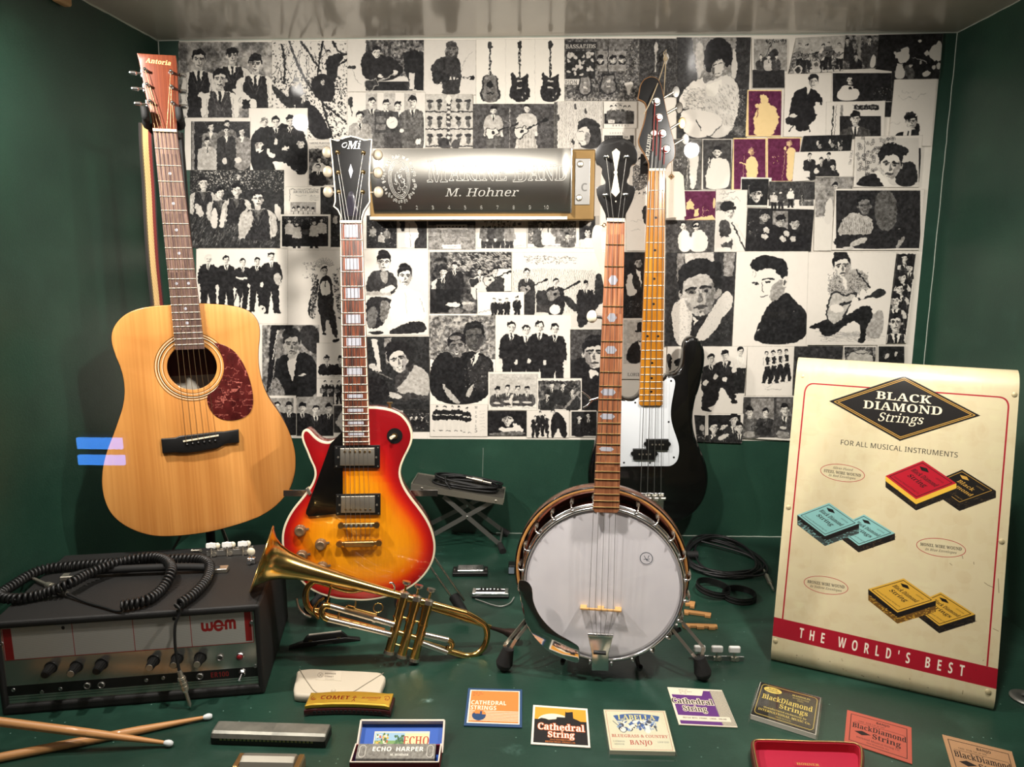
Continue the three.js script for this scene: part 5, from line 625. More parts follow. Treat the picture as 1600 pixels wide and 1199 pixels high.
// ---------------------------------------------------------------- cherry sunburst electric guitar
{
  const P = new Plane(onZ(560, 821, 0.57), 8, 6), G = thing('electric_guitar', 'cherry sunburst solid-body electric guitar with white binding and gold hardware', 'guitar', P);
  const d5 = detail(420, 600, 3.33), d4 = detail(420, 180, 3.997), L = (pts, h = 0) => pts.map(([x, y]) => P.l(x, y, h));
  const body = smoothPts(L(d5(455, 122, 525, 119, 580, 121, 640, 134, 690, 158, 722, 193, 742, 233, 749, 270, 743, 310, 726, 350, 706, 390, 691, 430, 686, 465, 694, 505, 715, 550, 745, 595, 780, 640, 810, 682, 838, 730, 857, 780, 867, 830, 866, 880, 855, 925, 835, 965, 800, 1010, 755, 1050, 700, 1082, 640, 1105, 570, 1122, 500, 1130, 430, 1128, 360, 1122, 300, 1108, 250, 1090, 200, 1060, 150, 1010, 110, 950, 85, 900, 70, 850, 67, 800, 75, 750, 95, 700, 125, 650, 165, 600, 200, 555, 225, 515, 237, 475, 233, 440, 215, 400, 195, 350, 178, 310, 170, 280, 171, 258, 182, 240, 200, 236, 218, 248, 240, 272, 270, 294, 308, 302, 345, 288, 380, 258, 392, 230)), 260);
  const bb = bounds(body), W = bb[2] - bb[0], H = bb[3] - bb[1];
  // sunburst lacquer: yellow middle, orange, cherry rim
  const [sc, sx] = canvas(768, 1024), bxy = (p) => [(p[0] - bb[0]) / W * 768, (bb[3] - p[1]) / H * 1024];
  const ctr = bxy(P.l(420 + 470 / 3.33, 600 + 770 / 3.33)), ctr2 = bxy(P.l(420 + 470 / 3.33, 600 + 520 / 3.33));
  { const im = sx.createImageData(768, 1024), edge = body.map(bxy);
    const cells = new Float32Array(96 * 128);
    for (let j = 0; j < 128; j++) for (let i = 0; i < 96; i++) { let m = 1e9; const x = i * 8 + 4, y = j * 8 + 4; for (let e = 0; e < edge.length; e += 2) { const dx = edge[e][0] - x, dy = edge[e][1] - y, q = dx * dx + dy * dy; if (q < m) m = q; } cells[j * 96 + i] = Math.sqrt(m); }
    for (let y = 0; y < 1024; y++) for (let x = 0; x < 768; x++) {
      const fx = Math.min(94.99, Math.max(0, (x - 4) / 8)), fy = Math.min(126.99, Math.max(0, (y - 4) / 8)), i = Math.floor(fx), j = Math.floor(fy), a = fx - i, b = fy - j;
      let d = (cells[j * 96 + i] * (1 - a) + cells[j * 96 + i + 1] * a) * (1 - b) + (cells[(j + 1) * 96 + i] * (1 - a) + cells[(j + 1) * 96 + i + 1] * a) * b;
      if (y < 400) d *= Math.max(0.05, Math.min(1, (y - 160) / 260)); if (y < 480 && x > 500) d *= Math.max(0.1, 1 - (x - 500) / 260 * (480 - y) / 280 * 1.3);
      const t = Math.min(1, d / 190), gr = (vnoise(x / 2.2, y / 60, 71) - 0.5) * 16, stops = [[0, [132, 4, 14]], [0.14, [164, 10, 14]], [0.3, [200, 44, 8]], [0.46, [220, 100, 4]], [0.7, [226, 134, 8]], [1, [230, 146, 14]]];
      let k = 0; while (k < 4 && t > stops[k + 1][0]) k++; const c = mix3(stops[k][1], stops[k + 1][1], Math.max(0, Math.min(1, (t - stops[k][0]) / (stops[k + 1][0] - stops[k][0])))), o = (y * 768 + x) * 4;
      im.data[o] = c[0] + gr * t; im.data[o + 1] = c[1] + gr * t; im.data[o + 2] = c[2]; im.data[o + 3] = 255;
    }
    sx.putImageData(im, 0, 0); }
  mesh('body_top', fitUV(slab(inset(body, 0.0045), 0, 0.008, 0.0006), bb[0], bb[1], bb[2], bb[3]), PH({ map: canvasTex(sc), roughness: 0.3, clearcoat: 1, clearcoatRoughness: 0.03 }), G);
  mesh('binding', slab(body, -0.0004, 0.0075, 0.0014, [inset(body, 0.0052)]), S({ color: 0xded3b6, roughness: 0.35 }), G);
  mesh('body_side', slab(inset(body, 0.0006), -0.0079, 0.042, 0.003), PH({ color: 0x7e2416, roughness: 0.25, clearcoat: 0.8, clearcoatRoughness: 0.05 }), G);
  // neck
  const z = 0.009, nl = P.l(531.3, 347.5, z), nr = P.l(565.3, 347.5, z), el = P.l(536, 696, z), er = P.l(577.6, 695.5, z), neck = neckLine(nl, nr, el, er);
  const b0 = P.l(420 + 360 / 3.33, 600 + 738 / 3.33, 0.014), b1 = P.l(420 + 576 / 3.33, 600 + 735 / 3.33, 0.014), bm = lerp2(b0, b1, 0.5), nm = lerp2(nl, nr, 0.5), scale = Math.hypot(bm[0] - nm[0], bm[1] - nm[1]);
  const rw = boardMat(woodTex([128, 66, 40], [48, 24, 18], 14, 90, 47, 1.3), 0.05, 0.1, { roughness: 0.5 });
  mesh('fretboard', slab([lerp2(nl, nr, 0.04), lerp2(nl, nr, 0.96), lerp2(el, er, 0.96), lerp2(el, er, 0.04)], z, 0.006, 0.0005), rw, G);
  mesh('neck_binding', slab([nl, nr, er, el], z - 0.0004, 0.0056, 0, [[lerp2(nl, nr, 0.045), lerp2(nl, nr, 0.955), lerp2(el, er, 0.955), lerp2(el, er, 0.045)].map((p, i) => [p[0], p[1] + (i < 2 ? -0.001 : 0.001)])]), M.ivory, G);
  const nb = neck.at(scale * frac(17));
  mesh('neck', slab([nl, nr, nb[1], nb[0]], z - 0.006, 0.02, 0.006), PH({ color: 0x6a1c12, roughness: 0.3, clearcoat: 0.6 }), G);
  mesh('nut', bar([nl[0], nl[1] + 0.001, z], [nr[0], nr[1] + 0.001, z], 0.005, 0.006), M.ivory, G);
  fretsOf(neck, scale, 22, z + 0.0004, M.fret, G, 0.0011);
  for (const n of [1, 3, 5, 7, 9, 12, 15, 17, 19, 21]) {
    const c = scale * (frac(n) + frac(n - 1)) / 2, h = scale * (frac(n) - frac(n - 1)) * (n > 12 ? 0.24 : 0.36), [a, b] = neck.at(c - h), [e, f] = neck.at(c + h);
    mesh('block_inlay', slab([lerp2(a, b, 0.2), lerp2(a, b, 0.8), lerp2(e, f, 0.8), lerp2(e, f, 0.2)], z + 0.0002, 0.001), M.pearl, G);
  }
  // headstock
  const hp = d4(381, 146, 430, 156, 475, 136, 512, 127, 550, 136, 596, 152, 646, 150, 640, 230, 632, 330, 630, 440, 634, 540, 618, 566, 596, 600, 584, 640, 581, 668, 445, 668, 446, 630, 428, 592, 402, 570, 411, 540, 410, 470, 402, 380, 393, 280, 386, 210), hs = L(hp, 0.002);
  mesh('headstock', slab(hs, 0.001, 0.015, 0.0008), PH({ color: 0x5a1610, roughness: 0.3, clearcoat: 0.6 }), G);
  const face = mesh('headstock_face', slab(inset(hs, 0.0024), 0.002, 0.0014), M.black, G);
  mesh('headstock_binding', slab(hs, 0.0018, 0.0024, 0, [inset(hs, 0.0026)]), M.ivory, G);
  const [lc, lx] = canvas(256, 128); lx.fillStyle = '#050505'; lx.fillRect(0, 0, 256, 128); lx.strokeStyle = lx.fillStyle = '#e8e8e4'; lx.font = 'italic bold 122px serif'; lx.textAlign = 'center'; lx.fillText('Mi', 160, 106); lx.lineWidth = 8; lx.lineCap = 'round'; lx.beginPath(); lx.moveTo(84, 42); lx.bezierCurveTo(40, 30, 10, 70, 36, 88); lx.bezierCurveTo(58, 98, 74, 84, 84, 60); lx.stroke();
  const m0 = P.l(420 + 445 / 3.997, 180 + 222 / 3.997, 0.002), m1 = P.l(420 + 578 / 3.997, 180 + 152 / 3.997, 0.002);
  mesh('maker_mark', fitUV(box(m1[0] - m0[0], m1[1] - m0[1], 0.0003, (m0[0] + m1[0]) / 2, (m0[1] + m1[1]) / 2, 0.0022), m0[0], m0[1], m1[0], m1[1]), PH({ map: canvasTex(lc), roughness: 0.25, clearcoat: 0.6 }), face);
  mesh('diamond_inlay', slab(L(d4(512, 304, 526, 348, 512, 396, 498, 348), 0.002), 0.0024, 0.0006), M.pearl, face);
  mesh('truss_rod_cover', slab(smoothPts(L(d4(513, 474, 528, 486, 538, 520, 548, 570, 562, 622, 512, 632, 476, 622, 482, 570, 490, 520, 500, 486), 0.003), 40), 0.0042, 0.0022, 0.0005), PH({ color: 0x2a2830, roughness: 0.12, clearcoat: 1 }), face);
  const posts = d4(428, 230, 433, 355, 437, 477, 590, 232, 588, 353, 585, 477).map(([x, y]) => P.l(x, y, 0.008)), tips = d4(364, 230, 368, 352, 370, 478, 680, 247, 682, 358, 684, 480).map(([x, y]) => P.l(x, y, -0.004));
  posts.forEach(([x, y], i) => {
    const t = new THREE.Group(); t.name = 'tuning_machine'; G.add(t); const [bx, by] = tips[i];
    mesh('post', latheZ([[0.0048, 0], [0.0045, 0.002], [0.0025, 0.0025], [0.0025, 0.008], [0.0032, 0.01], [0, 0.011]], x, y, 0.001, 16), M.agedGold, t);
    mesh('button', [ball(1, 0, 0, 0, 18).scale(0.0105, 0.0118, 0.0045).translate(bx, by, -0.006), rod([x, y, -0.008], [bx, by, -0.006], 0.002)], S({ color: 0x968c7a, metalness: 0.4, roughness: 0.5 }), t);
  });
  const tail0 = P.l(420 + 352 / 3.33, 600 + 834 / 3.33, 0.012), tail1 = P.l(420 + 588 / 3.33, 600 + 828 / 3.33, 0.012);
  const order = [2, 1, 0, 3, 4, 5];
  for (let k = 0; k < 6; k++) {
    const p = posts[order[k]], nu = lerp2(nl, nr, 0.12 + 0.76 * k / 5), sa = lerp2(b0, b1, 0.2 + 0.58 * k / 5), ta = lerp2(tail0, tail1, 0.27 + 0.45 * k / 5);
    mesh('string', straightTube([[p[0], p[1], 0.008], [nu[0], nu[1], z + 0.004], [sa[0], sa[1], 0.0185], [ta[0], ta[1], 0.0145]], 0.00055 - k * 0.00005, 5), M.wire, G);
  }
  // pickguard, pickups, bridge, tailpiece, knobs, switch
  mesh('pickguard', slab(L(d5(386, 246, 320, 312, 256, 490, 194, 660, 193, 676, 206, 689, 240, 689, 350, 677, 386, 677), 0.004), 0.0048, 0.0026, 0.0006), M.black, G);
  mesh('pickguard_bracket', slab(L(d5(192, 548, 206, 538, 222, 570, 208, 582), 0.002), 0.003, 0.012, 0.001), M.nickel, G);
  const pick = (x0, y0, x1, y1, cx0, cy0, cx1, cy1, py) => {
    const r = L(d5(x0, y0, x1, y0 - 4, x1, y1, x0, y1 + 2), 0.006), c = L(d5(cx0, cy0, cx1, cy0 - 3, cx1, cy1, cx0, cy1 + 1), 0.009), g = new THREE.Group(); g.name = 'pickup'; G.add(g);
    mesh('ring', slab(r, 0.0065, 0.0062, 0.0008), M.blackPlastic, g); mesh('cover', slab(c, 0.0105, 0.006, 0.0018), M.nickel, g);
    for (let i = 0; i < 6; i++) { const q = P.l(...d5(cx0 + (cx1 - cx0) * (0.13 + 0.148 * i), py)[0], 0.0105); mesh('pole_screw', [disc(0.0027, 0.0025, 0.0012, q[0], q[1], 0.0108, 12), box(0.004, 0.0006, 0.0004, q[0], q[1], 0.0115)], M.agedGold, g); }
    for (const sxp of [x0 + 18, x1 - 18]) { const q = P.l(...d5(sxp, (y0 + y1) / 2 + 2)[0], 0.0065); mesh('screw', disc(0.0024, 0.002, 0.0012, q[0], q[1], 0.007, 12), M.nickel, g); }
    for (const [qx, qy] of [[x0 + 9, y0 + 10], [x1 - 9, y0 + 8], [x0 + 9, y1 - 8], [x1 - 9, y1 - 8]]) { const q = P.l(...d5(qx, qy)[0], 0.0065); mesh('screw', disc(0.0016, 0.0014, 0.001, q[0], q[1], 0.007, 10), M.nickel, g); }
  };
  pick(343, 324, 577, 437, 373, 336, 548, 425, 354); pick(350, 576, 580, 682, 378, 586, 550, 670, 655);
  const bd = [b1[0] - b0[0], b1[1] - b0[1]], ba = Math.atan2(bd[1], bd[0]), bl = Math.hypot(...bd), BR = new THREE.Group(); BR.name = 'bridge'; G.add(BR); BR.position.set(bm[0], bm[1], 0); BR.rotation.z = ba;
  mesh('bridge_bar', [rbox(bl, 0.0105, 0.006, 0.003, 0, 0, 0.0125), disc(0.0065, 0.0065, 0.008, -bl / 2 + 0.006, 0, 0.0125, 16), disc(0.0065, 0.0065, 0.008, bl / 2 - 0.006, 0, 0.0125, 16), disc(0.004, 0.004, 0.012, -bl / 2 + 0.006, 0, 0.006, 12), disc(0.004, 0.004, 0.012, bl / 2 - 0.006, 0, 0.006, 12)], M.agedGold, BR);
  for (let i = 0; i < 6; i++) mesh('saddle', rbox(0.0055, 0.007, 0.004, 0.001, (i - 2.5) * 0.0099 * bl / 0.083, -0.001, 0.0165), M.dullSteel, BR);
  const TL = new THREE.Group(); TL.name = 'tailpiece'; G.add(TL); const tm = lerp2(tail0, tail1, 0.5), tl = Math.hypot(tail1[0] - tail0[0], tail1[1] - tail0[1]); TL.position.set(tm[0], tm[1], 0); TL.rotation.z = Math.atan2(tail1[1] - tail0[1], tail1[0] - tail0[0]);
  mesh('tailpiece_bar', [rbox(tl * 0.68, 0.0125, 0.011, 0.004, 0, -0.0005, 0.0125, 3), rbox(tl, 0.009, 0.006, 0.003, 0, 0, 0.011)], M.agedGold, TL);
  for (const s of [-1, 1]) mesh('stud', [disc(0.0065, 0.0065, 0.007, s * (tl / 2 - 0.006), 0, 0.012, 18), disc(0.005, 0.005, 0.01, s * (tl / 2 - 0.006), 0, 0.005, 14)], M.agedGold, TL);
  for (const [x, y] of [[160, 770], [268, 842], [168, 902], [275, 962]]) {
    const q = P.l(...d5(x, y)[0], 0.012), kn = mesh('volume_knob', latheZ([[0.0125, 0.0015], [0.0125, 0.004], [0.0105, 0.006], [0.0102, 0.014], [0.0088, 0.016], [0.0062, 0.0155], [0.004, 0.0148], [0, 0.0146]], q[0], q[1], 0, 24), S({ color: 0x9a8468, metalness: 0.75, roughness: 0.35 }), G);
    mesh('pointer', bar([q[0] + 0.011, q[1] + 0.002, 0.0016], [q[0] + 0.0175, q[1] + 0.003, 0.0016], 0.004, 0.001), M.nickel, kn);
  }
  const tg = P.l(...d5(655, 271)[0], 0.002), TS = new THREE.Group(); TS.name = 'toggle_switch'; G.add(TS);
  mesh('switch_plate', disc(0.0165, 0.0165, 0.001, tg[0], tg[1], 0.0007, 32), M.blackPlastic, TS); mesh('switch_nut', disc(0.006, 0.006, 0.004, tg[0], tg[1], 0.003, 16), M.agedGold, TS); mesh('switch_tip', rod([tg[0], tg[1], 0.004], [tg[0] - 0.007, tg[1] - 0.002, 0.017], 0.0025, 0.0038), M.ivory, TS);
  const sb = P.l(...d5(630, 112)[0], -0.03); mesh('strap_button', [rod([sb[0], sb[1] - 0.008, -0.03], [sb[0], sb[1] + 0.006, -0.03], 0.003), rod([sb[0], sb[1] + 0.004, -0.03], [sb[0], sb[1] + 0.007, -0.03], 0.0065, 0.0065, 16)], M.agedGold, G);

  // its folding stand
  const ST = thing('guitar_stand', 'chrome folding floor stand under the cherry sunburst electric guitar', 'stand', V3(-0.37, 0, 0.5)), o = ST.position, rel = (p) => p.clone().sub(o);
  const bl2 = rel(P.w(...P.l(443, 771, -0.06), -0.062)), br2 = rel(P.w(...P.l(684, 771, -0.06), -0.062));
  mesh('back_rest', bar(bl2, br2, 0.013, 0.006, P.n.clone()), M.chrome, ST);
  const lowL = rel(P.w(-0.1, P.l(570, 938)[1] + 0.02, -0.02)), foot = [[-0.13, 0.004, 0.0], [onY(716, 968).x - o.x, 0.006, onY(716, 968).z - o.z]];
  const c = bl2.clone().lerp(br2, 0.5);
  for (const s of [0, 1]) {
    const f = V3(...foot[s]), top = c.clone().add(V3(s ? 0.05 : -0.05, 0, 0)), up = V3(0, 0, 1);
    mesh('leg', [rod(top.clone().add(V3(0.012, 0, 0)), f.clone().add(V3(0.012, 0.03, -0.02)), 0.0028), rod(top.clone().add(V3(-0.012, 0, 0)), f.clone().add(V3(-0.012, 0.03, -0.02)), 0.0028)], M.chrome, ST);
    mesh('foot', [rod(f.clone().add(V3(s ? -0.012 : 0.012, 0.036, -0.024)), f.clone().add(V3(s ? 0.02 : -0.02, 0.011, 0.02)), 0.012, 0.0105, 14)], M.rubber, ST);
    const yb = P.l(570, 938)[1], hk = rel(P.w(s ? 0.08 : -0.08, yb - 0.001 + 0.017, -0.05)), hk2 = rel(P.w(s ? 0.08 : -0.08, yb + 0.002, 0.004)); 
    mesh('cradle_arm', tube([top.clone().lerp(f, 0.55), hk.clone().add(V3(0, -0.035, -0.01)), hk2.clone().add(V3(0, -0.026, -0.012)), hk2.clone().add(V3(0, -0.014, 0.006)), hk2.clone().add(V3(0, 0.012, 0.012))], 0.006, 30), M.rubber, ST);
  }
  mesh('back_leg', [rod(c, [0.0, 0.006, -0.22], 0.004), rod([-0.02, 0.006, -0.22], [0.02, 0.006, -0.22], 0.007)], M.dullSteel, ST);
}
// ---------------------------------------------------------------- five-string banjo and its stand
{
  const P = new Plane(onZ(938, 954, 0.75), -6, 3), G = thing('banjo', 'five-string banjo with a white drum head and wooden resonator on a floor stand', 'banjo', P);
  const d7 = detail(760, 720, 3.33), d8 = detail(900, 100, 3.746), dn = detail(900, 500, 3.748), L = (pts, h = 0) => pts.map(([x, y]) => P.l(x, y, h));
  const z0 = -0.016;                                          // the drum head lies a little behind the bridge top
  const cL = P.l(760 + 187 / 3.33, 720 + 640 / 3.33, z0), cR = P.l(760 + 1037 / 3.33, 720 + 640 / 3.33, z0), cT = P.l(760 + 612 / 3.33, 720 + 226 / 3.33, z0), cB = P.l(760 + 612 / 3.33, 720 + 1057 / 3.33, z0);
  const cx = (cL[0] + cR[0]) / 2, cy = (cT[1] + cB[1]) / 2, R = ((cR[0] - cL[0]) + (cT[1] - cB[1])) / 4;
  const skin = dataTex(256, 256, (x, y) => { const a = fbm(x / 40, y / 40, 81, 3), b = hash(x, y, 8) * 4; return [216 + a * 14 + b, 212 + a * 14 + b, 216 + a * 12 + b]; });
  const head = mesh('drum_head', [latheZ([[0, 0], [R * 0.9, 0], [R * 0.925, -0.001], [R * 0.95, -0.006], [R * 0.95, -0.01]], cx, cy, z0, 96)], S({ map: metreTex(skin, 0.3, 0.3), roughness: 0.55 }), G);
  // printed emblem on the head
  const [kc, kx] = canvas(128, 128); kx.fillStyle = '#dcd8dc'; kx.fillRect(0, 0, 128, 128); kx.strokeStyle = '#39404a'; kx.lineWidth = 6; kx.beginPath(); kx.arc(64, 64, 54, 0, 7); kx.stroke(); kx.lineWidth = 5; kx.beginPath(); kx.moveTo(40, 74); kx.lineTo(96, 68); kx.moveTo(44, 40); kx.lineTo(74, 92); kx.moveTo(88, 34); kx.lineTo(78, 60); kx.moveTo(54, 62); kx.lineTo(92, 92); kx.stroke();
  const ke = P.l(760 + 832 / 3.33, 720 + 509 / 3.33, z0), kr = 0.0135, kg = new THREE.CircleGeometry(kr, 32); kg.translate(ke[0], ke[1], z0 + 0.0003);
  mesh('emblem', kg, S({ map: canvasTex(kc), roughness: 0.55 }), head);
  mesh('tension_hoop', [latheZ([[R * 0.945, -0.008], [R * 0.945, 0.002], [R * 0.965, 0.003], [R * 0.985, 0.0015], [R * 0.99, -0.012], [R * 0.945, -0.012]], cx, cy, z0, 96), ring(R * 0.992, 0.0022, cx, cy, z0 - 0.012, 96, 8)], M.chrome, G);
  mesh('rim', latheZ([[R * 0.93, -0.008], [R * 0.95, -0.012], [R * 0.95, -0.06], [R * 0.9, -0.06], [R * 0.9, -0.008]], cx, cy, z0, 72), boardMat(mahogany, 0.1, 0.1), G);
  // resonator behind
  const zr = z0 - 0.034, rL = P.l(760 + 148 / 3.33, 720 + 590 / 3.33, zr), rR = P.l(760 + 1057 / 3.33, 720 + 590 / 3.33, zr), rT = P.l(760 + 602 / 3.33, 720 + 137 / 3.33, zr);
  const RR = (rR[0] - rL[0]) / 2, rx = (rL[0] + rR[0]) / 2, ry = rT[1] - RR;
  const walnut = woodTex([124, 72, 40], [66, 36, 22], 5, 40, 57, 1);
  const res = mesh('resonator', latheZ([[RR * 0.955, 0], [RR, 0], [RR * 1.0, -0.03], [RR * 0.94, -0.052], [RR * 0.5, -0.06], [0, -0.061]], rx, ry, zr, 96), PH({ map: metreTex(walnut, 0.2, 0.2), roughness: 0.3, clearcoat: 0.5, clearcoatRoughness: 0.1 }), G);
  mesh('resonator_binding', [latheZ([[RR * 0.952, -0.002], [RR * 0.952, 0.0016], [RR * 0.984, 0.0016], [RR * 0.984, -0.002]], rx, ry, zr, 96)], PH({ color: 0xc28a4c, roughness: 0.35, clearcoat: 0.4 }), res);
  mesh('resonator_edge', ring(RR * 0.992, 0.0016, rx, ry, zr + 0.0006, 96, 6), M.black, res);
  mesh('resonator_lining', latheZ([[RR * 0.954, 0], [RR * 0.954, -0.03], [R * 0.9, -0.034]], rx, ry, zr, 72), PH({ map: metreTex(walnut, 0.2, 0.2), color: 0xc08060, roughness: 0.4 }), res);
  mesh('flange', latheZ([[R * 0.96, -0.028], [RR * 0.93, -0.026], [RR * 0.93, -0.028]], rx, ry, zr, 72), M.chrome, G);
  // bracket hooks round the hoop
  for (let i = 0; i < 24; i++) {
    const a = (i + 0.5) / 24 * 2 * Math.PI, X = cx + Math.cos(a) * R * 1.0, Y = cy + Math.sin(a) * R * 1.0, o = [Math.cos(a), Math.sin(a)];
    const hk = mesh('bracket_hook', [tube([[X - o[0] * 0.004, Y - o[1] * 0.004, z0 + 0.003], [X + o[0] * 0.004, Y + o[1] * 0.004, z0 + 0.003], [X + o[0] * 0.0075, Y + o[1] * 0.0075, z0 - 0.004], [X + o[0] * 0.008, Y + o[1] * 0.008, z0 - 0.05]], 0.0019, 18, 6), ball(0.0034, X - o[0] * 0.001, Y - o[1] * 0.001, z0 + 0.0035, 10)], M.chrome, G);
    mesh('bracket_nut', rod([X + o[0] * 0.008, Y + o[1] * 0.008, z0 - 0.046], [X + o[0] * 0.008, Y + o[1] * 0.008, z0 - 0.022], 0.0036, 0.0036, 8), M.nickel, hk);
  }
  // neck
  const zn = 0.004, nl = P.l(948, 345.5, zn), nr = P.l(976.2, 346, zn), el = P.l(926.7, 796, zn), er = P.l(967.8, 797, zn), neck = neckLine(nl, nr, el, er), br = P.l(939, 954, 0), nm = lerp2(nl, nr, 0.5), scale = Math.hypot(br[0] - nm[0], br[1] - nm[1]);
  const fbT = woodTex([186, 124, 84], [134, 78, 50], 12, 90, 58, 1.1), fbM = boardMat(fbT, 0.05, 0.14, { roughness: 0.5 });
  const eb = lerp2(el, er, 0.08), ec = lerp2(el, er, 0.92), ex = [neck.dir[0] * 0.006, neck.dir[1] * 0.006];
  mesh('fretboard', slab([nl, nr, er, [ec[0] + ex[0], ec[1] + ex[1]], [eb[0] + ex[0], eb[1] + ex[1]], el], zn, 0.006, 0.0006), fbM, G);
  const nb = neck.at(neck.L * 0.93);
  mesh('neck', slab([nl, nr, nb[1], nb[0]], zn - 0.006, 0.022, 0.007), boardMat(mahogany, 0.1, 0.3), G);
  mesh('nut', bar([nl[0], nl[1] + 0.002, zn], [nr[0], nr[1] + 0.002, zn], 0.006, 0.006), M.ivory, G);
  fretsOf(neck, scale, 22, zn + 0.0005, M.brassFret, G, 0.001);
  for (const [yy, hh] of [[438, 8.5], [496.5, 8], [547, 7], [613, 6.2], [651, 5.2], [702, 4]]) {
    const d = ((yy - 345.5) / (796 - 345.5)), c = P.l(961 - 14.6 * d - (yy > 600 ? 2 : 0), yy, zn), w = 0.0088 + (yy > 540 ? 0.002 : 0) + (yy > 600 ? 0.003 : 0), h = hh * 0.00108 , k = Math.min(w * 0.6, 0.005);
    mesh('pearl_inlay', slab([[c[0] - w, c[1]], [c[0] - w + k, c[1] + h * 0.9], [c[0] + w - k, c[1] + h * 0.9], [c[0] + w, c[1]], [c[0] + w - k, c[1] - h * 0.9], [c[0] - w + k, c[1] - h * 0.9]], zn + 0.0002, 0.001), M.pearl, G);
  }
  // headstock
  const hp = smoothPts(L(d8(235, 431, 290, 440, 330, 464, 354, 502, 360, 545, 350, 582, 330, 590, 318, 606, 316, 630, 310, 655, 300, 680, 302, 700, 322, 712, 342, 716, 346, 740, 334, 790, 312, 840, 292, 880, 286, 916, 180, 916, 172, 880, 150, 832, 130, 790, 121, 752, 124, 722, 146, 712, 166, 704, 172, 688, 160, 662, 150, 640, 152, 612, 140, 596, 120, 584, 113, 545, 119, 502, 148, 462, 188, 440)), 150);
  const hs = mesh('headstock', slab(hp, 0.002, 0.014, 0.001), PH({ color: 0x0c0a09, roughness: 0.35, clearcoat: 0.4 }), G);
  mesh('inlay', slab(L(d8(235, 495, 258, 516, 239, 624, 228, 624, 211, 516), 0.002), 0.0024, 0.0006), M.ivory, hs);
  mesh('inlay', slab(L(d8(226, 646, 240, 646, 256, 750, 232, 778, 206, 752), 0.002), 0.0024, 0.0006), M.ivory, hs);
  { const q = P.l(900 + 232 / 3.746, 100 + 635 / 3.746, 0.002), q2 = P.l(900 + 233 / 3.746, 100 + 805 / 3.746, 0.002); mesh('inlay', disc(0.0033, 0.0033, 0.0006, q[0], q[1], 0.0022, 16), M.ivory, hs); mesh('inlay', disc(0.0014, 0.0014, 0.0006, q2[0], q2[1], 0.0022, 12), M.ivory, hs); }
  const posts = d8(177, 543, 295, 543, 171, 767, 288, 766).map(([x, y]) => P.l(x, y, 0.008));
  posts.forEach(([x, y], i) => {
    const t = new THREE.Group(); t.name = 'tuning_peg'; G.add(t);
    mesh('post', latheZ([[0.0052, 0], [0.005, 0.003], [0.003, 0.004], [0.003, 0.009], [0.0036, 0.011], [0, 0.012]], x, y, 0.002, 16), M.chrome, t);
    mesh('button', [rod([x, y, -0.012], [x, y, -0.03], 0.004), rbox(0.012, 0.016, 0.008, 0.004, x, y, -0.034)], i > 1 ? M.chrome : M.ivory, t);
  });
  const peg = P.l(925, 495, 0), pn = P.l(941, 497, 0), F5 = new THREE.Group(); F5.name = 'fifth_string_peg'; G.add(F5);
  mesh('button', ball(1, 0, 0, 0, 18).scale(0.0098, 0.0115, 0.006).translate(peg[0], peg[1], -0.004), M.ivory, F5); mesh('shaft', rod([peg[0], peg[1], -0.004], [pn[0] + 0.006, pn[1], -0.004], 0.0032), M.chrome, F5);
  // strings, bridge, tailpiece, armrest
  const b0 = P.l(760 + 487 / 3.33, 720 + 772 / 3.33, 0), b1 = P.l(760 + 703 / 3.33, 720 + 786 / 3.33, 0), bl = Math.hypot(b1[0] - b0[0], b1[1] - b0[1]);
  const BR = new THREE.Group(); BR.name = 'bridge'; G.add(BR); BR.position.set((b0[0] + b1[0]) / 2, (b0[1] + b1[1]) / 2, 0); BR.rotation.z = Math.atan2(b1[1] - b0[1], b1[0] - b0[0]);
  const mapleM = S({ color: 0xd0a064, roughness: 0.6 });
  mesh('bridge_top', rbox(bl, 0.004, 0.005, 0.0012, 0, 0, -0.0024), mapleM, BR);
  for (const s of [-0.42, 0, 0.42]) mesh('bridge_foot', rbox(bl * 0.16, 0.004, -z0 - 0.004, 0.001, s * bl, 0, (z0 - 0.0045) / 2), mapleM, BR);
  const T0 = L(d7(528, 906, 660, 913, 650, 960, 636, 1010, 634, 1100, 549, 1098, 547, 1010, 536, 960), 0.0), TP = new THREE.Group(); TP.name = 'tailpiece'; G.add(TP);
  mesh('tailpiece_plate', slab(T0, -0.004, 0.004, 0.0012), M.chrome, TP);
  const tb0 = P.l(760 + 528 / 3.33, 720 + 908 / 3.33, 0.002), tb1 = P.l(760 + 660 / 3.33, 720 + 914 / 3.33, 0.002); mesh('tailpiece_bar', rod([tb0[0], tb0[1], -0.001], [tb1[0], tb1[1], -0.001], 0.0042, 0.0042, 12), M.chrome, TP);
  { const a = P.l(760 + 590 / 3.33, 720 + 1005 / 3.33, 0); mesh('tailpiece_hinge', rod([a[0] - 0.012, a[1], -0.002], [a[0] + 0.012, a[1], -0.002], 0.003, 0.003, 10), M.blackPlastic, TP); }
  const starts = [posts[2], posts[0], posts[1], posts[3]];
  for (let k = 0; k < 5; k++) {
    const sa = lerp2(b0, b1, 0.22 + 0.145 * k), ta = lerp2(tb0, tb1, 0.22 + 0.14 * k), nu = k ? lerp2(nl, nr, 0.14 + 0.24 * (k - 1)) : pn, p = k ? starts[k - 1] : [pn[0], pn[1]];
    mesh('string', straightTube([[p[0], p[1], k ? 0.01 : 0.004], [nu[0], nu[1], zn + 0.004], [sa[0], sa[1], 0.0008], [ta[0], ta[1], 0.004]], 0.00042, 5), M.wire, G);
  }
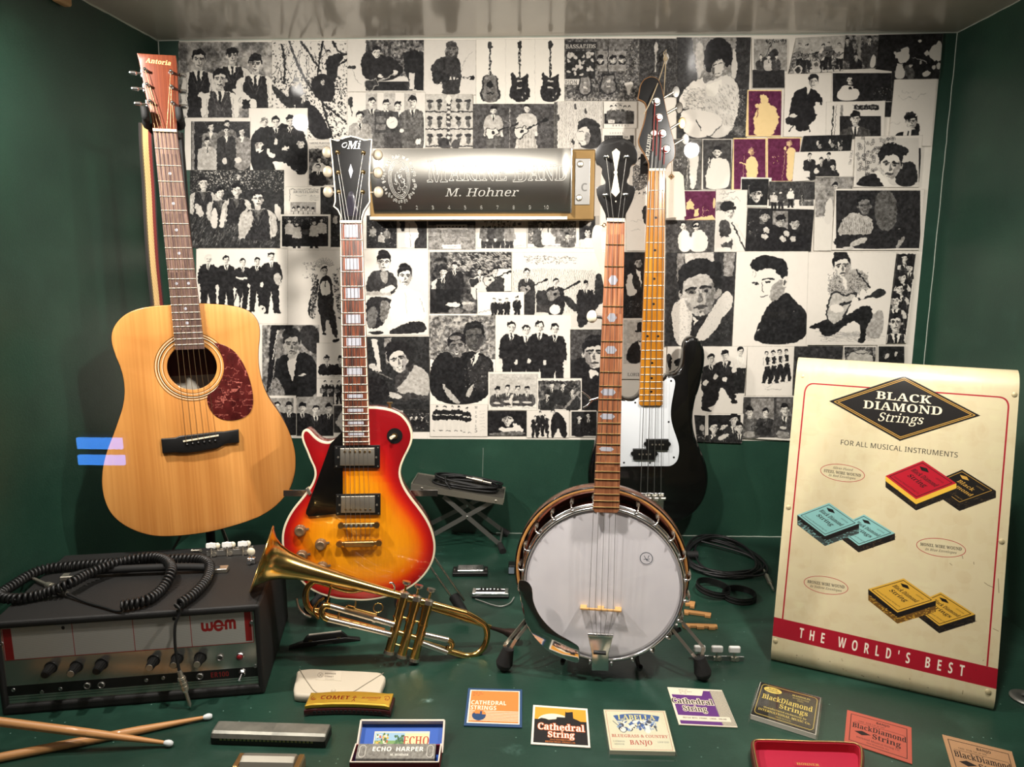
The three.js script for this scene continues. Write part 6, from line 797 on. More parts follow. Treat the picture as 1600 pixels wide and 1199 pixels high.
  const arm = smoothPts(L(d7(172, 623, 212, 628, 236, 660, 246, 735, 285, 815, 355, 888, 450, 945, 480, 968, 485, 1010, 478, 1048, 420, 1036, 330, 992, 262, 932, 215, 862, 190, 790, 176, 705), 0.004), 90);
  mesh('armrest', slab(arm, 0.006, 0.0025, 0.001), PH({ color: 0xc8c8c8, metalness: 1, roughness: 0.07 }), G);

  // stand: two pairs of bent bars with rubber feet
  const ST = thing('banjo_stand', 'chrome and black folding floor stand under the white-headed banjo', 'stand', V3(0.13, 0, 0.66)), o = ST.position, rel = (p) => p.clone().sub(o);
  const fl = onY(788, 1036, 0.016), fr = onY(1098, 1050, 0.016);
  for (const [f, tx, ty, s] of [[fl, 832, 968, -1], [fr, 1050, 975, 1]]) {
    const a = rel(P.w(...P.l(tx, ty, -0.05), -0.075)), b = rel(f), k = b.clone().add(V3(-s * 0.012, 0.045, 0.0));
    const off = V3(0.011, 0.006, 0);
    mesh('leg', [bar(a.clone().add(off), k.clone().add(off), 0.006, 0.003, V3(0, 0, 1)), bar(a.clone().sub(off), k.clone().sub(off), 0.006, 0.003, V3(0, 0, 1)), bar(k.clone().add(off), b.clone().lerp(k, 0.4), 0.006, 0.003), bar(k.clone().sub(off), b.clone().lerp(k, 0.4), 0.006, 0.003)], M.nickel, ST);
    mesh('foot', [rod(k.clone().lerp(b, 0.3), b.clone(), 0.011, 0.017, 20), ball(0.0165, b.x, b.y + 0.0005, b.z, 16)], M.rubber, ST);
    const ck = rel(P.w(cx + s * 0.075, cy - R * 0.93, -0.1)), cf = rel(P.w(cx + s * 0.075, cy - R * 1.02, -0.03));
    mesh('cradle_arm', tube([a.clone().lerp(k, 0.35), ck.clone().add(V3(0, -0.02, 0)), cf.clone().add(V3(0, -0.012, 0.0)), cf.clone().add(V3(0, 0.0, 0.012))], 0.0045, 24), M.rubber, ST);
  }
  mesh('upright', [rod([0, 0.01, -0.12], rel(P.w(0.0, 0.34, -0.1)), 0.006), rod([-0.16, 0.008, -0.12], [0.18, 0.008, -0.12], 0.006)], M.dullSteel, ST);

  // pale paper strip curling from the nut, and a sprung wire clip on the neck
  const c0 = P.w(...P.l(944, 352, -0.01), -0.006), strip = [[944, 352], [936, 352], [932, 368], [934, 388], [940, 415], [944, 448]].map(([x, y], i) => P.w(...P.l(x, y, -0.02), -0.024 + (i < 1 ? 0.008 : 0)));
  const cs = new THREE.CatmullRomCurve3(strip), pos = [], idx = [], N = 30, wd = P.u.clone().multiplyScalar(1);
  for (let i = 0; i <= N; i++) { const p = cs.getPoint(i / N), w = 0.0085 * Math.sin(Math.PI * Math.min(1, 0.18 + 0.8 * i / N)) ; for (const s of [-1, 1]) for (const fz of [0.0006, -0.0006]) { const q = p.clone().addScaledVector(wd, s * w).addScaledVector(P.n, fz + s * 0.004); pos.push(q.x, q.y, q.z); } }
  for (let i = 0; i < N; i++) { const b = i * 4, c = b + 4, f = (p, q, r, s) => idx.push(p, q, r, q, s, r); f(b, c, b + 2, c + 2); f(b + 1, b + 3, c + 1, c + 3); f(b, b + 1, c, c + 1); f(b + 2, c + 2, b + 3, c + 3); }
  const sg = new THREE.BufferGeometry(); sg.setAttribute('position', new THREE.Float32BufferAttribute(pos, 3)); sg.setIndex(idx); sg.computeVertexNormals();
  const tg = thing('paper_tag', 'curled blank paper strip hanging from the banjo nut', 'tag'); mesh('strip', sg, S({ color: 0xbfb5a2, roughness: 0.8 }), tg); mesh('eyelet', ring(0.003, 0.001, 0, 0, 0, 16, 6).applyQuaternion(tg.quaternion).translate(c0.x, c0.y, c0.z), M.agedGold, tg);
  const cl = (x, y) => P.w(...P.l(x, y, -0.01), -0.014), CL = thing('wire_clip', 'small forked chrome wire clip on the left of the banjo neck', 'clip');
  mesh('prong', [tube([cl(909, 613), cl(918, 620), cl(924, 627)], 0.0019, 12)], M.chrome, CL); mesh('prong', [tube([cl(911, 638), cl(918, 634), cl(924, 627)], 0.0019, 12)], M.chrome, CL); mesh('stem', [rod(cl(924, 626), cl(937, 622), 0.0022), ball(0.0034, ...cl(923, 627).toArray())], M.chrome, CL);
}

// ---------------------------------------------------------------- black bass guitar hung on the wall
{
  const P = new Plane(onZ(1015, 778, 0.11), 0, 0), G = thing('bass_guitar', 'black bass guitar with a white pickguard and amber neck, hung behind the banjo', 'guitar', P);
  const db = detail(900, 500, 3.748), d8 = detail(900, 100, 3.746), L = (pts, h = 0) => pts.map(([x, y]) => P.l(x, y, h));
  const body = smoothPts(L([...db(440, 350, 513, 345, 530, 326, 565, 318, 595, 305, 616, 275, 626, 230, 630, 170, 640, 130, 660, 106, 690, 100, 720, 118, 745, 155, 756, 200, 755, 250, 745, 320, 725, 400, 705, 460, 692, 520, 686, 580, 690, 640, 705, 700, 730, 760, 755, 820, 772, 880, 777, 940, 768, 1005, 742, 1070, 700, 1125, 640, 1170, 560, 1205, 470, 1222, 380, 1225, 290, 1215, 210, 1185, 150, 1140, 105, 1080, 80, 1010, 72, 930, 78, 850, 95, 780, 120, 710, 138, 640, 148, 570, 150, 500, 160, 430, 185, 385, 220, 375, 245, 395, 258, 430, 280, 456, 310, 466, 345, 458, 372, 432, 388, 390)]), 240);
  mesh('body', slab(body, 0, 0.042, 0.009), M.black, G);
  const pg = smoothPts(L(db(440, 380, 508, 362, 528, 346, 552, 338, 572, 345, 580, 365, 572, 420, 558, 500, 555, 560, 565, 620, 585, 680, 600, 730, 602, 782, 588, 828, 556, 853, 500, 856, 400, 856, 300, 857, 235, 856, 200, 830, 185, 760, 178, 660, 180, 560, 195, 500, 240, 474, 310, 478, 350, 470, 380, 440)), 110);
  const guard = mesh('pickguard', slab(pg, 0.0028, 0.0026, 0.0006), PH({ color: 0xe2e6ea, roughness: 0.3, clearcoat: 0.3 }), G);
  for (const [x, y] of [[557, 358], [543, 598], [573, 806], [433, 838], [281, 837], [347, 485]]) { const q = P.l(...db(x, y)[0], 0.003); mesh('screw', disc(0.0028, 0.0024, 0.0008, q[0], q[1], 0.0031, 12), M.blackPlastic, guard); }
  for (const [x0, y0, x1, y1] of [[412, 699, 540, 763], [336, 756, 464, 819]]) {
    const q = L(db(x0, y0, x1, y0, x1, y1, x0, y1), 0.008), g = new THREE.Group(); g.name = 'pickup'; G.add(g);
    mesh('cover', [slab(q, 0.011, 0.0085, 0.0015)], M.blackPlastic, g);
    for (const s of [x0 - 4, x1 + 2]) { const c = P.l(...db(s, (y0 + y1) / 2 - 5)[0], 0.004); mesh('ear', disc(0.0055, 0.0055, 0.006, c[0], c[1], 0.0055, 16), M.blackPlastic, g); }
    for (let i = 0; i < 4; i++) { const c = P.l(...db(x0 + (x1 - x0) * (0.27 + 0.165 * i), (y0 + y1) / 2)[0], 0.011); mesh('pole_piece', disc(0.0024, 0.0024, 0.001, c[0], c[1], 0.0113, 12), M.nickel, g); }
  }
  const zn = 0.012, nl = P.l(1014.3, 266.5, zn), nr = P.l(1039.4, 266.5, zn), el = P.l(999, 632, zn), er = P.l(1035.5, 632, zn), neck = neckLine(nl, nr, el, er), bs = P.l(1015, 779, 0.01), nm = lerp2(nl, nr, 0.5), scale = Math.hypot(bs[0] - nm[0], bs[1] - nm[1]);
  const amber = woodTex([216, 146, 42], [176, 108, 26], 5, 60, 59, 0.8);
  mesh('fretboard', slab([nl, nr, er, lerp2(er, el, 0.08).map((v, i) => v - (i ? 0.004 : 0)), lerp2(er, el, 0.92).map((v, i) => v - (i ? 0.004 : 0)), el], zn, 0.02, 0.0015), PH({ map: metreTex(amber, 0.1, 0.3), roughness: 0.3, clearcoat: 0.5, clearcoatRoughness: 0.1 }), G);
  mesh('nut', bar([nl[0], nl[1] + 0.002, zn], [nr[0], nr[1] + 0.002, zn], 0.006, 0.005), M.ivory, G);
  fretsOf(neck, scale, 20, zn + 0.0005, M.fret, G, 0.0013);
  for (const n of [3, 5, 7, 9, 15, 17, 19]) { const m = neck.mid(scale * (frac(n) + frac(n - 1)) / 2); mesh('dot_inlay', disc(0.0032, 0.0032, 0.0006, m[0], m[1], zn + 0.0001, 14), M.blackPlastic, G); }
  { const [a, b] = neck.at(scale * (frac(12) + frac(11)) / 2); for (const t of [0.25, 0.75]) { const m = lerp2(a, b, t); mesh('dot_inlay', disc(0.0032, 0.0032, 0.0006, m[0], m[1], zn + 0.0001, 14), M.blackPlastic, G); } }
  const hp = smoothPts(L(d8(428, 620, 425, 585, 402, 532, 372, 482, 365, 450, 375, 410, 395, 350, 408, 292, 411, 258, 402, 228, 378, 214, 363, 206, 368, 170, 378, 122, 400, 90, 440, 74, 475, 85, 497, 120, 510, 170, 525, 250, 545, 340, 560, 400, 575, 460, 581, 520, 572, 560, 540, 590, 523, 620)), 110);
  const hb = bounds(hp), [hc, hx] = canvas(256, 768); hx.fillStyle = '#0b0b0d'; hx.fillRect(0, 0, 256, 768); hx.save(); hx.translate(66, 560); hx.rotate(Math.PI / 2 + 0.08); hx.fillStyle = '#c9c4b6'; hx.font = 'italic bold 46px serif'; hx.textAlign = 'center'; hx.fillText('Hurricane', 20, 0); hx.restore();
  const hs = mesh('headstock', slab(hp, 0.001, 0.014, 0.001), PH({ color: 0x9a6a3a, roughness: 0.4 }), G);
  mesh('headstock_face', fitUV(slab(inset(hp, 0.0015), 0.0018, 0.001), hb[0], hb[1], hb[2], hb[3]), PH({ map: canvasTex(hc), roughness: 0.2, clearcoat: 0.8, clearcoatRoughness: 0.08 }), hs);
  const posts = d8(473, 217, 487, 310, 508, 404, 530, 496).map(([x, y]) => P.l(x, y, 0.01)), tips = d8(572, 163, 590, 256, 607, 345, 628, 440).map(([x, y]) => P.l(x, y, -0.01));
  const red = S({ color: 0x9c2a22, roughness: 0.6 });
  posts.forEach(([x, y], i) => {
    const t = new THREE.Group(); t.name = 'tuning_machine'; G.add(t); const [bx, by] = tips[i];
    mesh('ferrule', latheZ([[0.0115, 0.001], [0.011, 0.003], [0.0075, 0.004], [0.007, 0.0015]], x, y, 0.001, 20), M.chrome, t);
    mesh('post', latheZ([[0.006, 0.001], [0.0045, 0.005], [0.0045, 0.011], [0.0062, 0.013], [0.0062, 0.014], [0, 0.0135]], x, y, 0.001, 16), M.nickel, t);
    if (i !== 0) mesh('red_winding', [ring(0.0068, 0.0011, x, y, 0.006, 20, 6), ring(0.0068, 0.0011, x, y, 0.0085, 20, 6)], red, t);
    const lobe = smoothPts([[-0.003, -0.006], [0.004, -0.0145], [0.011, -0.0125], [0.0145, -0.0055], [0.0155, 0], [0.0145, 0.0055], [0.011, 0.0125], [0.004, 0.0145], [-0.003, 0.006]].map(([a, b]) => [a + bx, b * 0.95 + by]), 36);
    mesh('button', [slab(lobe, -0.01, 0.004, 0.0012)], i === 2 ? M.agedGold : i === 1 ? S({ color: 0x4a4640, metalness: 0.8, roughness: 0.4 }) : M.dullSteel, t);
    mesh('shaft', [rod([x, y, -0.013], [bx, by, -0.012], 0.0035)], M.nickel, t);
    const nu = lerp2(nl, nr, 0.14 + 0.24 * i), sd = P.l(...db(376 + 40 * i, 1046)[0], 0.014), k2 = lerp2([x, y], nu, 0.72);
    mesh('string', straightTube([[k2[0], k2[1], 0.01], [nu[0], nu[1], zn + 0.004], [sd[0], sd[1], 0.018]], 0.0011 - i * 0.00008, 6), M.wire, G);
    mesh('silk_wrap', straightTube([[x - 0.004, y, 0.008], [k2[0], k2[1], 0.01]], 0.0012, 6), red, G);
  });
  { const q = P.l(900 + 455 / 3.746, 100 + 405 / 3.746, 0.004); mesh('string_tree', latheZ([[0.0085, 0.002], [0.0088, 0.005], [0.006, 0.007], [0.003, 0.0062], [0, 0.006]], q[0], q[1], 0.001, 20), M.nickel, hs); }
  const B = new THREE.Group(); B.name = 'bridge'; G.add(B); const q0 = P.l(...db(352, 1112)[0], 0.002), q1 = P.l(...db(516, 1016)[0], 0.002);
  mesh('bridge_plate', [rbox(q1[0] - q0[0], q1[1] - q0[1], 0.003, 0.001, (q0[0] + q1[0]) / 2, (q0[1] + q1[1]) / 2, 0.0015), rbox(q1[0] - q0[0], 0.003, 0.012, 0.001, (q0[0] + q1[0]) / 2, q0[1] + 0.002, 0.006)], M.chrome, B);
  for (let i = 0; i < 4; i++) mesh('saddle', [rod([q0[0] + 0.012 + i * 0.0193 - 0.007, q1[1] - 0.012, 0.012], [q0[0] + 0.012 + i * 0.0193 + 0.007, q1[1] - 0.012, 0.012], 0.0045, 0.0045, 12)], M.nickel, B);
  // hook, twine and the blank luggage label
  const HK = thing('wall_hook', 'wall hook and peg holding the black bass behind its headstock', 'hook', P); { const q = P.l(1026, 250, -0.02); mesh('peg', [rod([q[0] - 0.02, q[1], -0.1], [q[0] - 0.02, q[1], 0.0], 0.004), rod([q[0] + 0.02, q[1], -0.1], [q[0] + 0.02, q[1], 0.0], 0.004)], M.blackPlastic, HK); mesh('plate', box(0.06, 0.05, 0.006, q[0], q[1], -0.103), M.blackPlastic, HK); }
  const tw = S({ color: 0xcbb694, roughness: 0.9 }), w = (x, y, z) => onZ(x, y, z).toArray();
  const TW = thing('twine_loop', 'pale twine looped over the black bass headstock from a nail', 'twine');
  mesh('strand', tube([w(1041, 82, 0.02), w(1036, 105, 0.06), w(1024, 140, 0.122), w(1012, 168, 0.122), w(1006, 178, 0.115)], 0.0013, 30, 6), tw, TW); mesh('strand', tube([w(1041, 82, 0.02), w(1039, 120, 0.05), w(1037, 150, 0.08), w(1036, 162, 0.09)], 0.0013, 30, 6), tw, TW); mesh('knot', [ball(0.006, ...w(1040, 92, 0.03)), tube([w(1040, 92, 0.03), w(1037, 84, 0.03), w(1041, 78, 0.02)], 0.0012, 10, 6)], tw, TW); mesh('nail', rod(w(1041, 80, 0.001), w(1041, 80, 0.03), 0.0015), M.steel, TW);
  const LT = thing('luggage_label', 'blank white luggage label hanging from the bass on a thread', 'label'), z = 0.06;
  const tagPts = [[1041, 270], [1045, 268], [1061, 268], [1068, 275], [1072, 338], [1041, 341]].map(([x, y]) => { const p = onZ(x, y, z); return [p.x, p.y]; });
  mesh('card', slab(tagPts, z, 0.0008), M.paper, LT); const ey = onZ(1049, 276, z); mesh('reinforcement', [box(0.012, 0.012, 0.0006, 0, 0, 0).rotateZ(0.78).translate(ey.x, ey.y, z + 0.0004)], S({ color: 0x9c7a50, roughness: 0.8 }), LT); mesh('eyelet_hole', disc(0.0022, 0.0022, 0.0006, ey.x, ey.y, z + 0.0009, 12), M.darkHole, LT);
  mesh('thread', tube([[ey.x, ey.y, z + 0.001], w(1050, 262, 0.065), w(1049, 252, 0.08)], 0.0007, 12, 5), tw, LT);
}

// ---------------------------------------------------------------- giant display harmonica on the wall
{
  const P = new Plane(onZ(745, 345, 0.075), 0, 0), G = thing('display_harmonica', 'giant engraved silver harmonica with gold edges hung on the photographs', 'harmonica', P);
  const l = (x, y, h = 0) => P.l(x, y, h), a = l(577, 344), b = l(929, 344), t = l(577, 234), x0 = a[0], x1 = b[0], y0 = Math.min(a[1], b[1]), y1 = t[1];
  const gold = S({ color: 0x84683c, metalness: 0.6, roughness: 0.45 }), silver = PH({ color: 0xd4d2cc, metalness: 1, roughness: 0.16 });
  mesh('comb', rbox(x1 - x0, y1 - y0, 0.06, 0.004, (x0 + x1) / 2, (y0 + y1) / 2, -0.04), gold, G);
  mesh('lower_strip', box((x1 - x0) * 0.88, 0.008, 0.006, x0 + (x1 - x0) * 0.44, y0 + 0.006, -0.009), M.nickel, G);
  // cover: bulging profile swept along x
  const cx0 = l(579, 300, 0.03)[0], cx1 = l(892, 300, 0.03)[0], yb = y0 + 0.017, yt = y1 - 0.002, prof = [];
  for (let i = 0; i <= 28; i++) { const s = i / 28, y = yb + (yt - yb) * s; const q = s < 0.1 ? 0.014 * Math.sqrt(s / 0.1) : 0.014 + 0.03 * Math.sin(Math.pow((s - 0.1) / 0.9, 0.85) * Math.PI * 0.7); prof.push([y, -0.01 + q]); }
  const NX = 40, pos = [], uv = [], ix = [];
  for (let i = 0; i <= NX; i++) prof.forEach(([y, z], j) => { const s = i / NX, e = Math.min(1, Math.min(s, 1 - s) * 26); pos.push(cx0 + (cx1 - cx0) * s, y, -0.01 + (z + 0.01) * (0.82 + 0.18 * Math.sqrt(e))); uv.push(s, (y - yb) / (yt - yb)); });
  const NP = prof.length; for (let i = 0; i < NX; i++) for (let j = 0; j < NP - 1; j++) { const p = i * NP + j; ix.push(p, p + NP, p + 1, p + NP, p + NP + 1, p + 1); }
  const cg = new THREE.BufferGeometry(); cg.setAttribute('position', new THREE.Float32BufferAttribute(pos, 3)); cg.setAttribute('uv', new THREE.Float32BufferAttribute(uv, 2)); cg.setIndex(ix); cg.computeVertexNormals();
  const [ec, e] = canvas(2048, 640); e.fillStyle = '#000'; e.fillRect(0, 0, 2048, 640); e.strokeStyle = e.fillStyle = '#fff'; e.lineWidth = 5; e.textAlign = 'center';
  e.font = 'bold 150px serif'; e.lineWidth = 6; const T1 = (s, x, y, f) => { e.font = f; e.strokeText(s, x, y); };
  const TW = (st, x, y, f, wd) => { e.font = f; const m = e.measureText(st).width; e.save(); e.translate(x, y); e.scale(wd / m, 1); e.strokeText(st, 0, 0); e.restore(); };
  TW('M', 690, 330, 'bold 300px serif', 220); TW('ARINE', 1105, 318, 'bold 210px serif', 590); TW('B', 1530, 330, 'bold 280px serif', 150); TW('AND', 1815, 318, 'bold 210px serif', 400); e.font = 'italic 108px serif'; e.save(); e.translate(1130, 470); e.scale(1.35, 1); e.fillText('M. Hohner', 0, 0); e.restore();
  e.lineWidth = 5; for (let i = 0; i < 3; i++) { e.beginPath(); e.ellipse(300, 300, 110 - i * 14, 190 - i * 16, 0, 0, 7); e.stroke(); }
  for (let i = 0; i < 60; i++) { const q = i / 60 * 6.283; e.beginPath(); e.ellipse(300 + 160 * Math.cos(q) + (rnd() - 0.5) * 30, 300 + 225 * Math.sin(q) + (rnd() - 0.5) * 30, 12, 6, q, 0, 7); e.stroke(); }
  for (let i = 0; i < 26; i++) { e.beginPath(); const x = 250 + rnd() * 100, y = 180 + rnd() * 240; e.moveTo(x, y); e.quadraticCurveTo(x + 40 * (rnd() - 0.5), y + 40, x + 60 * (rnd() - 0.5), y + 60 * rnd()); e.stroke(); }
  e.font = '50px sans-serif'; for (let i = 1; i <= 10; i++) e.fillText(String(i), 120 + i * 168, 598);
  const bt = new THREE.CanvasTexture(ec), rc = document.createElement('canvas'); rc.width = 1024; rc.height = 320; const rg = rc.getContext('2d'); rg.fillStyle = '#000'; rg.fillRect(0, 0, 1024, 320); rg.drawImage(ec, 0, 0, 1024, 320); const rim = rg.getImageData(0, 0, 1024, 320); for (let i = 0; i < rim.data.length; i += 4) { const v = 84 + rim.data[i] * 0.3 + hash(i, 1, 2) * 6; rim.data[i] = rim.data[i + 1] = rim.data[i + 2] = v; } rg.putImageData(rim, 0, 0); const rt = new THREE.CanvasTexture(rc);
  const [ic, ig] = canvas(1024, 320); ig.drawImage(ec, 0, 0, 1024, 320); const ii = ig.getImageData(0, 0, 1024, 320); for (let i = 0; i < ii.data.length; i += 4) { const v = ii.data[i] * 0.3; ii.data[i] = 168 + v; ii.data[i + 1] = 165 + v; ii.data[i + 2] = 158 + v; } ig.putImageData(ii, 0, 0);
  mesh('cover_plate', cg, PH({ map: canvasTex(ic), metalness: 1, roughness: 1, roughnessMap: rt, bumpMap: bt, bumpScale: 0.0012 }), G);
  mesh('cover_end', [rbox(0.004, yt - yb, 0.05, 0.002, cx1 + 0.001, (yt + yb) / 2, 0.006)], silver, G);
  // end plate with letter and screws
  const p0 = l(898, 320), p1 = l(923, 247), EP = new THREE.Group(); EP.name = 'end_plate'; G.add(EP); const pw = p1[0] - p0[0], phh = p1[1] - p0[1], pxm = (p0[0] + p1[0]) / 2, pym = (p0[1] + p1[1]) / 2;
  const [oc, og] = canvas(128, 384); og.fillStyle = '#c4c2be'; og.fillRect(0, 0, 128, 384); og.fillStyle = '#8e8c88'; og.font = 'bold 92px sans-serif'; og.textAlign = 'center'; og.fillText('C', 78, 270);
  mesh('plate', fitUV(rbox(pw, phh, 0.003, 0.0012, pxm, pym, -0.0085), p0[0], p0[1], p1[0], p1[1]), S({ map: canvasTex(oc), metalness: 0.9, roughness: 0.3 }), EP);
  for (const [x, y] of [[907, 256], [905, 309]]) { const q = l(x, y); mesh('screw', [latheZ([[0.0088, 0], [0.0082, 0.0018], [0.004, 0.003], [0, 0.0033]], q[0], q[1], -0.007, 20), box(0.012, 0.0016, 0.001, 0, 0, 0).rotateZ(x === 907 ? 0.7 : 1.2).translate(q[0], q[1], -0.0036)], M.nickel, EP); }
}
// ---------------------------------------------------------------- amplifier head with coiled lead
const AMP = new Plane(onY(403, 1086), 10.5, 0), AMP_H = 0.18;
{
  const P = AMP, G = thing('amplifier_head', 'black guitar amplifier head with a silver and red control panel', 'amplifier', P), W0 = -0.441, W1 = 0.013, D = 0.296;
  const d3 = detail(0, 820, 3.164), lp = (x, y, h = 0) => P.l(...d3(x, y)[0], h);
  const tolex = PH({ color: 0x121110, roughness: 0.62, bumpMap: metreTex(fineBump, 0.05, 0.05), bumpScale: 0.0006 });
  const uvFlat = (g) => { const p = g.attributes.position, n = g.attributes.normal, u = g.attributes.uv; for (let i = 0; i < p.count; i++) { const a = Math.abs(n.getY(i)) > 0.6, b = Math.abs(n.getX(i)) > 0.6; u.setXY(i, b ? p.getZ(i) : p.getX(i), a ? p.getZ(i) : p.getY(i)); } return g; };
  const w = W1 - W0, c = (W0 + W1) / 2, p00 = lp(25, 885, -0.006), p11 = lp(1247, 410, -0.006), x0 = W0 + 0.011, x1 = p11[0] + 0.002, y0 = p00[1] - 0.002, y1 = p11[1] + 0.001;
  mesh('cabinet', [rbox(w, 0.014, D, 0.006, c, AMP_H - 0.007, -D / 2), rbox(w, y0, D, 0.006, c, y0 / 2, -D / 2), rbox(x0 - W0, AMP_H, D, 0.005, (W0 + x0) / 2, AMP_H / 2, -D / 2), rbox(W1 - x1, AMP_H, D, 0.005, (W1 + x1) / 2, AMP_H / 2, -D / 2), box(w - 0.01, AMP_H - 0.01, D - 0.03, c, AMP_H / 2, -D / 2 - 0.012)].map(uvFlat), tolex, G);
  // printed and ridged panel
  const CWp = 1250, CHp = 362, [cc, q] = canvas(CWp, CHp);
  q.fillStyle = '#c3c2ba'; q.fillRect(0, 0, CWp, CHp);
  for (let y = 4; y < 164; y += 4) { q.fillStyle = 'rgba(120,118,108,0.35)'; q.fillRect(8, y, 1234, 1.6); }
  q.strokeStyle = q.fillStyle = '#9c1f1e'; q.lineWidth = 3; q.strokeRect(10, 16, 1230, 148); for (const x of [345, 640, 925]) { q.beginPath(); q.moveTo(x, 16); q.lineTo(x, 164); q.stroke(); }
  q.fillRect(14, 24, 40, 138); q.fillRect(1200, 18, 34, 138);
  q.lineWidth = 13; q.lineCap = 'butt'; q.lineJoin = 'round'; q.beginPath();                                    // wem, drawn as joined rounded strokes
  q.moveTo(984, 56); q.lineTo(984, 82); q.quadraticCurveTo(986, 92, 998, 92); q.quadraticCurveTo(1008, 92, 1008, 82); q.lineTo(1008, 60); q.moveTo(1008, 82); q.quadraticCurveTo(1010, 92, 1020, 92); q.quadraticCurveTo(1032, 92, 1032, 80); q.lineTo(1032, 56); q.stroke();
  q.beginPath(); q.arc(1066, 75, 20, 0.4, 6.2); q.stroke(); q.beginPath(); q.moveTo(1036, 76); q.lineTo(1100, 76); q.lineWidth = 8; q.stroke(); q.lineWidth = 13; q.beginPath(); q.moveTo(1104, 96); q.lineTo(1104, 66); q.quadraticCurveTo(1106, 56, 1116, 56); q.quadraticCurveTo(1126, 56, 1126, 66); q.lineTo(1126, 94); q.moveTo(1126, 66); q.quadraticCurveTo(1128, 56, 1138, 56); q.quadraticCurveTo(1148, 56, 1148, 66); q.lineTo(1148, 96); q.stroke();
  q.fillStyle = '#0c0c0c'; q.fillRect(0, 280, CWp, 46); q.fillStyle = '#8c1d1c'; q.font = 'bold 34px sans-serif'; q.fillText('ER100', 1004, 315); q.strokeStyle = '#222'; q.lineWidth = 2; for (const y of [334, 346]) { q.beginPath(); q.moveTo(0, y); q.lineTo(CWp, y); q.stroke(); }
  q.fillStyle = '#111'; for (const [x, y] of [[302, 36], [845, 30]]) { q.beginPath(); q.arc(x, y, 8, 0, 7); q.fill(); }
  const [mc, mq] = canvas(625, 181); mq.fillStyle = 'rgb(0,58,225)'; mq.fillRect(0, 0, 625, 181); mq.fillStyle = 'rgb(0,150,70)'; mq.fillRect(4, 8, 617, 74); mq.fillStyle = 'rgb(0,130,0)'; mq.fillRect(0, 140, 625, 23);
  const mt = new THREE.CanvasTexture(mc), ridge = dataTex(4, 64, (x, y) => (y % 2 ? 255 : 0), false); ridge.repeat.set(1, 1);
  const panel = mesh('control_panel', fitUV(box(x1 - x0, y1 - y0, 0.002, (x0 + x1) / 2, (y0 + y1) / 2, -0.007), x0, y0, x1, y1), S({ map: canvasTex(cc), metalnessMap: mt, roughnessMap: mt, metalness: 1, roughness: 1 }), G);
  const at = (zx, zy) => [x0 + zx / CWp * (x1 - x0), y1 - zy / CHp * (y1 - y0)];
  for (const [x, y, cap] of [[222, 210, 0], [345, 214, 1], [468, 212, 0], [726, 214, 1], [845, 212, 1], [962, 216, 1]]) {
    const [X, Y] = at(x, y), kn = new THREE.Group(); kn.name = 'control_knob'; G.add(kn);
    const fl = new THREE.CylinderGeometry(0.0066, 0.0088, 0.024, 20).rotateX(Math.PI / 2).translate(X, Y, 0.006); mesh('skirt', [fl, disc(0.0115, 0.011, 0.002, X, Y, -0.005, 24), ...Array.from({ length: 14 }, (_, i) => rod([X + 0.0087 * Math.cos(i * 0.449), Y + 0.0087 * Math.sin(i * 0.449), -0.004], [X + 0.0066 * Math.cos(i * 0.449), Y + 0.0066 * Math.sin(i * 0.449), 0.0175], 0.0009, 0.0008, 5))], M.blackPlastic, kn);
    mesh('cap', disc(0.006, 0.0058, 0.0016, X, Y, 0.0186, 20), cap ? M.nickel : M.blackPlastic, kn);
  }
  const small = (name, list, m, r, h) => list.forEach(([x, y]) => { const [X, Y] = at(x, y); mesh(name, [latheZ([[r, -0.006], [r, -0.006 + h], [r * 0.62, -0.006 + h * 1.1], [r * 0.6, -0.005]], X, Y, 0, 18), disc(r * 0.6, r * 0.6, 0.001, X, Y, -0.0055, 14)], m, G); });
  small('jack_socket', [[388, 304], [457, 306], [952, 302], [1062, 222]], M.dullSteel, 0.0062, 0.004); small('screw', [[30, 298], [1240, 276], [1236, 70], [4, 86], [165, 318], [255, 310], [680, 302], [765, 298]], M.steel, 0.0034, 0.0016);
  { const [X, Y] = at(1165, 224), il = new THREE.Group(); il.name = 'pilot_lamp'; G.add(il); mesh('bezel', latheZ([[0.0085, -0.006], [0.008, -0.002], [0.0062, -0.001]], X, Y, 0, 20), M.chrome, il); mesh('jewel', ball(0.006, X, Y, -0.003, 16), PH({ color: 0x6c0a12, roughness: 0.15, clearcoat: 1 }), il); const [A, B] = at(1172, 300), ts = new THREE.Group(); ts.name = 'toggle_switch'; G.add(ts); mesh('bushing', latheZ([[0.0075, -0.006], [0.0072, -0.002], [0.004, 0.001], [0.004, 0.002]], A, B, 0, 18), M.chrome, ts); mesh('lever', [rod([A, B, 0], [A - 0.003, B - 0.006, 0.012], 0.0018, 0.0026)], M.chrome, ts); }
  // strap handle on top
  const HD = new THREE.Group(); HD.name = 'carrying_handle'; G.add(HD); const top = (x, y) => { const p = onY(...d3(x, y)[0], AMP_H).sub(P.O); return [p.dot(P.u), p.dot(P.n)]; };
  const h0 = top(352, 268), h1 = top(1085, 232);
  mesh('handle_strap', tube([[h0[0], AMP_H + 0.004, h0[1]], [h0[0] + 0.03, AMP_H + 0.011, h0[1] - 0.001], [(h0[0] + h1[0]) / 2, AMP_H + 0.015, (h0[1] + h1[1]) / 2], [h1[0] - 0.03, AMP_H + 0.011, h1[1]], [h1[0], AMP_H + 0.004, h1[1]]], 0.0075, 30, 10).scale(1, 1, 1), M.rubber, HD);
  for (const [a, b] of [h0, h1]) mesh('handle_end', rbox(0.034, 0.009, 0.02, 0.002, a, AMP_H + 0.0045, b), M.nickel, HD);

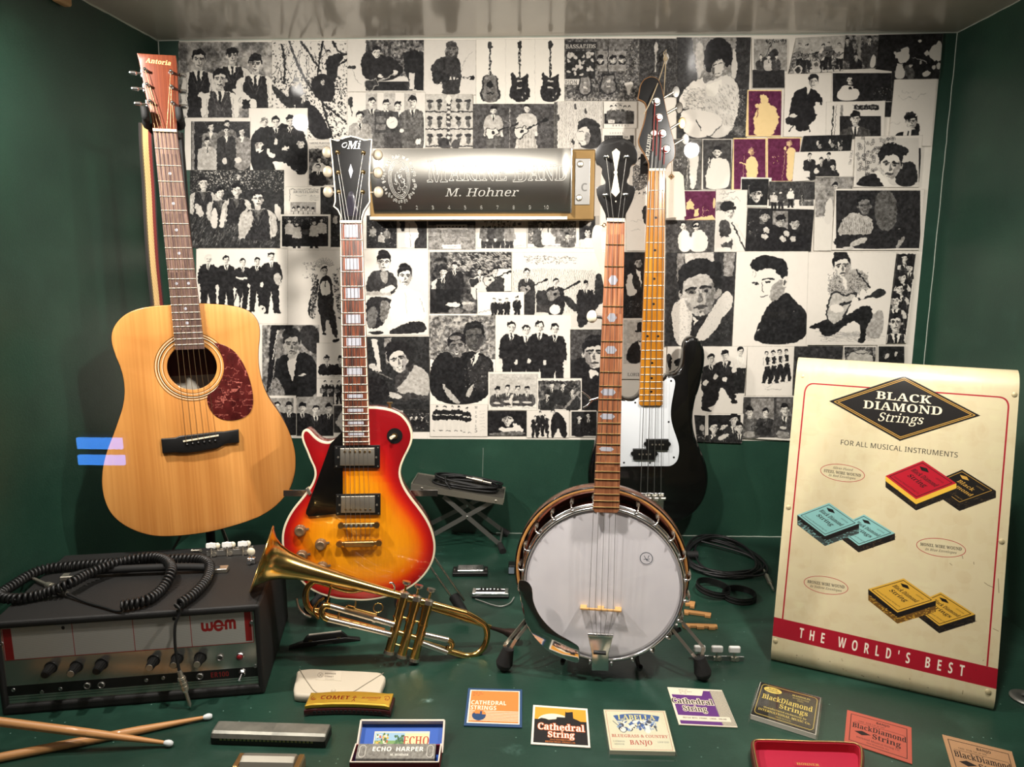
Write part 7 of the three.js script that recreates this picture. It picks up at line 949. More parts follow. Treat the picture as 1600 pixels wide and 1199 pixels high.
  // curly lead lying on the amplifier
  const LD = thing('curly_lead', 'black coiled guitar lead with two jack plugs lying on the amplifier', 'cable');
  const path = d3(600, 402, 720, 376, 806, 312, 846, 236, 826, 182, 760, 160, 650, 172, 540, 202, 430, 246, 330, 298, 200, 345, 80, 366, 0, 356, -60, 332, 0, 300, 110, 256, 220, 220, 340, 204, 470, 194, 600, 186, 760, 176, 900, 168, 985, 170, 1032, 195, 1036, 235, 1008, 292, 948, 352, 884, 396);
  const RC = 0.0073, RW = 0.0034, lift = (i) => (i >= 3 && i <= 7 ? 0.013 : i > 19 && i < 24 ? 0.004 : 0) + (i > 7 && i < 10 ? 0.012 : 0);
  const core = new THREE.CatmullRomCurve3(path.map(([x, y], i) => { const p = onY(x, y, AMP_H + RC + RW + 0.001 + lift(i)); p.x = Math.max(p.x, XL + 0.015); return p; }), false, 'centripetal');
  const len = core.getLength(), turns = Math.round(len / 0.0083), per = 9, N = turns * per, fr = core.computeFrenetFrames(400, false), hp = [];
  core.arcLengthDivisions = 800; core.updateArcLengths();
  let nrm = V3(0, 1, 0);
  for (let i = 0; i <= N; i++) { const t = i / N, c2 = core.getPointAt(t), tg = core.getTangentAt(t), side = tg.clone().cross(V3(0, 1, 0)).normalize(), up = side.clone().cross(tg), a = i / per * 2 * Math.PI; hp.push(c2.addScaledVector(side, RC * Math.cos(a)).addScaledVector(up, RC * Math.sin(a))); }
  class Poly extends THREE.Curve { constructor(p) { super(); this.p = p; } getPoint(t, o = V3(0, 0, 0)) { const f = t * (this.p.length - 1), i = Math.min(this.p.length - 2, Math.floor(f)); return o.copy(this.p[i]).lerp(this.p[i + 1], f - i); } getPointAt(t, o) { return this.getPoint(t, o); } getTangentAt(t) { return this.getPoint(Math.min(1, t + 1e-4)).sub(this.getPoint(Math.max(0, t - 1e-4))).normalize(); } getTangent(t) { return this.getTangentAt(t); } }
  mesh('coil', new THREE.TubeGeometry(new Poly(hp), N, RW, 6), S({ color: 0x101010, roughness: 0.45 }), LD);
  const thin = (pts) => mesh('plain_cable', tube(pts, 0.0026, 40, 8), S({ color: 0x101010, roughness: 0.5 }), LD);
  const T1 = (x, y, h = 0.004) => onY(...d3(x, y)[0], AMP_H + h);
  thin([T1(332, 342, 0.009), T1(430, 385), T1(520, 411), T1(580, 428), T1(606, 424, 0.006), hp[0]]);
  const fz = (x, y, h) => P.w(...P.l(...d3(x, y)[0], h), h);
  thin([hp[hp.length - 1], T1(886, 412, 0.008), P.w(...P.l(...d3(888, 436)[0], 0.008), 0.006), fz(868, 490, 0.012), fz(864, 560, 0.018), fz(872, 650, 0.022), fz(886, 722, 0.026)]);
  const plug = (a, b, m = M.nickel) => { a = vec(a); b = vec(b); const d = b.clone().sub(a).normalize(), L0 = a.distanceTo(b), pl = new THREE.Group(); pl.name = 'jack_plug'; LD.add(pl); const s = (t0, t1, r0, r1) => rod(a.clone().addScaledVector(d, L0 * t0), a.clone().addScaledVector(d, L0 * t1), r0, r1, 14); mesh('grip', [s(0, 0.18, 0.0038, 0.005), s(0.18, 0.52, 0.0066, 0.0066), s(0.22, 0.25, 0.0071, 0.0071), s(0.32, 0.35, 0.0071, 0.0071), s(0.42, 0.45, 0.0071, 0.0071), s(0.52, 0.58, 0.0066, 0.0045)], m, pl); mesh('contact', [s(0.58, 0.93, 0.0031, 0.0031), s(0.93, 1, 0.0031, 0.001)], M.nickel, pl); };
  plug(T1(332, 342, 0.009), T1(158, 264, 0.007)); plug(fz(886, 722, 0.026), onY(...d3(942, 902)[0], 0.005));

  // loose tuning machines on the amplifier
  const dt = detail(280, 820, 8.89), tl = (x, y, h = AMP_H) => onY(...dt(x, y)[0], h), fan = smoothPts([[-0.009, -0.0035], [-0.0085, 0.0045], [-0.004, 0.0052], [0, 0.0062], [0.004, 0.0052], [0.0085, 0.0045], [0.009, -0.0035], [0.005, -0.006], [0, -0.0045], [-0.005, -0.006]], 40);
  const strip = (label, a, b, rise, butt, ph, cream) => {
    const A = tl(...a), B = tl(...b), p = new Plane(A.clone(), Math.atan2(-(B.z - A.z), B.x - A.x) * 180 / Math.PI, 12), L = A.distanceTo(B), g = thing('tuning_machine_strip', label, 'machine heads', p, 'loose tuning machine strips');
    mesh('plate', rbox(L, ph, 0.002, 0.0008, L / 2, ph / 2 + 0.001, 0), M.dullSteel, g);
    for (let i = 0; i < 3; i++) { const x = L * (0.12 + 0.38 * i); mesh('gear', [disc(0.0045, 0.0045, 0.004, x + 0.006, ph * 0.45, 0.003, 12), rod([x, -0.0005, 0.003], [x, ph + rise, 0.003], 0.0017)], M.nickel, g); mesh('button', cream ? ball(1, 0, 0, 0, 16).scale(0.0058, 0.0064, 0.0038).translate(x, ph + rise + 0.004, 0.003) : slab(fan.map(([u, v]) => [u * butt + x, v * butt + ph + rise + 0.003]), 0.006, 0.006, 0.002), cream ? M.ivory : M.whitePlastic, g); }
  };
  strip('strip of three tuning machines with pearl butterfly buttons on the amplifier', [380, 452], [960, 418], 0.009, 1.1, 0.012, false);
  strip('strip of three tuning machines with small cream buttons behind the pearl ones', [470, 392], [1030, 352], 0.003, 1, 0.008, true);
  const s1 = tl(1010, 540), SM = thing('single_tuning_machine', 'single chrome tuning machine with a round cream button beside the trumpet bell', 'machine head', s1); mesh('gear_case', [rbox(0.017, 0.013, 0.012, 0.003, 0, 0.0068, 0), disc(0.005, 0.005, 0.006, -0.002, 0.007, 0.008, 14), rod([0, 0.012, 0], [0.0, 0.02, 0], 0.002)], M.chrome, SM); mesh('button', ball(1, 0, 0, 0, 18).scale(0.0085, 0.0085, 0.005).translate(0, 0.026, 0), M.ivory, SM);
  const lc = tl(225, 385), LC = thing('loose_screw', 'small chrome tuner bushing lying beside the coiled lead', 'screw', lc.add(V3(0, 0.0035, 0))); mesh('shank', rod([-0.006, 0, 0], [0.012, 0.001, 0], 0.0022), M.nickel, LC); mesh('collar', [rod([-0.008, 0, 0], [-0.005, 0, 0], 0.0035), rod([0.01, 0, 0], [0.013, 0.001, 0], 0.0035)], M.nickel, LC);
}

// ---------------------------------------------------------------- trumpet leaning on the amplifier
{
  const P1 = onY(389, 925, AMP_H + 0.001), P2 = onY(742, 1020, 0.006), P3 = onY(632, 1031, 0.012);
  const P = new Plane(P1); P.u = P2.clone().sub(P1).normalize(); P.n = P.u.clone().cross(P1.clone().sub(P3)).normalize(); P.v = P.n.clone().cross(P.u);
  const G = thing('trumpet', 'brass trumpet with silver valve caps propped bell-up on the amplifier corner', 'trumpet', P);
  const d2 = detail(380, 820, 6.66), d3 = detail(580, 880, 6.66), q = (d, x, y, h = 0) => { const [X, Y] = P.l(...d(x, y)[0], h); return V3(X, Y, h); };
  const brass = PH({ color: 0xdcb870, metalness: 1, roughness: 0.2 }), silver = PH({ color: 0xe2ddd2, metalness: 1, roughness: 0.28 });
  const r0 = q(d2, 318, 24), r1 = q(d2, 66, 690), bc = r0.clone().lerp(r1, 0.5), br = r0.distanceTo(r1) / 2, ax = q(d3, 600, 420).sub(bc).normalize(), end = q(d3, 980, 545), L = end.clone().sub(bc).dot(ax);
  const k = br / 0.0615, prof = [[1.0, 0], [1.012, 0.0006], [1.0, 0.0018], [0.9, 0.004], [0.72, 0.012], [0.56, 0.025], [0.43, 0.045], [0.33, 0.075], [0.255, 0.115], [0.2, 0.165], [0.155, 0.22], [0.12, 0.28], [0.1, L / 1]].map(([r, y]) => [r * br, y]);
  const bell = lathe(prof.slice().sort((a, b) => a[1] - b[1]), 56).applyQuaternion(new THREE.Quaternion().setFromUnitVectors(V3(0, 1, 0), ax)).translate(bc.x, bc.y, 0);
  mesh('bell', [bell], brass, G); mesh('bell_rim', ring(br, 0.0013, 0, 0, 0, 64, 8).applyQuaternion(new THREE.Quaternion().setFromUnitVectors(V3(0, 0, 1), ax)).translate(bc.x, bc.y, 0), brass, G);
  const tr = br * 0.1, e0 = bc.clone().addScaledVector(ax, L);
  mesh('bell_bow', tube([e0, q(d3, 1110, 592), q(d3, 1185, 655), q(d3, 1207, 760), q(d3, 1165, 885), q(d3, 1090, 950), q(d3, 1000, 966), q(d3, 880, 938), q(d3, 700, 882), q(d3, 520, 826)], tr, 90, 14), brass, G);
  const b = -0.016;
  mesh('leadpipe', tube([q(d3, 1240, 670, b), q(d3, 1000, 590, b), q(d3, 600, 462, b), q(d3, 0, 270, b), q(d2, 1100, 690, b), q(d2, 800, 600, b), q(d2, 735, 588, b)], 0.0052, 60, 12), brass, G);
  mesh('tuning_slide', tube([q(d2, 735, 588, b), q(d2, 680, 640, b), q(d2, 650, 725, b), q(d2, 662, 830, b), q(d2, 720, 905, b), q(d2, 860, 950, b), q(d2, 1465, 1110, b)], 0.0062, 60, 12), brass, G);
  mesh('mouthpiece', lathe([[0.0035, 0], [0.0045, 0.02], [0.006, 0.034], [0.0095, 0.045], [0.0125, 0.058], [0.0135, 0.066], [0.012, 0.068], [0.008, 0.063]], 32).applyQuaternion(new THREE.Quaternion().setFromUnitVectors(V3(0, 1, 0), q(d3, 1410, 720, b).sub(q(d3, 1230, 668, b)).normalize())).translate(...q(d3, 1228, 668, b).toArray()), S({ color: 0x4a3c36, metalness: 0.8, roughness: 0.45 }), G);
  const f = 0.01;
  const s3 = new THREE.Group(); s3.name = 'third_valve_slide'; G.add(s3);
  mesh('slide_tube', straightTube([q(d2, 900, 848, f), q(d3, 235, 640, f)], 0.0058, 14), silver, s3); mesh('slide_tube', straightTube([q(d2, 880, 985, f), q(d3, 205, 745, f)], 0.0058, 14), silver, s3);
  mesh('slide_bow', tube([q(d2, 905, 850, f), q(d2, 850, 848, f), q(d2, 818, 890, f), q(d2, 825, 950, f), q(d2, 885, 986, f)], 0.0062, 30, 12), brass, s3);
  for (const [x, y] of [[1365, 985], [1120, 1045]]) { const c = q(d2, x, y, f); mesh('ferrule', rod(c.clone().addScaledVector(ax, -0.003), c.clone().addScaledVector(ax, 0.003), 0.0068, 0.0068, 16), silver, s3); }
  mesh('slide_brace', [rod(q(d2, 1000, 880, f), q(d2, 985, 1000, f), 0.0018)], brass, s3);
  const s1 = new THREE.Group(); s1.name = 'first_valve_slide'; G.add(s1);
  mesh('slide_tube', straightTube([q(d3, 560, 745, f), q(d3, 800, 800, f)], 0.0055, 14), silver, s1); mesh('slide_tube', straightTube([q(d3, 530, 835, f), q(d3, 790, 930, f)], 0.0055, 14), silver, s1); mesh('slide_bow', tube([q(d3, 790, 798, f), q(d3, 835, 825, f), q(d3, 842, 870, f), q(d3, 812, 895, f), q(d3, 780, 880, f)], 0.0052, 24, 12), brass, s1);
  // valves
  const tops = [[345, 318], [473, 358], [598, 398]], bots = [[185, 932], [315, 972], [445, 1010]], btn = [[368, 205], [497, 244], [625, 281]];
  tops.forEach((t, i) => {
    const v = new THREE.Group(); v.name = 'valve'; G.add(v); const A = q(d3, ...t, 0), B = q(d3, ...bots[i], 0), dir = A.clone().sub(B).normalize(), T2 = q(d3, ...btn[i], 0), s = A.distanceTo(B), at = (d0) => B.clone().addScaledVector(dir, d0);
    mesh('casing', [rod(at(0.002), at(s - 0.004), 0.0092, 0.0092, 24), rod(at(s * 0.58), at(s * 0.6), 0.0104, 0.0104, 24), rod(at(s * 0.78), at(s - 0.003), 0.0102, 0.0102, 24)], brass, v);
    mesh('bottom_cap', [rod(at(-0.002), at(0.004), 0.0112, 0.0104, 24), rod(at(-0.004), at(-0.002), 0.004, 0.011, 24)], silver, v); mesh('top_cap', [rod(at(s - 0.006), at(s + 0.002), 0.0112, 0.0105, 24), rod(at(s + 0.002), at(s + 0.004), 0.0105, 0.006, 24)], silver, v);
    mesh('stem', rod(at(s), T2, 0.0022), brass, v); const bd = T2.clone(); mesh('finger_button', [rod(bd.clone().addScaledVector(dir, -0.002), bd.clone().addScaledVector(dir, 0.003), 0.0085, 0.0085, 22), rod(bd.clone().addScaledVector(dir, -0.005), bd.clone().addScaledVector(dir, -0.002), 0.004, 0.0085, 22)], silver, v);
    if (i < 2) { const A2 = q(d3, ...tops[i + 1], 0), B2 = q(d3, ...bots[i + 1], 0); mesh('knuckle', [0.16, 0.36, 0.62].map((z2, j) => rod(B.clone().lerp(A, z2), B2.clone().lerp(A2, z2), j === 1 ? 0.0055 : 0.0022)), brass, v); }
  });
  mesh('finger_ring', ring(0.0088 * k, 0.0011, ...P.l(...d2(1405, 865)[0], f), f + 0.002, 32, 8), brass, G);
  mesh('slide_stop', [rod(q(d2, 1065, 855, f + 0.008), q(d2, 1390, 938, f + 0.008), 0.0022), rod(q(d2, 1172, 800, f + 0.004), q(d2, 1165, 880, f + 0.004), 0.0016), rbox(0.014, 0.006, 0.005, 0.001, ...q(d2, 1120, 862, f + 0.008).toArray())], brass, G);
  mesh('water_key', tube([q(d2, 552, 770, b), q(d2, 575, 860, b), q(d2, 630, 930, b), q(d2, 705, 965, b)], 0.0021, 24, 8), silver, G); mesh('water_key', [tube([q(d2, 845, 762, 0), q(d2, 770, 820, 0), q(d2, 735, 900, 0), q(d2, 780, 985, 0)], 0.0023, 24, 8), rod(q(d2, 740, 880, 0), q(d2, 810, 890, 0), 0.003)], brass, G);
  mesh('brace', rod(q(d2, 915, 640, 0), q(d2, 868, 835, 0), 0.0022), brass, G); mesh('little_finger_hook', tube([q(d3, 240, 285, 0.003), q(d3, 240, 240, 0.006), q(d3, 212, 205, 0.008), q(d3, 192, 212, 0.008)], 0.0019, 20, 8), M.chrome, G);
}

// ---------------------------------------------------------------- cream tin sign
{
  const P = new Plane(onY(1203, 1038), -23.6, 14), G = thing('tin_sign', 'cream tin counter sign with a black diamond badge and a red base band', 'sign', P), w = 0.383, H = 0.628;
  const prof = [[0.05, -0.075], [0.022, -0.062], [0.006, -0.045], [0.0015, -0.028], [0.008, -0.012], [0.022, -0.003], [0.04, 0], [0.3, 0], [0.575, 0], [0.6, -0.003], [0.616, -0.012], [0.626, -0.028], [0.627, -0.045], [0.618, -0.068]];
  const pts = new THREE.CatmullRomCurve3(prof.map(([v, h]) => V3(0, v, h)), false, 'centripetal').getPoints(90);
  const CW = 1024, CH = Math.round(1024 * H / w), [cv, g] = canvas(CW, CH), at = (x, y) => { const [u, v] = P.l(x, y); return [u / w * CW, (H - v) / H * CH]; };
  const cream = '#d2c5a0', redc = '#a01226', blk = '#14110f', s1 = detail(1180, 520, 3.526), s2 = detail(1180, 840, 3.34);
  g.fillStyle = cream; g.fillRect(0, 0, CW, CH);
  for (let i = 0; i < 900; i++) { g.fillStyle = `rgba(${rnd() < 0.5 ? '160,130,80' : '238,226,190'},0.05)`; g.beginPath(); g.ellipse(rnd() * CW, rnd() * CH, 4 + rnd() * 40, 4 + rnd() * 40, 0, 0, 7); g.fill(); }
  const A = (d, x, y) => at(...d(x, y)[0]), path = (d, xy, close = true) => { g.beginPath(); for (let i = 0; i < xy.length; i += 2) { const p = A(d, xy[i], xy[i + 1]); i ? g.lineTo(...p) : g.moveTo(...p); } if (close) g.closePath(); };
  const fill = (d, xy, c) => { path(d, xy); g.fillStyle = c; g.fill(); }, line = (d, xy, c, lw, close = false) => { path(d, xy, close); g.strokeStyle = c; g.lineWidth = lw; g.lineJoin = 'round'; g.stroke(); };
  const words = (str, d, x0, y0, x1, y1, size, c, font = 'bold SZpx sans-serif', spread = 0) => { const a = A(d, x0, y0), b = A(d, x1, y1), L = Math.hypot(b[0] - a[0], b[1] - a[1]); g.save(); g.translate(...a); g.rotate(Math.atan2(b[1] - a[1], b[0] - a[0])); g.font = font.replace('SZ', size); g.fillStyle = c; g.textBaseline = 'middle'; const wd = g.measureText(str).width; if (spread) { const n = str.length, cw = [...str].map((ch) => g.measureText(ch).width * spread), gap = (L - cw.reduce((p, q) => p + q, 0)) / (n - 1); let x = 0; [...str].forEach((ch, i) => { g.save(); g.translate(x, 0); g.scale(spread, 1); g.fillText(ch, 0, 0); g.restore(); x += cw[i] + gap; }); } else { g.scale(L / wd, 1); g.fillText(str, 0, 0); } g.restore(); };
  // border
  const tl = A(s1, 275, 300), trr = A(s1, 1398, 372), blp = A(s2, 143, 425), brp = A(s2, 1210, 672);
  g.strokeStyle = redc; g.lineWidth = 7; g.beginPath(); g.moveTo(...blp); g.lineTo(tl[0], tl[1] + 40); g.quadraticCurveTo(tl[0], tl[1] - 22, tl[0] + 46, tl[1] - 22); g.lineTo(trr[0] - 46, tl[1] - 22); g.quadraticCurveTo(trr[0], tl[1] - 22, trr[0], tl[1] + 30); g.lineTo(...brp); g.stroke();
  // diamond badge
  const dm = (k) => { const c = [820, 418], p = [822, 238, 1240, 458, 797, 597, 407, 378], r = []; for (let i = 0; i < 8; i += 2) r.push(c[0] + (p[i] - c[0]) * k, c[1] + (p[i + 1] - c[1]) * k); return r; };
  fill(s1, dm(1), blk); line(s1, dm(0.93), '#c79a45', 3.5, true); line(s1, dm(0.88), '#c79a45', 3.5, true);
  words('BLACK', s1, 664, 343, 972, 372, 56, '#e6dcc0', 'bold SZpx serif'); words('DIAMOND', s1, 594, 395, 1034, 434, 58, '#e6dcc0', 'bold SZpx serif'); words('Strings', s1, 672, 462, 924, 482, 62, '#e6dcc0', 'italic SZpx serif');
  words('FOR ALL MUSICAL INSTRUMENTS', s1, 468, 604, 1118, 676, 36, '#2a2622', 'SZpx sans-serif', 1);
  const oval = (d, x0, y0, x1, y1, hh, t) => { const a = A(d, x0, y0), b = A(d, x1, y1), m = [(a[0] + b[0]) / 2, (a[1] + b[1]) / 2], L = Math.hypot(b[0] - a[0], b[1] - a[1]) / 2; g.strokeStyle = redc; g.lineWidth = 2.4; g.beginPath(); g.ellipse(m[0], m[1], L, hh, Math.atan2(b[1] - a[1], b[0] - a[0]), 0, 7); g.stroke(); g.save(); g.translate(...m); g.rotate(Math.atan2(b[1] - a[1], b[0] - a[0])); g.textAlign = 'center'; g.textBaseline = 'middle'; t.forEach(([s, y, sz, f]) => { g.font = f.replace('SZ', sz); g.fillStyle = '#2a2622'; const mw = g.measureText(s).width, mx = L * 1.7; g.save(); g.translate(0, y); if (mw > mx) g.scale(mx / mw, 1); g.fillText(s, 0, 0); g.restore(); }); g.restore(); };
  oval(s1, 360, 757, 602, 790, 44, [['Silver Plated', -22, 16, 'italic SZpx serif'], ['STEEL WIRE WOUND', 0, 21, 'bold SZpx serif'], ['In Red Envelopes', 20, 16, 'italic SZpx serif']]);
  oval(s2, 842, 38, 1098, 70, 44, [['MONEL WIRE WOUND', -6, 21, 'bold SZpx serif'], ['In Blue Envelopes', 16, 16, 'italic SZpx serif']]);
  oval(s2, 255, 232, 484, 268, 44, [['BRONZE WIRE WOUND', -6, 21, 'bold SZpx serif'], ['In Yellow Envelopes', 16, 16, 'italic SZpx serif']]);
  // pictured boxes: top face, left face, right face
  const boxPic = (d, T, R, B, L2, hgt, top, bandHi, side, ink, lab, two) => {
    const h1 = two ? hgt * 0.45 : hgt; const face = (a, b, y0, y1, c) => fill(d, [a[0], a[1] + y0, b[0], b[1] + y0, b[0], b[1] + y1, a[0], a[1] + y1], c);
    face(L2, B, 0, hgt, side); face(B, R, 0, hgt, side); if (two) { face(L2, B, 0, h1, bandHi); face(B, R, 0, h1, bandHi); }
    for (let i = 0; i < 70; i++) { const t = rnd(), lr = rnd() < 0.5, a = lr ? L2 : B, b = lr ? B : R, x = a[0] + (b[0] - a[0]) * t, y = a[1] + (b[1] - a[1]) * t + (two ? h1 : 0) + rnd() * (hgt - (two ? h1 : 0)); line(d, [x, y, x + 9, y - 4 + rnd() * 8], side === blk ? '#4a3a26' : top, 2.2); }
    fill(d, [...T, ...R, ...B, ...L2], top); const m = [(T[0] + B[0]) / 2, (T[1] + B[1]) / 2], sh = (p, k) => [m[0] + (p[0] - m[0]) * k, m[1] + (p[1] - m[1]) * k]; line(d, [...sh(T, 0.88), ...sh(R, 0.88), ...sh(B, 0.88), ...sh(L2, 0.88)], ink, 2.5, true);
    const a0 = A(d, ...L2), a1 = A(d, ...T), a2 = A(d, ...R); g.save(); g.transform((a2[0] - a1[0]) / 100, (a2[1] - a1[1]) / 100, (a0[0] - a1[0]) / 100, (a0[1] - a1[1]) / 100, a1[0], a1[1]); g.fillStyle = ink; g.textAlign = 'center'; g.font = 'bold 17px serif'; lab.forEach((s, i) => g.fillText(s, 50, 44 + i * 19, 74)); g.font = '6px serif'; g.fillText('National Musical String Co.', 50, 88); g.fillText('GUITAR', 74, 22); g.beginPath(); g.moveTo(26, 12); g.lineTo(40, 19); g.lineTo(26, 26); g.lineTo(12, 19); g.fill(); g.restore();
  };
  boxPic(s1, [1140, 755], [1326, 872], [1125, 945], [960, 830], 38, blk, blk, blk, '#c79a45', ['Black', 'Diamond'], false);
  boxPic(s1, [924, 706], [1108, 830], [886, 918], [718, 790], 62, '#b01428', '#e0b23c', blk, blk, ['Black Diamond', 'String'], true);
  boxPic(s1, [600, 1002], [770, 1106], [570, 1175], [440, 1075], 36, '#86bcb8', '#86bcb8', blk, blk, ['Black Diamond', 'Strings'], false);
  boxPic(s1, [408, 938], [572, 1052], [384, 1122], [232, 1005], 54, '#86bcb8', blk, '#37413f', blk, ['Black Diamond', 'String'], true);
  boxPic(s2, [968, 286], [1148, 402], [960, 462], [818, 352], 38, '#d8a83c', '#d8a83c', blk, blk, ['Black Diamond', 'Strings'], false);
  boxPic(s2, [775, 214], [942, 330], [742, 392], [590, 270], 58, '#d8a83c', blk, '#6a4a1c', blk, ['Black Diamond', 'String'], true);
  fill(s2, [60, 406, 1300, 694, 1300, 802, 60, 506], redc); words("THE WORLD'S BEST", s2, 230, 497, 1092, 698, 74, '#ece3cf', 'bold SZpx sans-serif', 0.55);
  g.lineWidth = 2; g.strokeStyle = 'rgba(60,44,28,0.75)'; for (const [x, y, x2, y2] of [[1195, 235, 1215, 250], [1268, 215, 1272, 290], [1240, 475, 1270, 490], [1085, 800, 1082, 822], [805, 735, 808, 745], [1015, 135, 1028, 146], [1140, 128, 1142, 142], [640, 728, 646, 738], [1080, 95, 1084, 112], [1215, 250, 1245, 262]]) { g.beginPath(); g.moveTo(...A(s2, x, y)); g.lineTo(...A(s2, x2, y2)); g.stroke(); }
  for (let i = 0; i < 40; i++) { g.fillStyle = 'rgba(70,50,30,0.6)'; const p = A(s2, 90 + rnd() * 1150, 560 + rnd() * 90 + rnd() * 200); g.beginPath(); g.ellipse(p[0], p[1], 1 + rnd() * 3, 1 + rnd() * 2, rnd(), 0, 7); g.fill(); }
  const pos = [], uv = [], ix = []; pts.forEach((p) => [0, w].forEach((u) => { pos.push(u, p.y, p.z); uv.push(u / w, p.y / H); })); const n = pts.length;
  pts.forEach((p) => [0, w].forEach((u) => { pos.push(u, p.y - 0.0012 * (p.y > 0.3 ? 1 : -1) * (p.z < -0.02 ? 1 : 0), p.z - 0.0014); uv.push(0.02, 0.97); }));
  for (let i = 0; i < n - 1; i++) { const a = i * 2; ix.push(a, a + 1, a + 2, a + 1, a + 3, a + 2); const b = 2 * n + a; ix.push(b, b + 2, b + 1, b + 1, b + 2, b + 3); ix.push(a, a + 2, b, b, a + 2, b + 2, a + 1, b + 1, a + 3, b + 1, b + 3, a + 3); }
  const sg = new THREE.BufferGeometry(); sg.setAttribute('position', new THREE.Float32BufferAttribute(pos, 3)); sg.setAttribute('uv', new THREE.Float32BufferAttribute(uv, 2)); sg.setIndex(ix); sg.computeVertexNormals();
  mesh('tin_face', sg, PH({ map: canvasTex(cv), roughness: 0.4, clearcoat: 0.35, clearcoatRoughness: 0.12 }), G);
  for (const [d, x, y] of [[s1, 260, 243], [s1, 1428, 341], [s1, 184, 962], [s1, 1357, 1150], [s2, 106, 540], [s2, 1215, 806]]) { const q = P.l(...d(x, y)[0]); mesh('rivet', latheZ([[0.0048, 0], [0.0042, 0.0014], [0, 0.002]], q[0], q[1], q[1] > 0.58 ? -0.002 : q[1] < 0.03 ? -0.002 : 0.0002, 16), S({ color: 0xc2b48c, roughness: 0.5, metalness: 0.3 }), G); }
  mesh('easel_back', [box(0.06, 0.5, 0.002, w / 2, 0.3, -0.004), rod([w / 2, 0.46, -0.008], [w / 2, 0.055, -0.19], 0.006)], S({ color: 0x8c7c5a, roughness: 0.7 }), G);
}
// ---------------------------------------------------------------- small things on the shelf floor
const prismUV = (q, y0, y1) => {                              // flat packet: q = four floor points, far left, far right, near right, near left
  const p = [], uv = [], ix = [], U = [[0, 1], [1, 1], [1, 0], [0, 0]];
  q.forEach((c, i) => { p.push(c.x, y1, c.z); uv.push(...U[i]); }); ix.push(0, 3, 1, 1, 3, 2);
  for (let i = 0; i < 4; i++) { const a = q[i], b = q[(i + 1) % 4], o = p.length / 3; p.push(a.x, y1, a.z, b.x, y1, b.z, b.x, y0, b.z, a.x, y0, a.z); for (let k = 0; k < 4; k++) uv.push(...[[0.01, 0.99], [0.02, 0.99], [0.02, 0.98], [0.01, 0.98]][k]); ix.push(o, o + 1, o + 2, o, o + 2, o + 3); }
  const o = p.length / 3; q.forEach((c) => { p.push(c.x, y0, c.z); uv.push(0.01, 0.99); }); ix.push(o, o + 1, o + 3, o + 1, o + 2, o + 3);
  const g = new THREE.BufferGeometry(); g.setAttribute('position', new THREE.Float32BufferAttribute(p, 3)); g.setAttribute('uv', new THREE.Float32BufferAttribute(uv, 2)); g.setIndex(ix); const f = g.toNonIndexed(); f.computeVertexNormals(); return f;
};
const on = (d, xy, h = 0) => { const r = []; for (let i = 0; i < xy.length; i += 2) r.push(onY(...d(xy[i], xy[i + 1])[0], h)); return r; };
const dP = detail(700, 1040, 3.478), dR = detail(1020, 1040, 2.759), dH = detail(300, 1020, 3.81);
const blackletter = (g, s, x, y, size, c, stroke) => { g.font = `bold ${size}px serif`; g.textAlign = 'center'; if (stroke) { g.strokeStyle = stroke; g.lineWidth = size * 0.16; g.lineJoin = 'round'; g.strokeText(s, x, y, 424); } g.fillStyle = c; g.fillText(s, x, y, 424); };
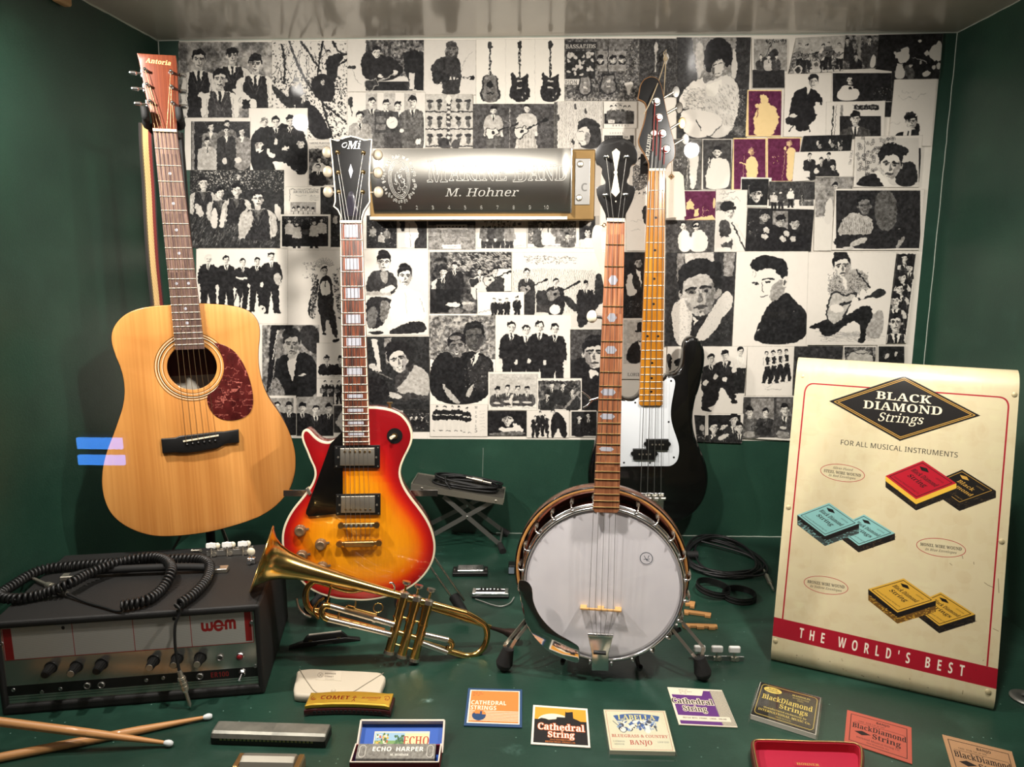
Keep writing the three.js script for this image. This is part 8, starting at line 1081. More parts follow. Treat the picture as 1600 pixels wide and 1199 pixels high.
{
  const packet = (name, label, d, xy, t, draw, o = {}) => {
    const [c, g] = canvas(512, o.h ?? 380); draw(g, 512, o.h ?? 380); const m = prismUV(on(d, xy, t), 0.0006, t);
    return tag(mesh(name, m, PH({ map: canvasTex(c), roughness: 0.7, ...o.mat })), label, 'packet', 'string packets on the floor');
  };
  packet('string_packet', 'orange paper packet with a blue edge and white capital lettering', dP, [110, 124, 403, 132, 402, 338, 86, 327], 0.0022, (g, W, H) => {
    g.fillStyle = '#28476e'; g.fillRect(0, 0, W, H); g.fillStyle = '#e8ded0'; g.fillRect(22, 18, 468, 336); g.fillStyle = '#d9803a'; g.fillRect(34, 26, 446, 318); g.fillStyle = '#e8d9c4'; g.font = 'bold 58px sans-serif'; g.fillText('CATHEDRAL', 40, 170); g.fillText('STRINGS', 40, 222); for (let i = 0; i < 7; i++) g.fillRect(36, 232 + i * 15, 442, 6); g.fillStyle = '#1f3f66'; g.beginPath(); g.ellipse(124, 276, 62, 52, 0, 0, 7); g.fill(); g.fillStyle = '#d9803a'; g.beginPath(); g.moveTo(64, 268); g.lineTo(64, 254); g.quadraticCurveTo(90, 222, 124, 224); g.quadraticCurveTo(160, 226, 184, 254); g.lineTo(186, 268); g.lineTo(150, 268); g.lineTo(150, 236); g.lineTo(132, 236); g.lineTo(132, 262); g.lineTo(88, 262); g.lineTo(80, 250); g.fill(); g.fillStyle = '#3a2416'; g.font = '15px monospace'; g.fillText('Banjo 5th', 52, 48); g.fillText('Plain Steel', 52, 64); g.fillText('No. 128', 52, 80); g.font = '12px sans-serif'; g.fillText('British Music Strings Ltd London', 60, 338);
  });
  packet('string_packet', 'black and orange paper packet with a church outline', dP, [463, 215, 758, 236, 774, 448, 450, 428], 0.0022, (g, W, H) => {
    g.fillStyle = '#e8dfd0'; g.fillRect(0, 0, W, H); g.fillStyle = '#e29a2c'; g.fillRect(20, 18, 474, 344); g.fillStyle = '#efe2c4'; g.beginPath(); g.ellipse(200, 150, 150, 74, 0, 0, 7); g.fill(); g.fillStyle = '#120f0d'; g.beginPath(); g.moveTo(20, 362); g.lineTo(20, 140); g.lineTo(60, 138); g.lineTo(80, 126); g.lineTo(120, 130); g.lineTo(150, 140); g.lineTo(220, 128); g.lineTo(224, 108); g.lineTo(300, 106); g.lineTo(304, 44); g.lineTo(312, 54); g.lineTo(344, 50); g.lineTo(372, 44); g.lineTo(376, 110); g.lineTo(410, 124); g.lineTo(440, 140); g.lineTo(494, 140); g.lineTo(494, 362); g.fill(); blackletter(g, 'Cathedral', 262, 236, 84, '#efe6d6', '#b5531c'); blackletter(g, 'String', 262, 304, 76, '#efe6d6', '#b5531c'); g.fillStyle = '#d4762c'; g.font = 'bold 19px sans-serif'; g.textAlign = 'center'; g.fillText('SOLE DISTRIBUTORS', 256, 332); g.fillText('BRITISH MUSIC STRINGS LTD.', 256, 353);
  });
  packet('string_packet', 'cream string packet with a blue banner and red capitals', dP, [845, 240, 1180, 247, 1236, 470, 880, 462], 0.008, (g, W, H) => {
    g.fillStyle = '#d6d2b2'; g.fillRect(0, 0, W, H); g.strokeStyle = '#b8584a'; g.lineWidth = 3; g.strokeRect(16, 12, 480, 356); g.fillStyle = '#2e5590'; g.beginPath(); g.moveTo(70, 60); g.quadraticCurveTo(256, 14, 450, 60); g.lineTo(430, 110); g.quadraticCurveTo(256, 80, 96, 110); g.fill(); g.fillStyle = '#e6d47a'; g.font = 'bold 64px serif'; g.textAlign = 'center'; g.fillText('LABELLA', 258, 96); for (let i = 0; i < 90; i++) { g.fillStyle = ['#2e5590', '#e8e6da', '#3a3f4a', '#88a0be'][i % 4]; g.beginPath(); g.ellipse(256 + (rnd() - 0.5) * 300, 150 + (rnd() - 0.5) * 90, 5 + rnd() * 20, 4 + rnd() * 12, rnd() * 3, 0, 7); g.fill(); } g.fillStyle = '#e9e5d6'; g.beginPath(); g.arc(132, 190, 26, 0, 7); g.arc(330, 200, 22, 0, 7); g.fill(); g.strokeStyle = '#1f2d46'; g.lineWidth = 5; g.beginPath(); g.arc(132, 190, 26, 0, 7); g.stroke(); g.beginPath(); g.moveTo(60, 110); g.lineTo(124, 184); g.stroke(); g.fillStyle = '#b04030'; g.font = 'bold 36px serif'; g.fillText('BLUEGRASS & COUNTRY', 256, 262); g.font = 'bold 54px serif'; g.fillText('BANJO', 256, 326); g.fillStyle = '#555'; g.font = '18px serif'; g.fillText('5 STRINGS', 82, 306); g.fillText('LOOP END', 434, 306); g.fillText('MEDIUM', 82, 330);
  }, { mat: { roughness: 0.3, clearcoat: 0.8, clearcoatRoughness: 0.08 } });
  tag(mesh('clear_sleeve', prismUV(on(dP, [834, 238, 1184, 246, 1248, 498, 876, 490], 0.0095), 0.0003, 0.0095), PH({ color: 0xffffff, roughness: 0.06, transmission: 1, thickness: 0, ior: 1.4 })), 'clear plastic sleeve around the cream packet with a blue banner', 'sleeve');
  packet('string_packet', 'cream packet with a purple panel and black pinstripes', dP, [1192, 118, 1488, 135, 1574, 337, 1255, 322], 0.0022, (g, W, H) => {
    g.fillStyle = '#ddd2bc'; g.fillRect(0, 0, W, H); g.fillStyle = '#5c2a72'; g.fillRect(20, 76, 290, 210); g.beginPath(); g.moveTo(300, 76); g.lineTo(330, 20); g.lineTo(390, 20); g.lineTo(390, 370); g.lineTo(20, 370); g.lineTo(20, 336); g.lineTo(310, 336); g.fill(); g.fillStyle = '#ddd2bc'; g.fillRect(310, 286, 160, 50); g.fillStyle = '#1a1612'; for (let i = 0; i < 11; i++) g.fillRect(392 + i * 11, 12, 5, 360); g.fillStyle = '#ddd2bc'; g.fillRect(20, 286, 460, 46); blackletter(g, 'Cathedral', 190, 168, 76, '#1a1612', '#ddd2bc'); blackletter(g, 'String', 190, 240, 70, '#1a1612', '#ddd2bc'); g.fillStyle = '#2a241e'; g.font = 'bold 17px monospace'; g.textAlign = 'center'; g.fillText('BRITISH MUSIC STRINGS, LONDON, ENGLAND', 250, 314); g.font = '15px monospace'; g.textAlign = 'left'; g.fillText('Banjo 4th', 100, 26); g.fillText('Covered Wound', 100, 44); g.fillText('No. 129', 100, 62);
  });
  const bdPaper = (paper, ink) => (g, W, H) => { g.fillStyle = paper; g.fillRect(0, 0, W, H); for (let i = 0; i < 300; i++) { g.fillStyle = 'rgba(255,240,220,0.05)'; g.fillRect(rnd() * W, rnd() * H, 20, 2); } g.strokeStyle = ink; g.lineWidth = 5; g.strokeRect(36, 34, 440, 312); g.fillStyle = ink; g.textAlign = 'center'; g.font = 'bold 34px sans-serif'; g.fillText('BANJO', 290, 76); g.font = '22px serif'; g.fillText('ONE  FOR 1st or 5th', 200, 106); g.fillRect(60, 118, 400, 3); blackletter(g, 'BlackDiamond', 262, 186, 76, ink); blackletter(g, 'String', 320, 256, 72, ink); g.beginPath(); g.moveTo(70, 228); g.lineTo(130, 204); g.lineTo(200, 228); g.lineTo(130, 254); g.fill(); g.font = '26px serif'; g.fillText('National Musical String Co.', 256, 296); g.font = '18px serif'; g.fillText('New Brunswick, N.J.', 256, 324); };
  packet('string_packet', 'salmon red paper packet with black lettering beside the red case', dR, [838, 192, 1115, 268, 1118, 425, 825, 328], 0.0018, bdPaper('#bb5a48', '#1a1210'));
  packet('string_packet', 'tan paper packet with black lettering at the right front edge', dR, [1247, 298, 1548, 372, 1600, 560, 1300, 480], 0.0018, bdPaper('#b98e66', '#1a1210'));
  const bt = thing('string_box', 'clear boxed string set with a black and gold lettered card', 'packet');
  const [bc, bg] = canvas(512, 380); bg.fillStyle = '#15130f'; bg.fillRect(0, 0, 512, 380); bg.strokeStyle = '#cdb24e'; bg.lineWidth = 5; bg.beginPath(); bg.roundRect(20, 16, 472, 348, 30); bg.stroke(); bg.fillStyle = '#d8bf58'; bg.beginPath(); bg.ellipse(118, 62, 78, 34, 0, 0, 7); bg.fill(); bg.fillStyle = '#15130f'; bg.font = 'bold 22px serif'; bg.textAlign = 'center'; bg.fillText('BLACK', 118, 58); bg.fillText('DIAMOND', 118, 80); bg.fillStyle = '#d8bf58'; bg.font = 'bold 26px serif'; bg.fillText('MANDOLIN', 360, 64); bg.font = '18px serif'; bg.fillText('SILVER PLATED', 360, 90); bg.fillText('STEEL', 360, 112); blackletter(bg, 'BlackDiamond', 256, 180, 74, '#d8bf58'); blackletter(bg, 'Strings', 320, 240, 66, '#d8bf58'); bg.font = 'bold 24px serif'; bg.fillText('Manufactured exclusively by', 256, 282); bg.font = 'bold 30px serif'; bg.fillText('INTERNATIONAL MUSIC Co.', 256, 318); bg.font = '18px serif'; bg.fillText('Made in U.S.A.', 256, 346);
  mesh('card', prismUV(on(dR, [466, 72, 722, 140, 700, 292, 424, 206], 0.0118), 0.0098, 0.0118), PH({ map: canvasTex(bc), roughness: 0.3, clearcoat: 0.9, clearcoatRoughness: 0.05 }), bt);
  mesh('envelope_stack', prismUV(on(dR, [464, 72, 724, 140, 704, 300, 422, 212], 0.0096), 0.0008, 0.0096), S({ color: 0xd8d0c2, roughness: 0.8 }), bt);
  mesh('clear_box', prismUV(on(dR, [455, 66, 733, 139, 713, 306, 413, 214], 0.0128), 0.0002, 0.0128), PH({ color: 0xffffff, roughness: 0.05, transmission: 1, thickness: 0, ior: 1.45 }), bt);
}
// red open case at the front edge
{
  const o = on(dR, [424, 330, 436, 318, 480, 316, 660, 322, 840, 328, 880, 334, 905, 352, 912, 380, 905, 470, 880, 540, 480, 540, 450, 470, 430, 390], 0.02).map((p) => [p.x, -p.z]), out = smoothPts(o, 90), inn = inset(out, 0.004);
  const G = thing('spectacle_style_case', 'open red-lined instrument case half at the front edge', 'case');
  const flat = (g) => g.rotateX(-Math.PI / 2);
  mesh('shell', [flat(slab(out, 0.02, 0.019, 0.0015, [inn]))], S({ color: 0x5a2a1c, roughness: 0.5 }), G);
  mesh('lining_wall', [flat(slab(inset(out, 0.0036), 0.0192, 0.017, 0.0, [inset(out, 0.007)]))], S({ color: 0xb0142e, roughness: 0.75 }), G);
  mesh('lining_floor', [flat(slab(inset(out, 0.005), 0.004, 0.003))], S({ color: 0xb8183a, roughness: 0.8 }), G);
  const rimP = inn.map(([x, y]) => V3(x, 0.0205, -y)); mesh('rim', tube(rimP, 0.0016, 140, 6, true), M.agedGold, G);
  const [tc, tg] = canvas(256, 64); tg.fillStyle = '#b8183a'; tg.fillRect(0, 0, 256, 64); tg.fillStyle = '#c9a24e'; tg.font = 'bold 44px serif'; tg.textAlign = 'center'; tg.fillText('HOHNER', 128, 48); const c = onY(...dR(668, 428)[0], 0.004);
  mesh('stamp', fitUV(box(0.045, 0.011, 0.0003, 0, 0, 0), -0.0225, -0.0055, 0.0225, 0.0055).rotateX(-Math.PI / 2).rotateY(-0.06).translate(c.x, 0.0044, c.z), S({ map: canvasTex(tc), roughness: 0.6 }), G);
}
// harmonicas
function bodyFrame(a, b) { const p = new Plane(a.clone(), Math.atan2(-(b.z - a.z), b.x - a.x) * 180 / Math.PI, 0); return [p, a.distanceTo(b)]; }
{
  // long tarnished tremolo harmonica
  { const a = onY(...dH(114, 548)[0]), b = onY(...dH(795, 570)[0]), [P, L] = bodyFrame(a, b), G = thing('harmonica', 'long tarnished silver harmonica lying by the drumstick tips', 'harmonica', P), D = 0.036;
    mesh('comb', box(L, 0.014, D, L / 2, 0.0078, -D / 2), S({ color: 0x14110f, roughness: 0.5 }), G);
    const pr = [[0.001, 0.0145], [0.003, 0.0185], [0.007, 0.0205], [0.029, 0.0215], [0.034, 0.018], [0.0355, 0.0145]].map(([d, y]) => new THREE.Vector2(d, y)), sh = new THREE.Shape(pr);
    const tarn = dataTex(128, 64, (x, y) => { const t = fbm(x / 18, y / 18, 121, 4); return [96 + t * 70, 95 + t * 68, 88 + t * 62]; });
    mesh('cover_plate', new THREE.ExtrudeGeometry(sh, { depth: L - 0.008, bevelEnabled: true, bevelSize: 0.002, bevelThickness: 0.004, bevelSegments: 3 }).rotateY(Math.PI / 2).scale(1, 1, 1).translate(0.004, 0, 0), S({ map: metreTex(tarn, 0.2, 0.1), metalness: 0.55, roughness: 0.45 }), G);
    for (let i = 0; i < 24; i++) mesh('reed_slot', box(0.0042, 0.0032, 0.001, L * 0.09 + i * L * 0.0345, 0.0105, 0.0004), M.agedGold, G); }
  // second harmonica cut by the lower edge
  { const a = onY(...dH(236, 760)[0]), b = onY(...dH(640, 768)[0]), [P, L] = bodyFrame(a, b), G = thing('harmonica', 'short worn harmonica with brass ends at the bottom edge', 'harmonica', P), D = 0.036;
    mesh('comb', rbox(L, 0.02, D, 0.003, L / 2, 0.0102, -D / 2), S({ color: 0x8a7a5e, metalness: 0.5, roughness: 0.5 }), G);
    const sh = new THREE.Shape([[0.004, 0.02], [0.008, 0.026], [0.018, 0.029], [0.028, 0.026], [0.033, 0.02]].map(([d, y]) => new THREE.Vector2(d, y)));
    mesh('cover_plate', new THREE.ExtrudeGeometry(sh, { depth: L * 0.72, bevelEnabled: true, bevelSize: 0.001, bevelThickness: 0.004, bevelSegments: 2 }).rotateY(Math.PI / 2).translate(L * 0.14, 0, 0), S({ color: 0x9a9588, metalness: 0.6, roughness: 0.45 }), G);
    for (const x of [0.05, 0.95]) mesh('end_plate', rbox(L * 0.08, 0.003, D * 0.9, 0.001, L * x, 0.0212, -D / 2), M.agedGold, G); }
  // gold harmonica and its pouch
  { const a = onY(...dH(668, 380)[0]), b = onY(...dH(1186, 386)[0]), [P, L] = bodyFrame(a, b), G = thing('harmonica', 'curved gold harmonica with a dark red body in front of its cream pouch', 'harmonica', P), D = 0.038;
    const arc = (y0, y1, z0, z1, ins) => { const o = []; for (let i = 0; i <= 16; i++) { const t = i / 16; o.push([ins + (L - 2 * ins) * t, z0 + 0.005 * Math.sin(Math.PI * t)]); } for (let i = 16; i >= 0; i--) { const t = i / 16; o.push([ins + (L - 2 * ins) * t, z1 + 0.007 * Math.sin(Math.PI * t)]); } return slab(o, y1, y1 - y0, 0.0025).rotateX(-Math.PI / 2); };
    mesh('body', arc(0.0008, 0.014, 0, D, 0), PH({ color: 0x3e0d12, roughness: 0.35, clearcoat: 0.4 }), G);
    for (let i = 0; i < 16; i++) mesh('hole', box(L * 0.03, 0.004, 0.002, L * (0.12 + i * 0.05), 0.0075, 0.0002 - 0.005 * Math.sin(Math.PI * (0.12 + i * 0.05)) ), M.darkHole, G);
    const [gc, gg] = canvas(1024, 220); gg.fillStyle = '#d0a83c'; gg.fillRect(0, 0, 1024, 220); gg.fillStyle = '#8e2a1e'; gg.font = 'bold 76px sans-serif'; gg.textAlign = 'center'; gg.save(); gg.translate(330, 130); gg.scale(1.35, 1); gg.fillText('COMET', 0, 0); gg.restore(); gg.font = 'italic bold 42px sans-serif'; gg.fillText('M.HOHNER', 760, 118); gg.font = '24px sans-serif'; gg.fillText('GERMANY', 790, 146); gg.lineWidth = 8; gg.strokeStyle = '#8e2a1e'; gg.beginPath(); gg.arc(562, 92, 12, 0, 7); gg.moveTo(562, 104); gg.lineTo(562, 130); gg.lineTo(544, 158); gg.moveTo(562, 130); gg.lineTo(582, 158); gg.moveTo(536, 104); gg.lineTo(588, 100); gg.stroke(); for (const x of [84, 946]) { gg.beginPath(); gg.arc(x, 110, 34, x < 500 ? 0.5 : 3.6, x < 500 ? 4.2 : 7.4); gg.stroke(); gg.beginPath(); gg.arc(x, 120, 14, 0, 5); gg.stroke(); }
    const cg = arc(0.0145, 0.0225, 0.0005, D - 0.001, 0.002), pp = cg.attributes.position, uu = cg.attributes.uv; for (let i = 0; i < pp.count; i++) uu.setXY(i, pp.getX(i) / L, -pp.getZ(i) / (D + 0.006));
    mesh('cover_plate', cg, S({ map: canvasTex(gc), metalness: 0.6, roughness: 0.3 }), G); }
  { const pts = on(dH, [632, 92, 1118, 114, 1156, 146, 1108, 262, 840, 258, 745, 258, 610, 250, 603, 212], 0.016).map((p) => [p.x, -p.z]), G = thing('harmonica_pouch', 'cream vinyl harmonica pouch with a press-stud flap', 'pouch'), ivory = S({ color: 0xc6bca8, roughness: 0.5 });
    mesh('pouch_body', slab(roundPoly(pts), 0.016, 0.0155, 0.004).rotateX(-Math.PI / 2), ivory, G);
    const cr = on(dH, [640, 100, 690, 180, 745, 240, 840, 256, 930, 246, 1050, 178, 1140, 122], 0.0166); mesh('flap_edge', tube(cr, 0.0008, 60, 6), S({ color: 0x8d8372, roughness: 0.7 }), G);
    const [pc, pg] = canvas(384, 160); pg.fillStyle = '#c6bca8'; pg.fillRect(0, 0, 384, 160); pg.fillStyle = pg.strokeStyle = '#4a443a'; pg.lineWidth = 4; pg.beginPath(); pg.arc(64, 78, 40, 0, 7); pg.stroke(); pg.beginPath(); pg.moveTo(46, 108); pg.lineTo(84, 50); pg.moveTo(46, 52); pg.lineTo(88, 104); pg.stroke(); pg.font = 'bold 40px sans-serif'; pg.fillText('HOHNER', 130, 62); pg.fillText('COMET', 130, 112); pg.font = '16px sans-serif'; pg.fillText('MADE IN GERMANY', 140, 146);
    const q = on(dH, [742, 106, 892, 112, 888, 168, 736, 162], 0.0166); mesh('printed_name', prismUV(q, 0.0158, 0.0166), S({ map: canvasTex(pc), roughness: 0.5 }), G);
    const st = onY(...dH(842, 226)[0], 0.017); mesh('press_stud', ball(0.0045, st.x, 0.0155, st.z, 14), ivory, G); for (const [x, y] of [[672, 220], [1018, 232]]) { const s = onY(...dH(x, y)[0], 0.014); mesh('stud_hole', ball(0.0016, s.x, 0.0145, s.z + 0.001, 8), M.darkHole, G); } }
  // boxed harmonica: open red box with blue lining, lid standing behind, harmonica inside
  { const a = onY(...dH(940, 724)[0]), b = onY(...dH(1472, 724)[0]), [P, L] = bodyFrame(a, b), G = thing('harmonica_box', 'open red card box with blue lining and a picture label in the lid', 'box', P), red = S({ color: 0x7c1420, roughness: 0.6 }), blue = S({ color: 0x1f58b8, roughness: 0.6 }), cr = S({ color: 0xe0d2c2, roughness: 0.7 });
    const D = 0.045, h = 0.02, t = 0.0022;
    mesh('tray', [box(L, h, t, L / 2, h / 2, -t / 2), box(L, h, t, L / 2, h / 2, -D + t / 2), box(t, h, D, t / 2, h / 2, -D / 2), box(t, h, D, L - t / 2, h / 2, -D / 2)], red, G); mesh('tray_floor', box(L - 0.004, 0.0022, D - 0.004, L / 2, 0.0012, -D / 2), blue, G);
    mesh('tray_edge', [box(L, 0.0012, t, L / 2, h + 0.0006, -t / 2), box(t, 0.0012, D, t / 2, h + 0.0006, -D / 2), box(t, 0.0012, D, L - t / 2, h + 0.0006, -D / 2)], cr, G); mesh('tray_lining', [box(L - 2 * t, h - 0.002, 0.001, L / 2, h / 2, -t - 0.0005)], blue, G);
    // lid leans back behind the tray
    const lid = new THREE.Group(); lid.name = 'lid'; G.add(lid); lid.position.set(0, 0.003, -D - 0.002); lid.rotation.x = -1.05; const lh = 0.054, ld = 0.012;
    mesh('lid_panel', box(L, lh, 0.002, L / 2, lh / 2, -0.001 - ld), blue, lid); mesh('lid_rim', [box(L, 0.003, ld, L / 2, lh, -ld / 2), box(0.003, lh, ld, 0, lh / 2, -ld / 2), box(0.003, lh, ld, L, lh / 2, -ld / 2)], cr, lid);
    const [lc, lg] = canvas(512, 128); lg.fillStyle = '#e6dcc4'; lg.fillRect(0, 0, 512, 128); lg.fillStyle = '#9cc0d8'; lg.fillRect(10, 10, 492, 60); lg.fillStyle = '#7aa25a'; lg.fillRect(10, 66, 270, 52); for (let i = 0; i < 60; i++) { lg.fillStyle = ['#3e6e3a', '#d8b048', '#c4582e', '#e8e0c8'][i % 4]; lg.beginPath(); lg.ellipse(20 + rnd() * 110, 20 + rnd() * 90, 4 + rnd() * 10, 3 + rnd() * 9, 0, 0, 7); lg.fill(); } for (let i = 0; i < 40; i++) { lg.fillStyle = i % 2 ? '#2c5a34' : '#4a7c46'; lg.beginPath(); lg.ellipse(235 + (rnd() - 0.5) * 80, 60 + (rnd() - 0.5) * 60, 9, 7, 0, 0, 7); lg.fill(); } lg.fillStyle = '#f0e2a8'; lg.fillRect(284, 14, 218, 100); lg.fillStyle = '#b8381e'; lg.font = 'bold 84px serif'; lg.textAlign = 'center'; lg.fillText('ECHO', 392, 96);
    mesh('lid_label', fitUV(box(L * 0.66, 0.03, 0.0008, L * 0.5, lh * 0.46, -ld + 0.0006), L * 0.17, lh * 0.46 - 0.015, L * 0.83, lh * 0.46 + 0.015), S({ map: canvasTex(lc), roughness: 0.6 }), lid);
    const HP = new Plane(P.w(0.008, 0.0035, -0.006), 0, 0); HP.u = P.u; HP.n = P.n; const K = thing('harmonica', 'silver stamped harmonica lying in the open red and blue box', 'harmonica', HP), hl = L - 0.016, hd = 0.03;
    K.rotation.copy(G.rotation); mesh('comb', rbox(hl, 0.014, hd, 0.002, hl / 2, 0.0072, -hd / 2), S({ color: 0x24201c, roughness: 0.5 }), K);
    const [sc, sg] = canvas(1024, 256); sg.fillStyle = '#77746c'; sg.fillRect(0, 0, 1024, 256); for (let i = 0; i < 500; i++) { sg.fillStyle = `rgba(${rnd() < 0.5 ? '30,28,26' : '170,168,160'},0.12)`; sg.beginPath(); sg.ellipse(rnd() * 1024, rnd() * 256, 3 + rnd() * 30, 3 + rnd() * 18, rnd() * 3, 0, 7); sg.fill(); } sg.fillStyle = '#d5d2c8'; sg.font = 'bold 92px sans-serif'; sg.textAlign = 'center'; sg.save(); sg.translate(530, 128); sg.scale(1.05, 1); sg.fillText('ECHO  HARPER', 0, 0); sg.restore(); sg.font = 'bold 40px serif'; sg.fillText('M. HOHNER', 560, 196); sg.strokeStyle = '#c8c4ba'; sg.lineWidth = 6; for (const x of [70, 956]) { sg.beginPath(); sg.roundRect(x - 40, 40, 80, 176, 40); sg.stroke(); }
    const sh = new THREE.Shape([[0.0, 0.0145], [0.002, 0.018], [0.027, 0.026], [0.03, 0.0145]].map(([d, y]) => new THREE.Vector2(d, y))), eg = new THREE.ExtrudeGeometry(sh, { depth: hl, bevelEnabled: false }).rotateY(Math.PI / 2), ep = eg.attributes.position, eu = eg.attributes.uv; for (let i = 0; i < ep.count; i++) eu.setXY(i, ep.getX(i) / hl, -ep.getZ(i) / 0.029);
    mesh('cover_plate', eg, S({ map: canvasTex(sc), metalness: 0.5, roughness: 0.45 }), K); }
}
// drumsticks
{
  const d = detail(0, 820, 3.164), hick = woodTex([214, 160, 104], [180, 120, 68], 6, 50, 131, 0.8), nylon = S({ color: 0xdfe2e2, roughness: 0.35 });
  const stick = (label, x0, y0, x1, y1, h0, h1, mark) => {
    const tip = onY(...d(x1, y1)[0], h1), far = onY(...d(x0, y0)[0], h0), dir = far.clone().sub(tip).normalize(), Ltot = 0.4, G = thing('drumstick', label, 'drumstick', tip, 'pair of drumsticks');
    G.quaternion.setFromUnitVectors(V3(0, 1, 0), dir);
    mesh('shaft', lathe([[0.0022, 0.009], [0.0032, 0.014], [0.0046, 0.05], [0.0068, 0.11], [0.0073, 0.16], [0.0073, Ltot - 0.01], [0.006, Ltot], [0, Ltot]], 24), PH({ map: (() => { const t = metreTex(hick, 1, 1); t.repeat.set(1, 2); return t; })(), roughness: 0.45, clearcoat: 0.2 }), G);
    mesh('nylon_tip', lathe([[0, -0.0035], [0.003, -0.003], [0.0052, 0.001], [0.0055, 0.005], [0.0042, 0.01], [0.0026, 0.012]], 20), nylon, G);
  };
  stick('hickory drumstick lying underneath, its nylon tip near the amplifier plug', -40, 1160, 1040, 948, 0.0075, 0.006, false);
  stick('hickory drumstick crossing on top, with a faint red printed name', -60, 968, 846, 1083, 0.063, 0.006, false);
}
// loose pickup, bridge and spring wire
{
  const d = detail(620, 700, 4.61);
  { const a = onY(...d(400, 932)[0]), b = onY(...d(655, 930)[0]), [P, L] = bodyFrame(a, b), G = thing('loose_pickup', 'chrome-covered humbucker pickup in a black ring on the floor', 'pickup', P), D = 0.042;
    mesh('ring', rbox(L, 0.01, D, 0.002, L / 2, 0.0055, -D / 2), M.blackPlastic, G); mesh('cover', rbox(L * 0.76, 0.01, D * 0.82, 0.003, L * 0.51, 0.0118, -D / 2), M.chrome, G); for (let i = 0; i < 6; i++) mesh('pole_screw', pillar(0.0016, 0.0014, 0.001, L * (0.26 + 0.1 * i), 0.0166, -D * 0.32, 10), M.dullSteel, G); for (const x of [0.05, 0.95]) mesh('screw', pillar(0.002, 0.0018, 0.002, L * x, 0.0104, -D * 0.5, 10), M.nickel, G); }
  { const a = onY(...d(540, 1088)[0]), b = onY(...d(806, 1090)[0]), [P, L] = bodyFrame(a, b), G = thing('loose_bridge', 'chrome adjustable guitar bridge with black saddles on the floor', 'bridge', P), D = 0.03;
    mesh('base', rbox(L, 0.006, D, 0.002, L / 2, 0.0035, -D / 2), M.blackPlastic, G); mesh('frame', [rbox(L, 0.007, 0.004, 0.0015, L / 2, 0.01, -0.003), rbox(L * 0.8, 0.007, 0.004, 0.0015, L / 2, 0.01, -D + 0.004), rbox(L * 0.11, 0.008, D, 0.002, L * 0.055, 0.01, -D / 2), rbox(L * 0.11, 0.008, D, 0.002, L * 0.945, 0.01, -D / 2), rod([L * 0.1, 0.011, -0.009], [L * 0.9, 0.011, -0.009], 0.003)], M.chrome, G); for (let i = 0; i < 6; i++) mesh('saddle', rbox(0.005, 0.006, 0.006, 0.001, L * (0.25 + 0.1 * i), 0.014, -D + 0.004), M.blackPlastic, G);
    tag(mesh('bent_wire', tube(on(d, [566, 1090, 620, 1108, 690, 1132, 752, 1142, 812, 1122, 845, 1078], 0.003), 0.0015, 40, 6), S({ color: 0xb9bbb5, metalness: 0.6, roughness: 0.4 })), 'thin grey wire curving in front of the loose bridge', 'wire'); }
  { const a = onY(...d(800, 916)[0]), G = thing('small_black_box', 'small black box with a grey end peeping out left of the banjo', 'box', a); mesh('case', rbox(0.06, 0.024, 0.03, 0.002, 0.031, 0.0122, -0.016), M.blackPlastic, G); mesh('end_label', box(0.014, 0.017, 0.0006, 0.009, 0.0118, -0.0006), S({ color: 0x7c8894, roughness: 0.6 }), G); }
}
// black archtop bridge in front of the trumpet
{
  const d = detail(420, 940, 5.714), a = onY(...d(184, 432)[0]), b = onY(...d(812, 356)[0]), [P, L] = bodyFrame(a, b), G = thing('archtop_bridge', 'black wooden archtop guitar bridge lying under the trumpet', 'bridge', P), eb = S({ color: 0x0c0b0a, roughness: 0.45 });
  mesh('base', slab([[0, 0.0006], [0.0, 0.004], [0.018, 0.009], [0.03, 0.012], [L - 0.03, 0.012], [L - 0.016, 0.008], [L, 0.004], [L, 0.0006], [L * 0.64, 0.0006], [L * 0.6, 0.004], [L * 0.4, 0.004], [L * 0.36, 0.0006]], 0, 0.012, 0.0012), eb, G); mesh('saddle', slab([[L * 0.2, 0.0122], [L * 0.24, 0.022], [L * 0.28, 0.025], [L * 0.74, 0.025], [L * 0.78, 0.02], [L * 0.82, 0.0122]], -0.002, 0.007, 0.001), eb, G); mesh('saddle_edge', bar([L * 0.28, 0.0254, -0.0055], [L * 0.74, 0.0254, -0.0055], 0.0012, 0.005), S({ color: 0x8a8478, roughness: 0.5 }), G);
  for (const t of [0.3, 0.7]) mesh('thumb_wheel', pillar(0.0055, 0.0055, 0.0018, L * t, 0.0118, -0.0055, 18), M.agedGold, G);
}
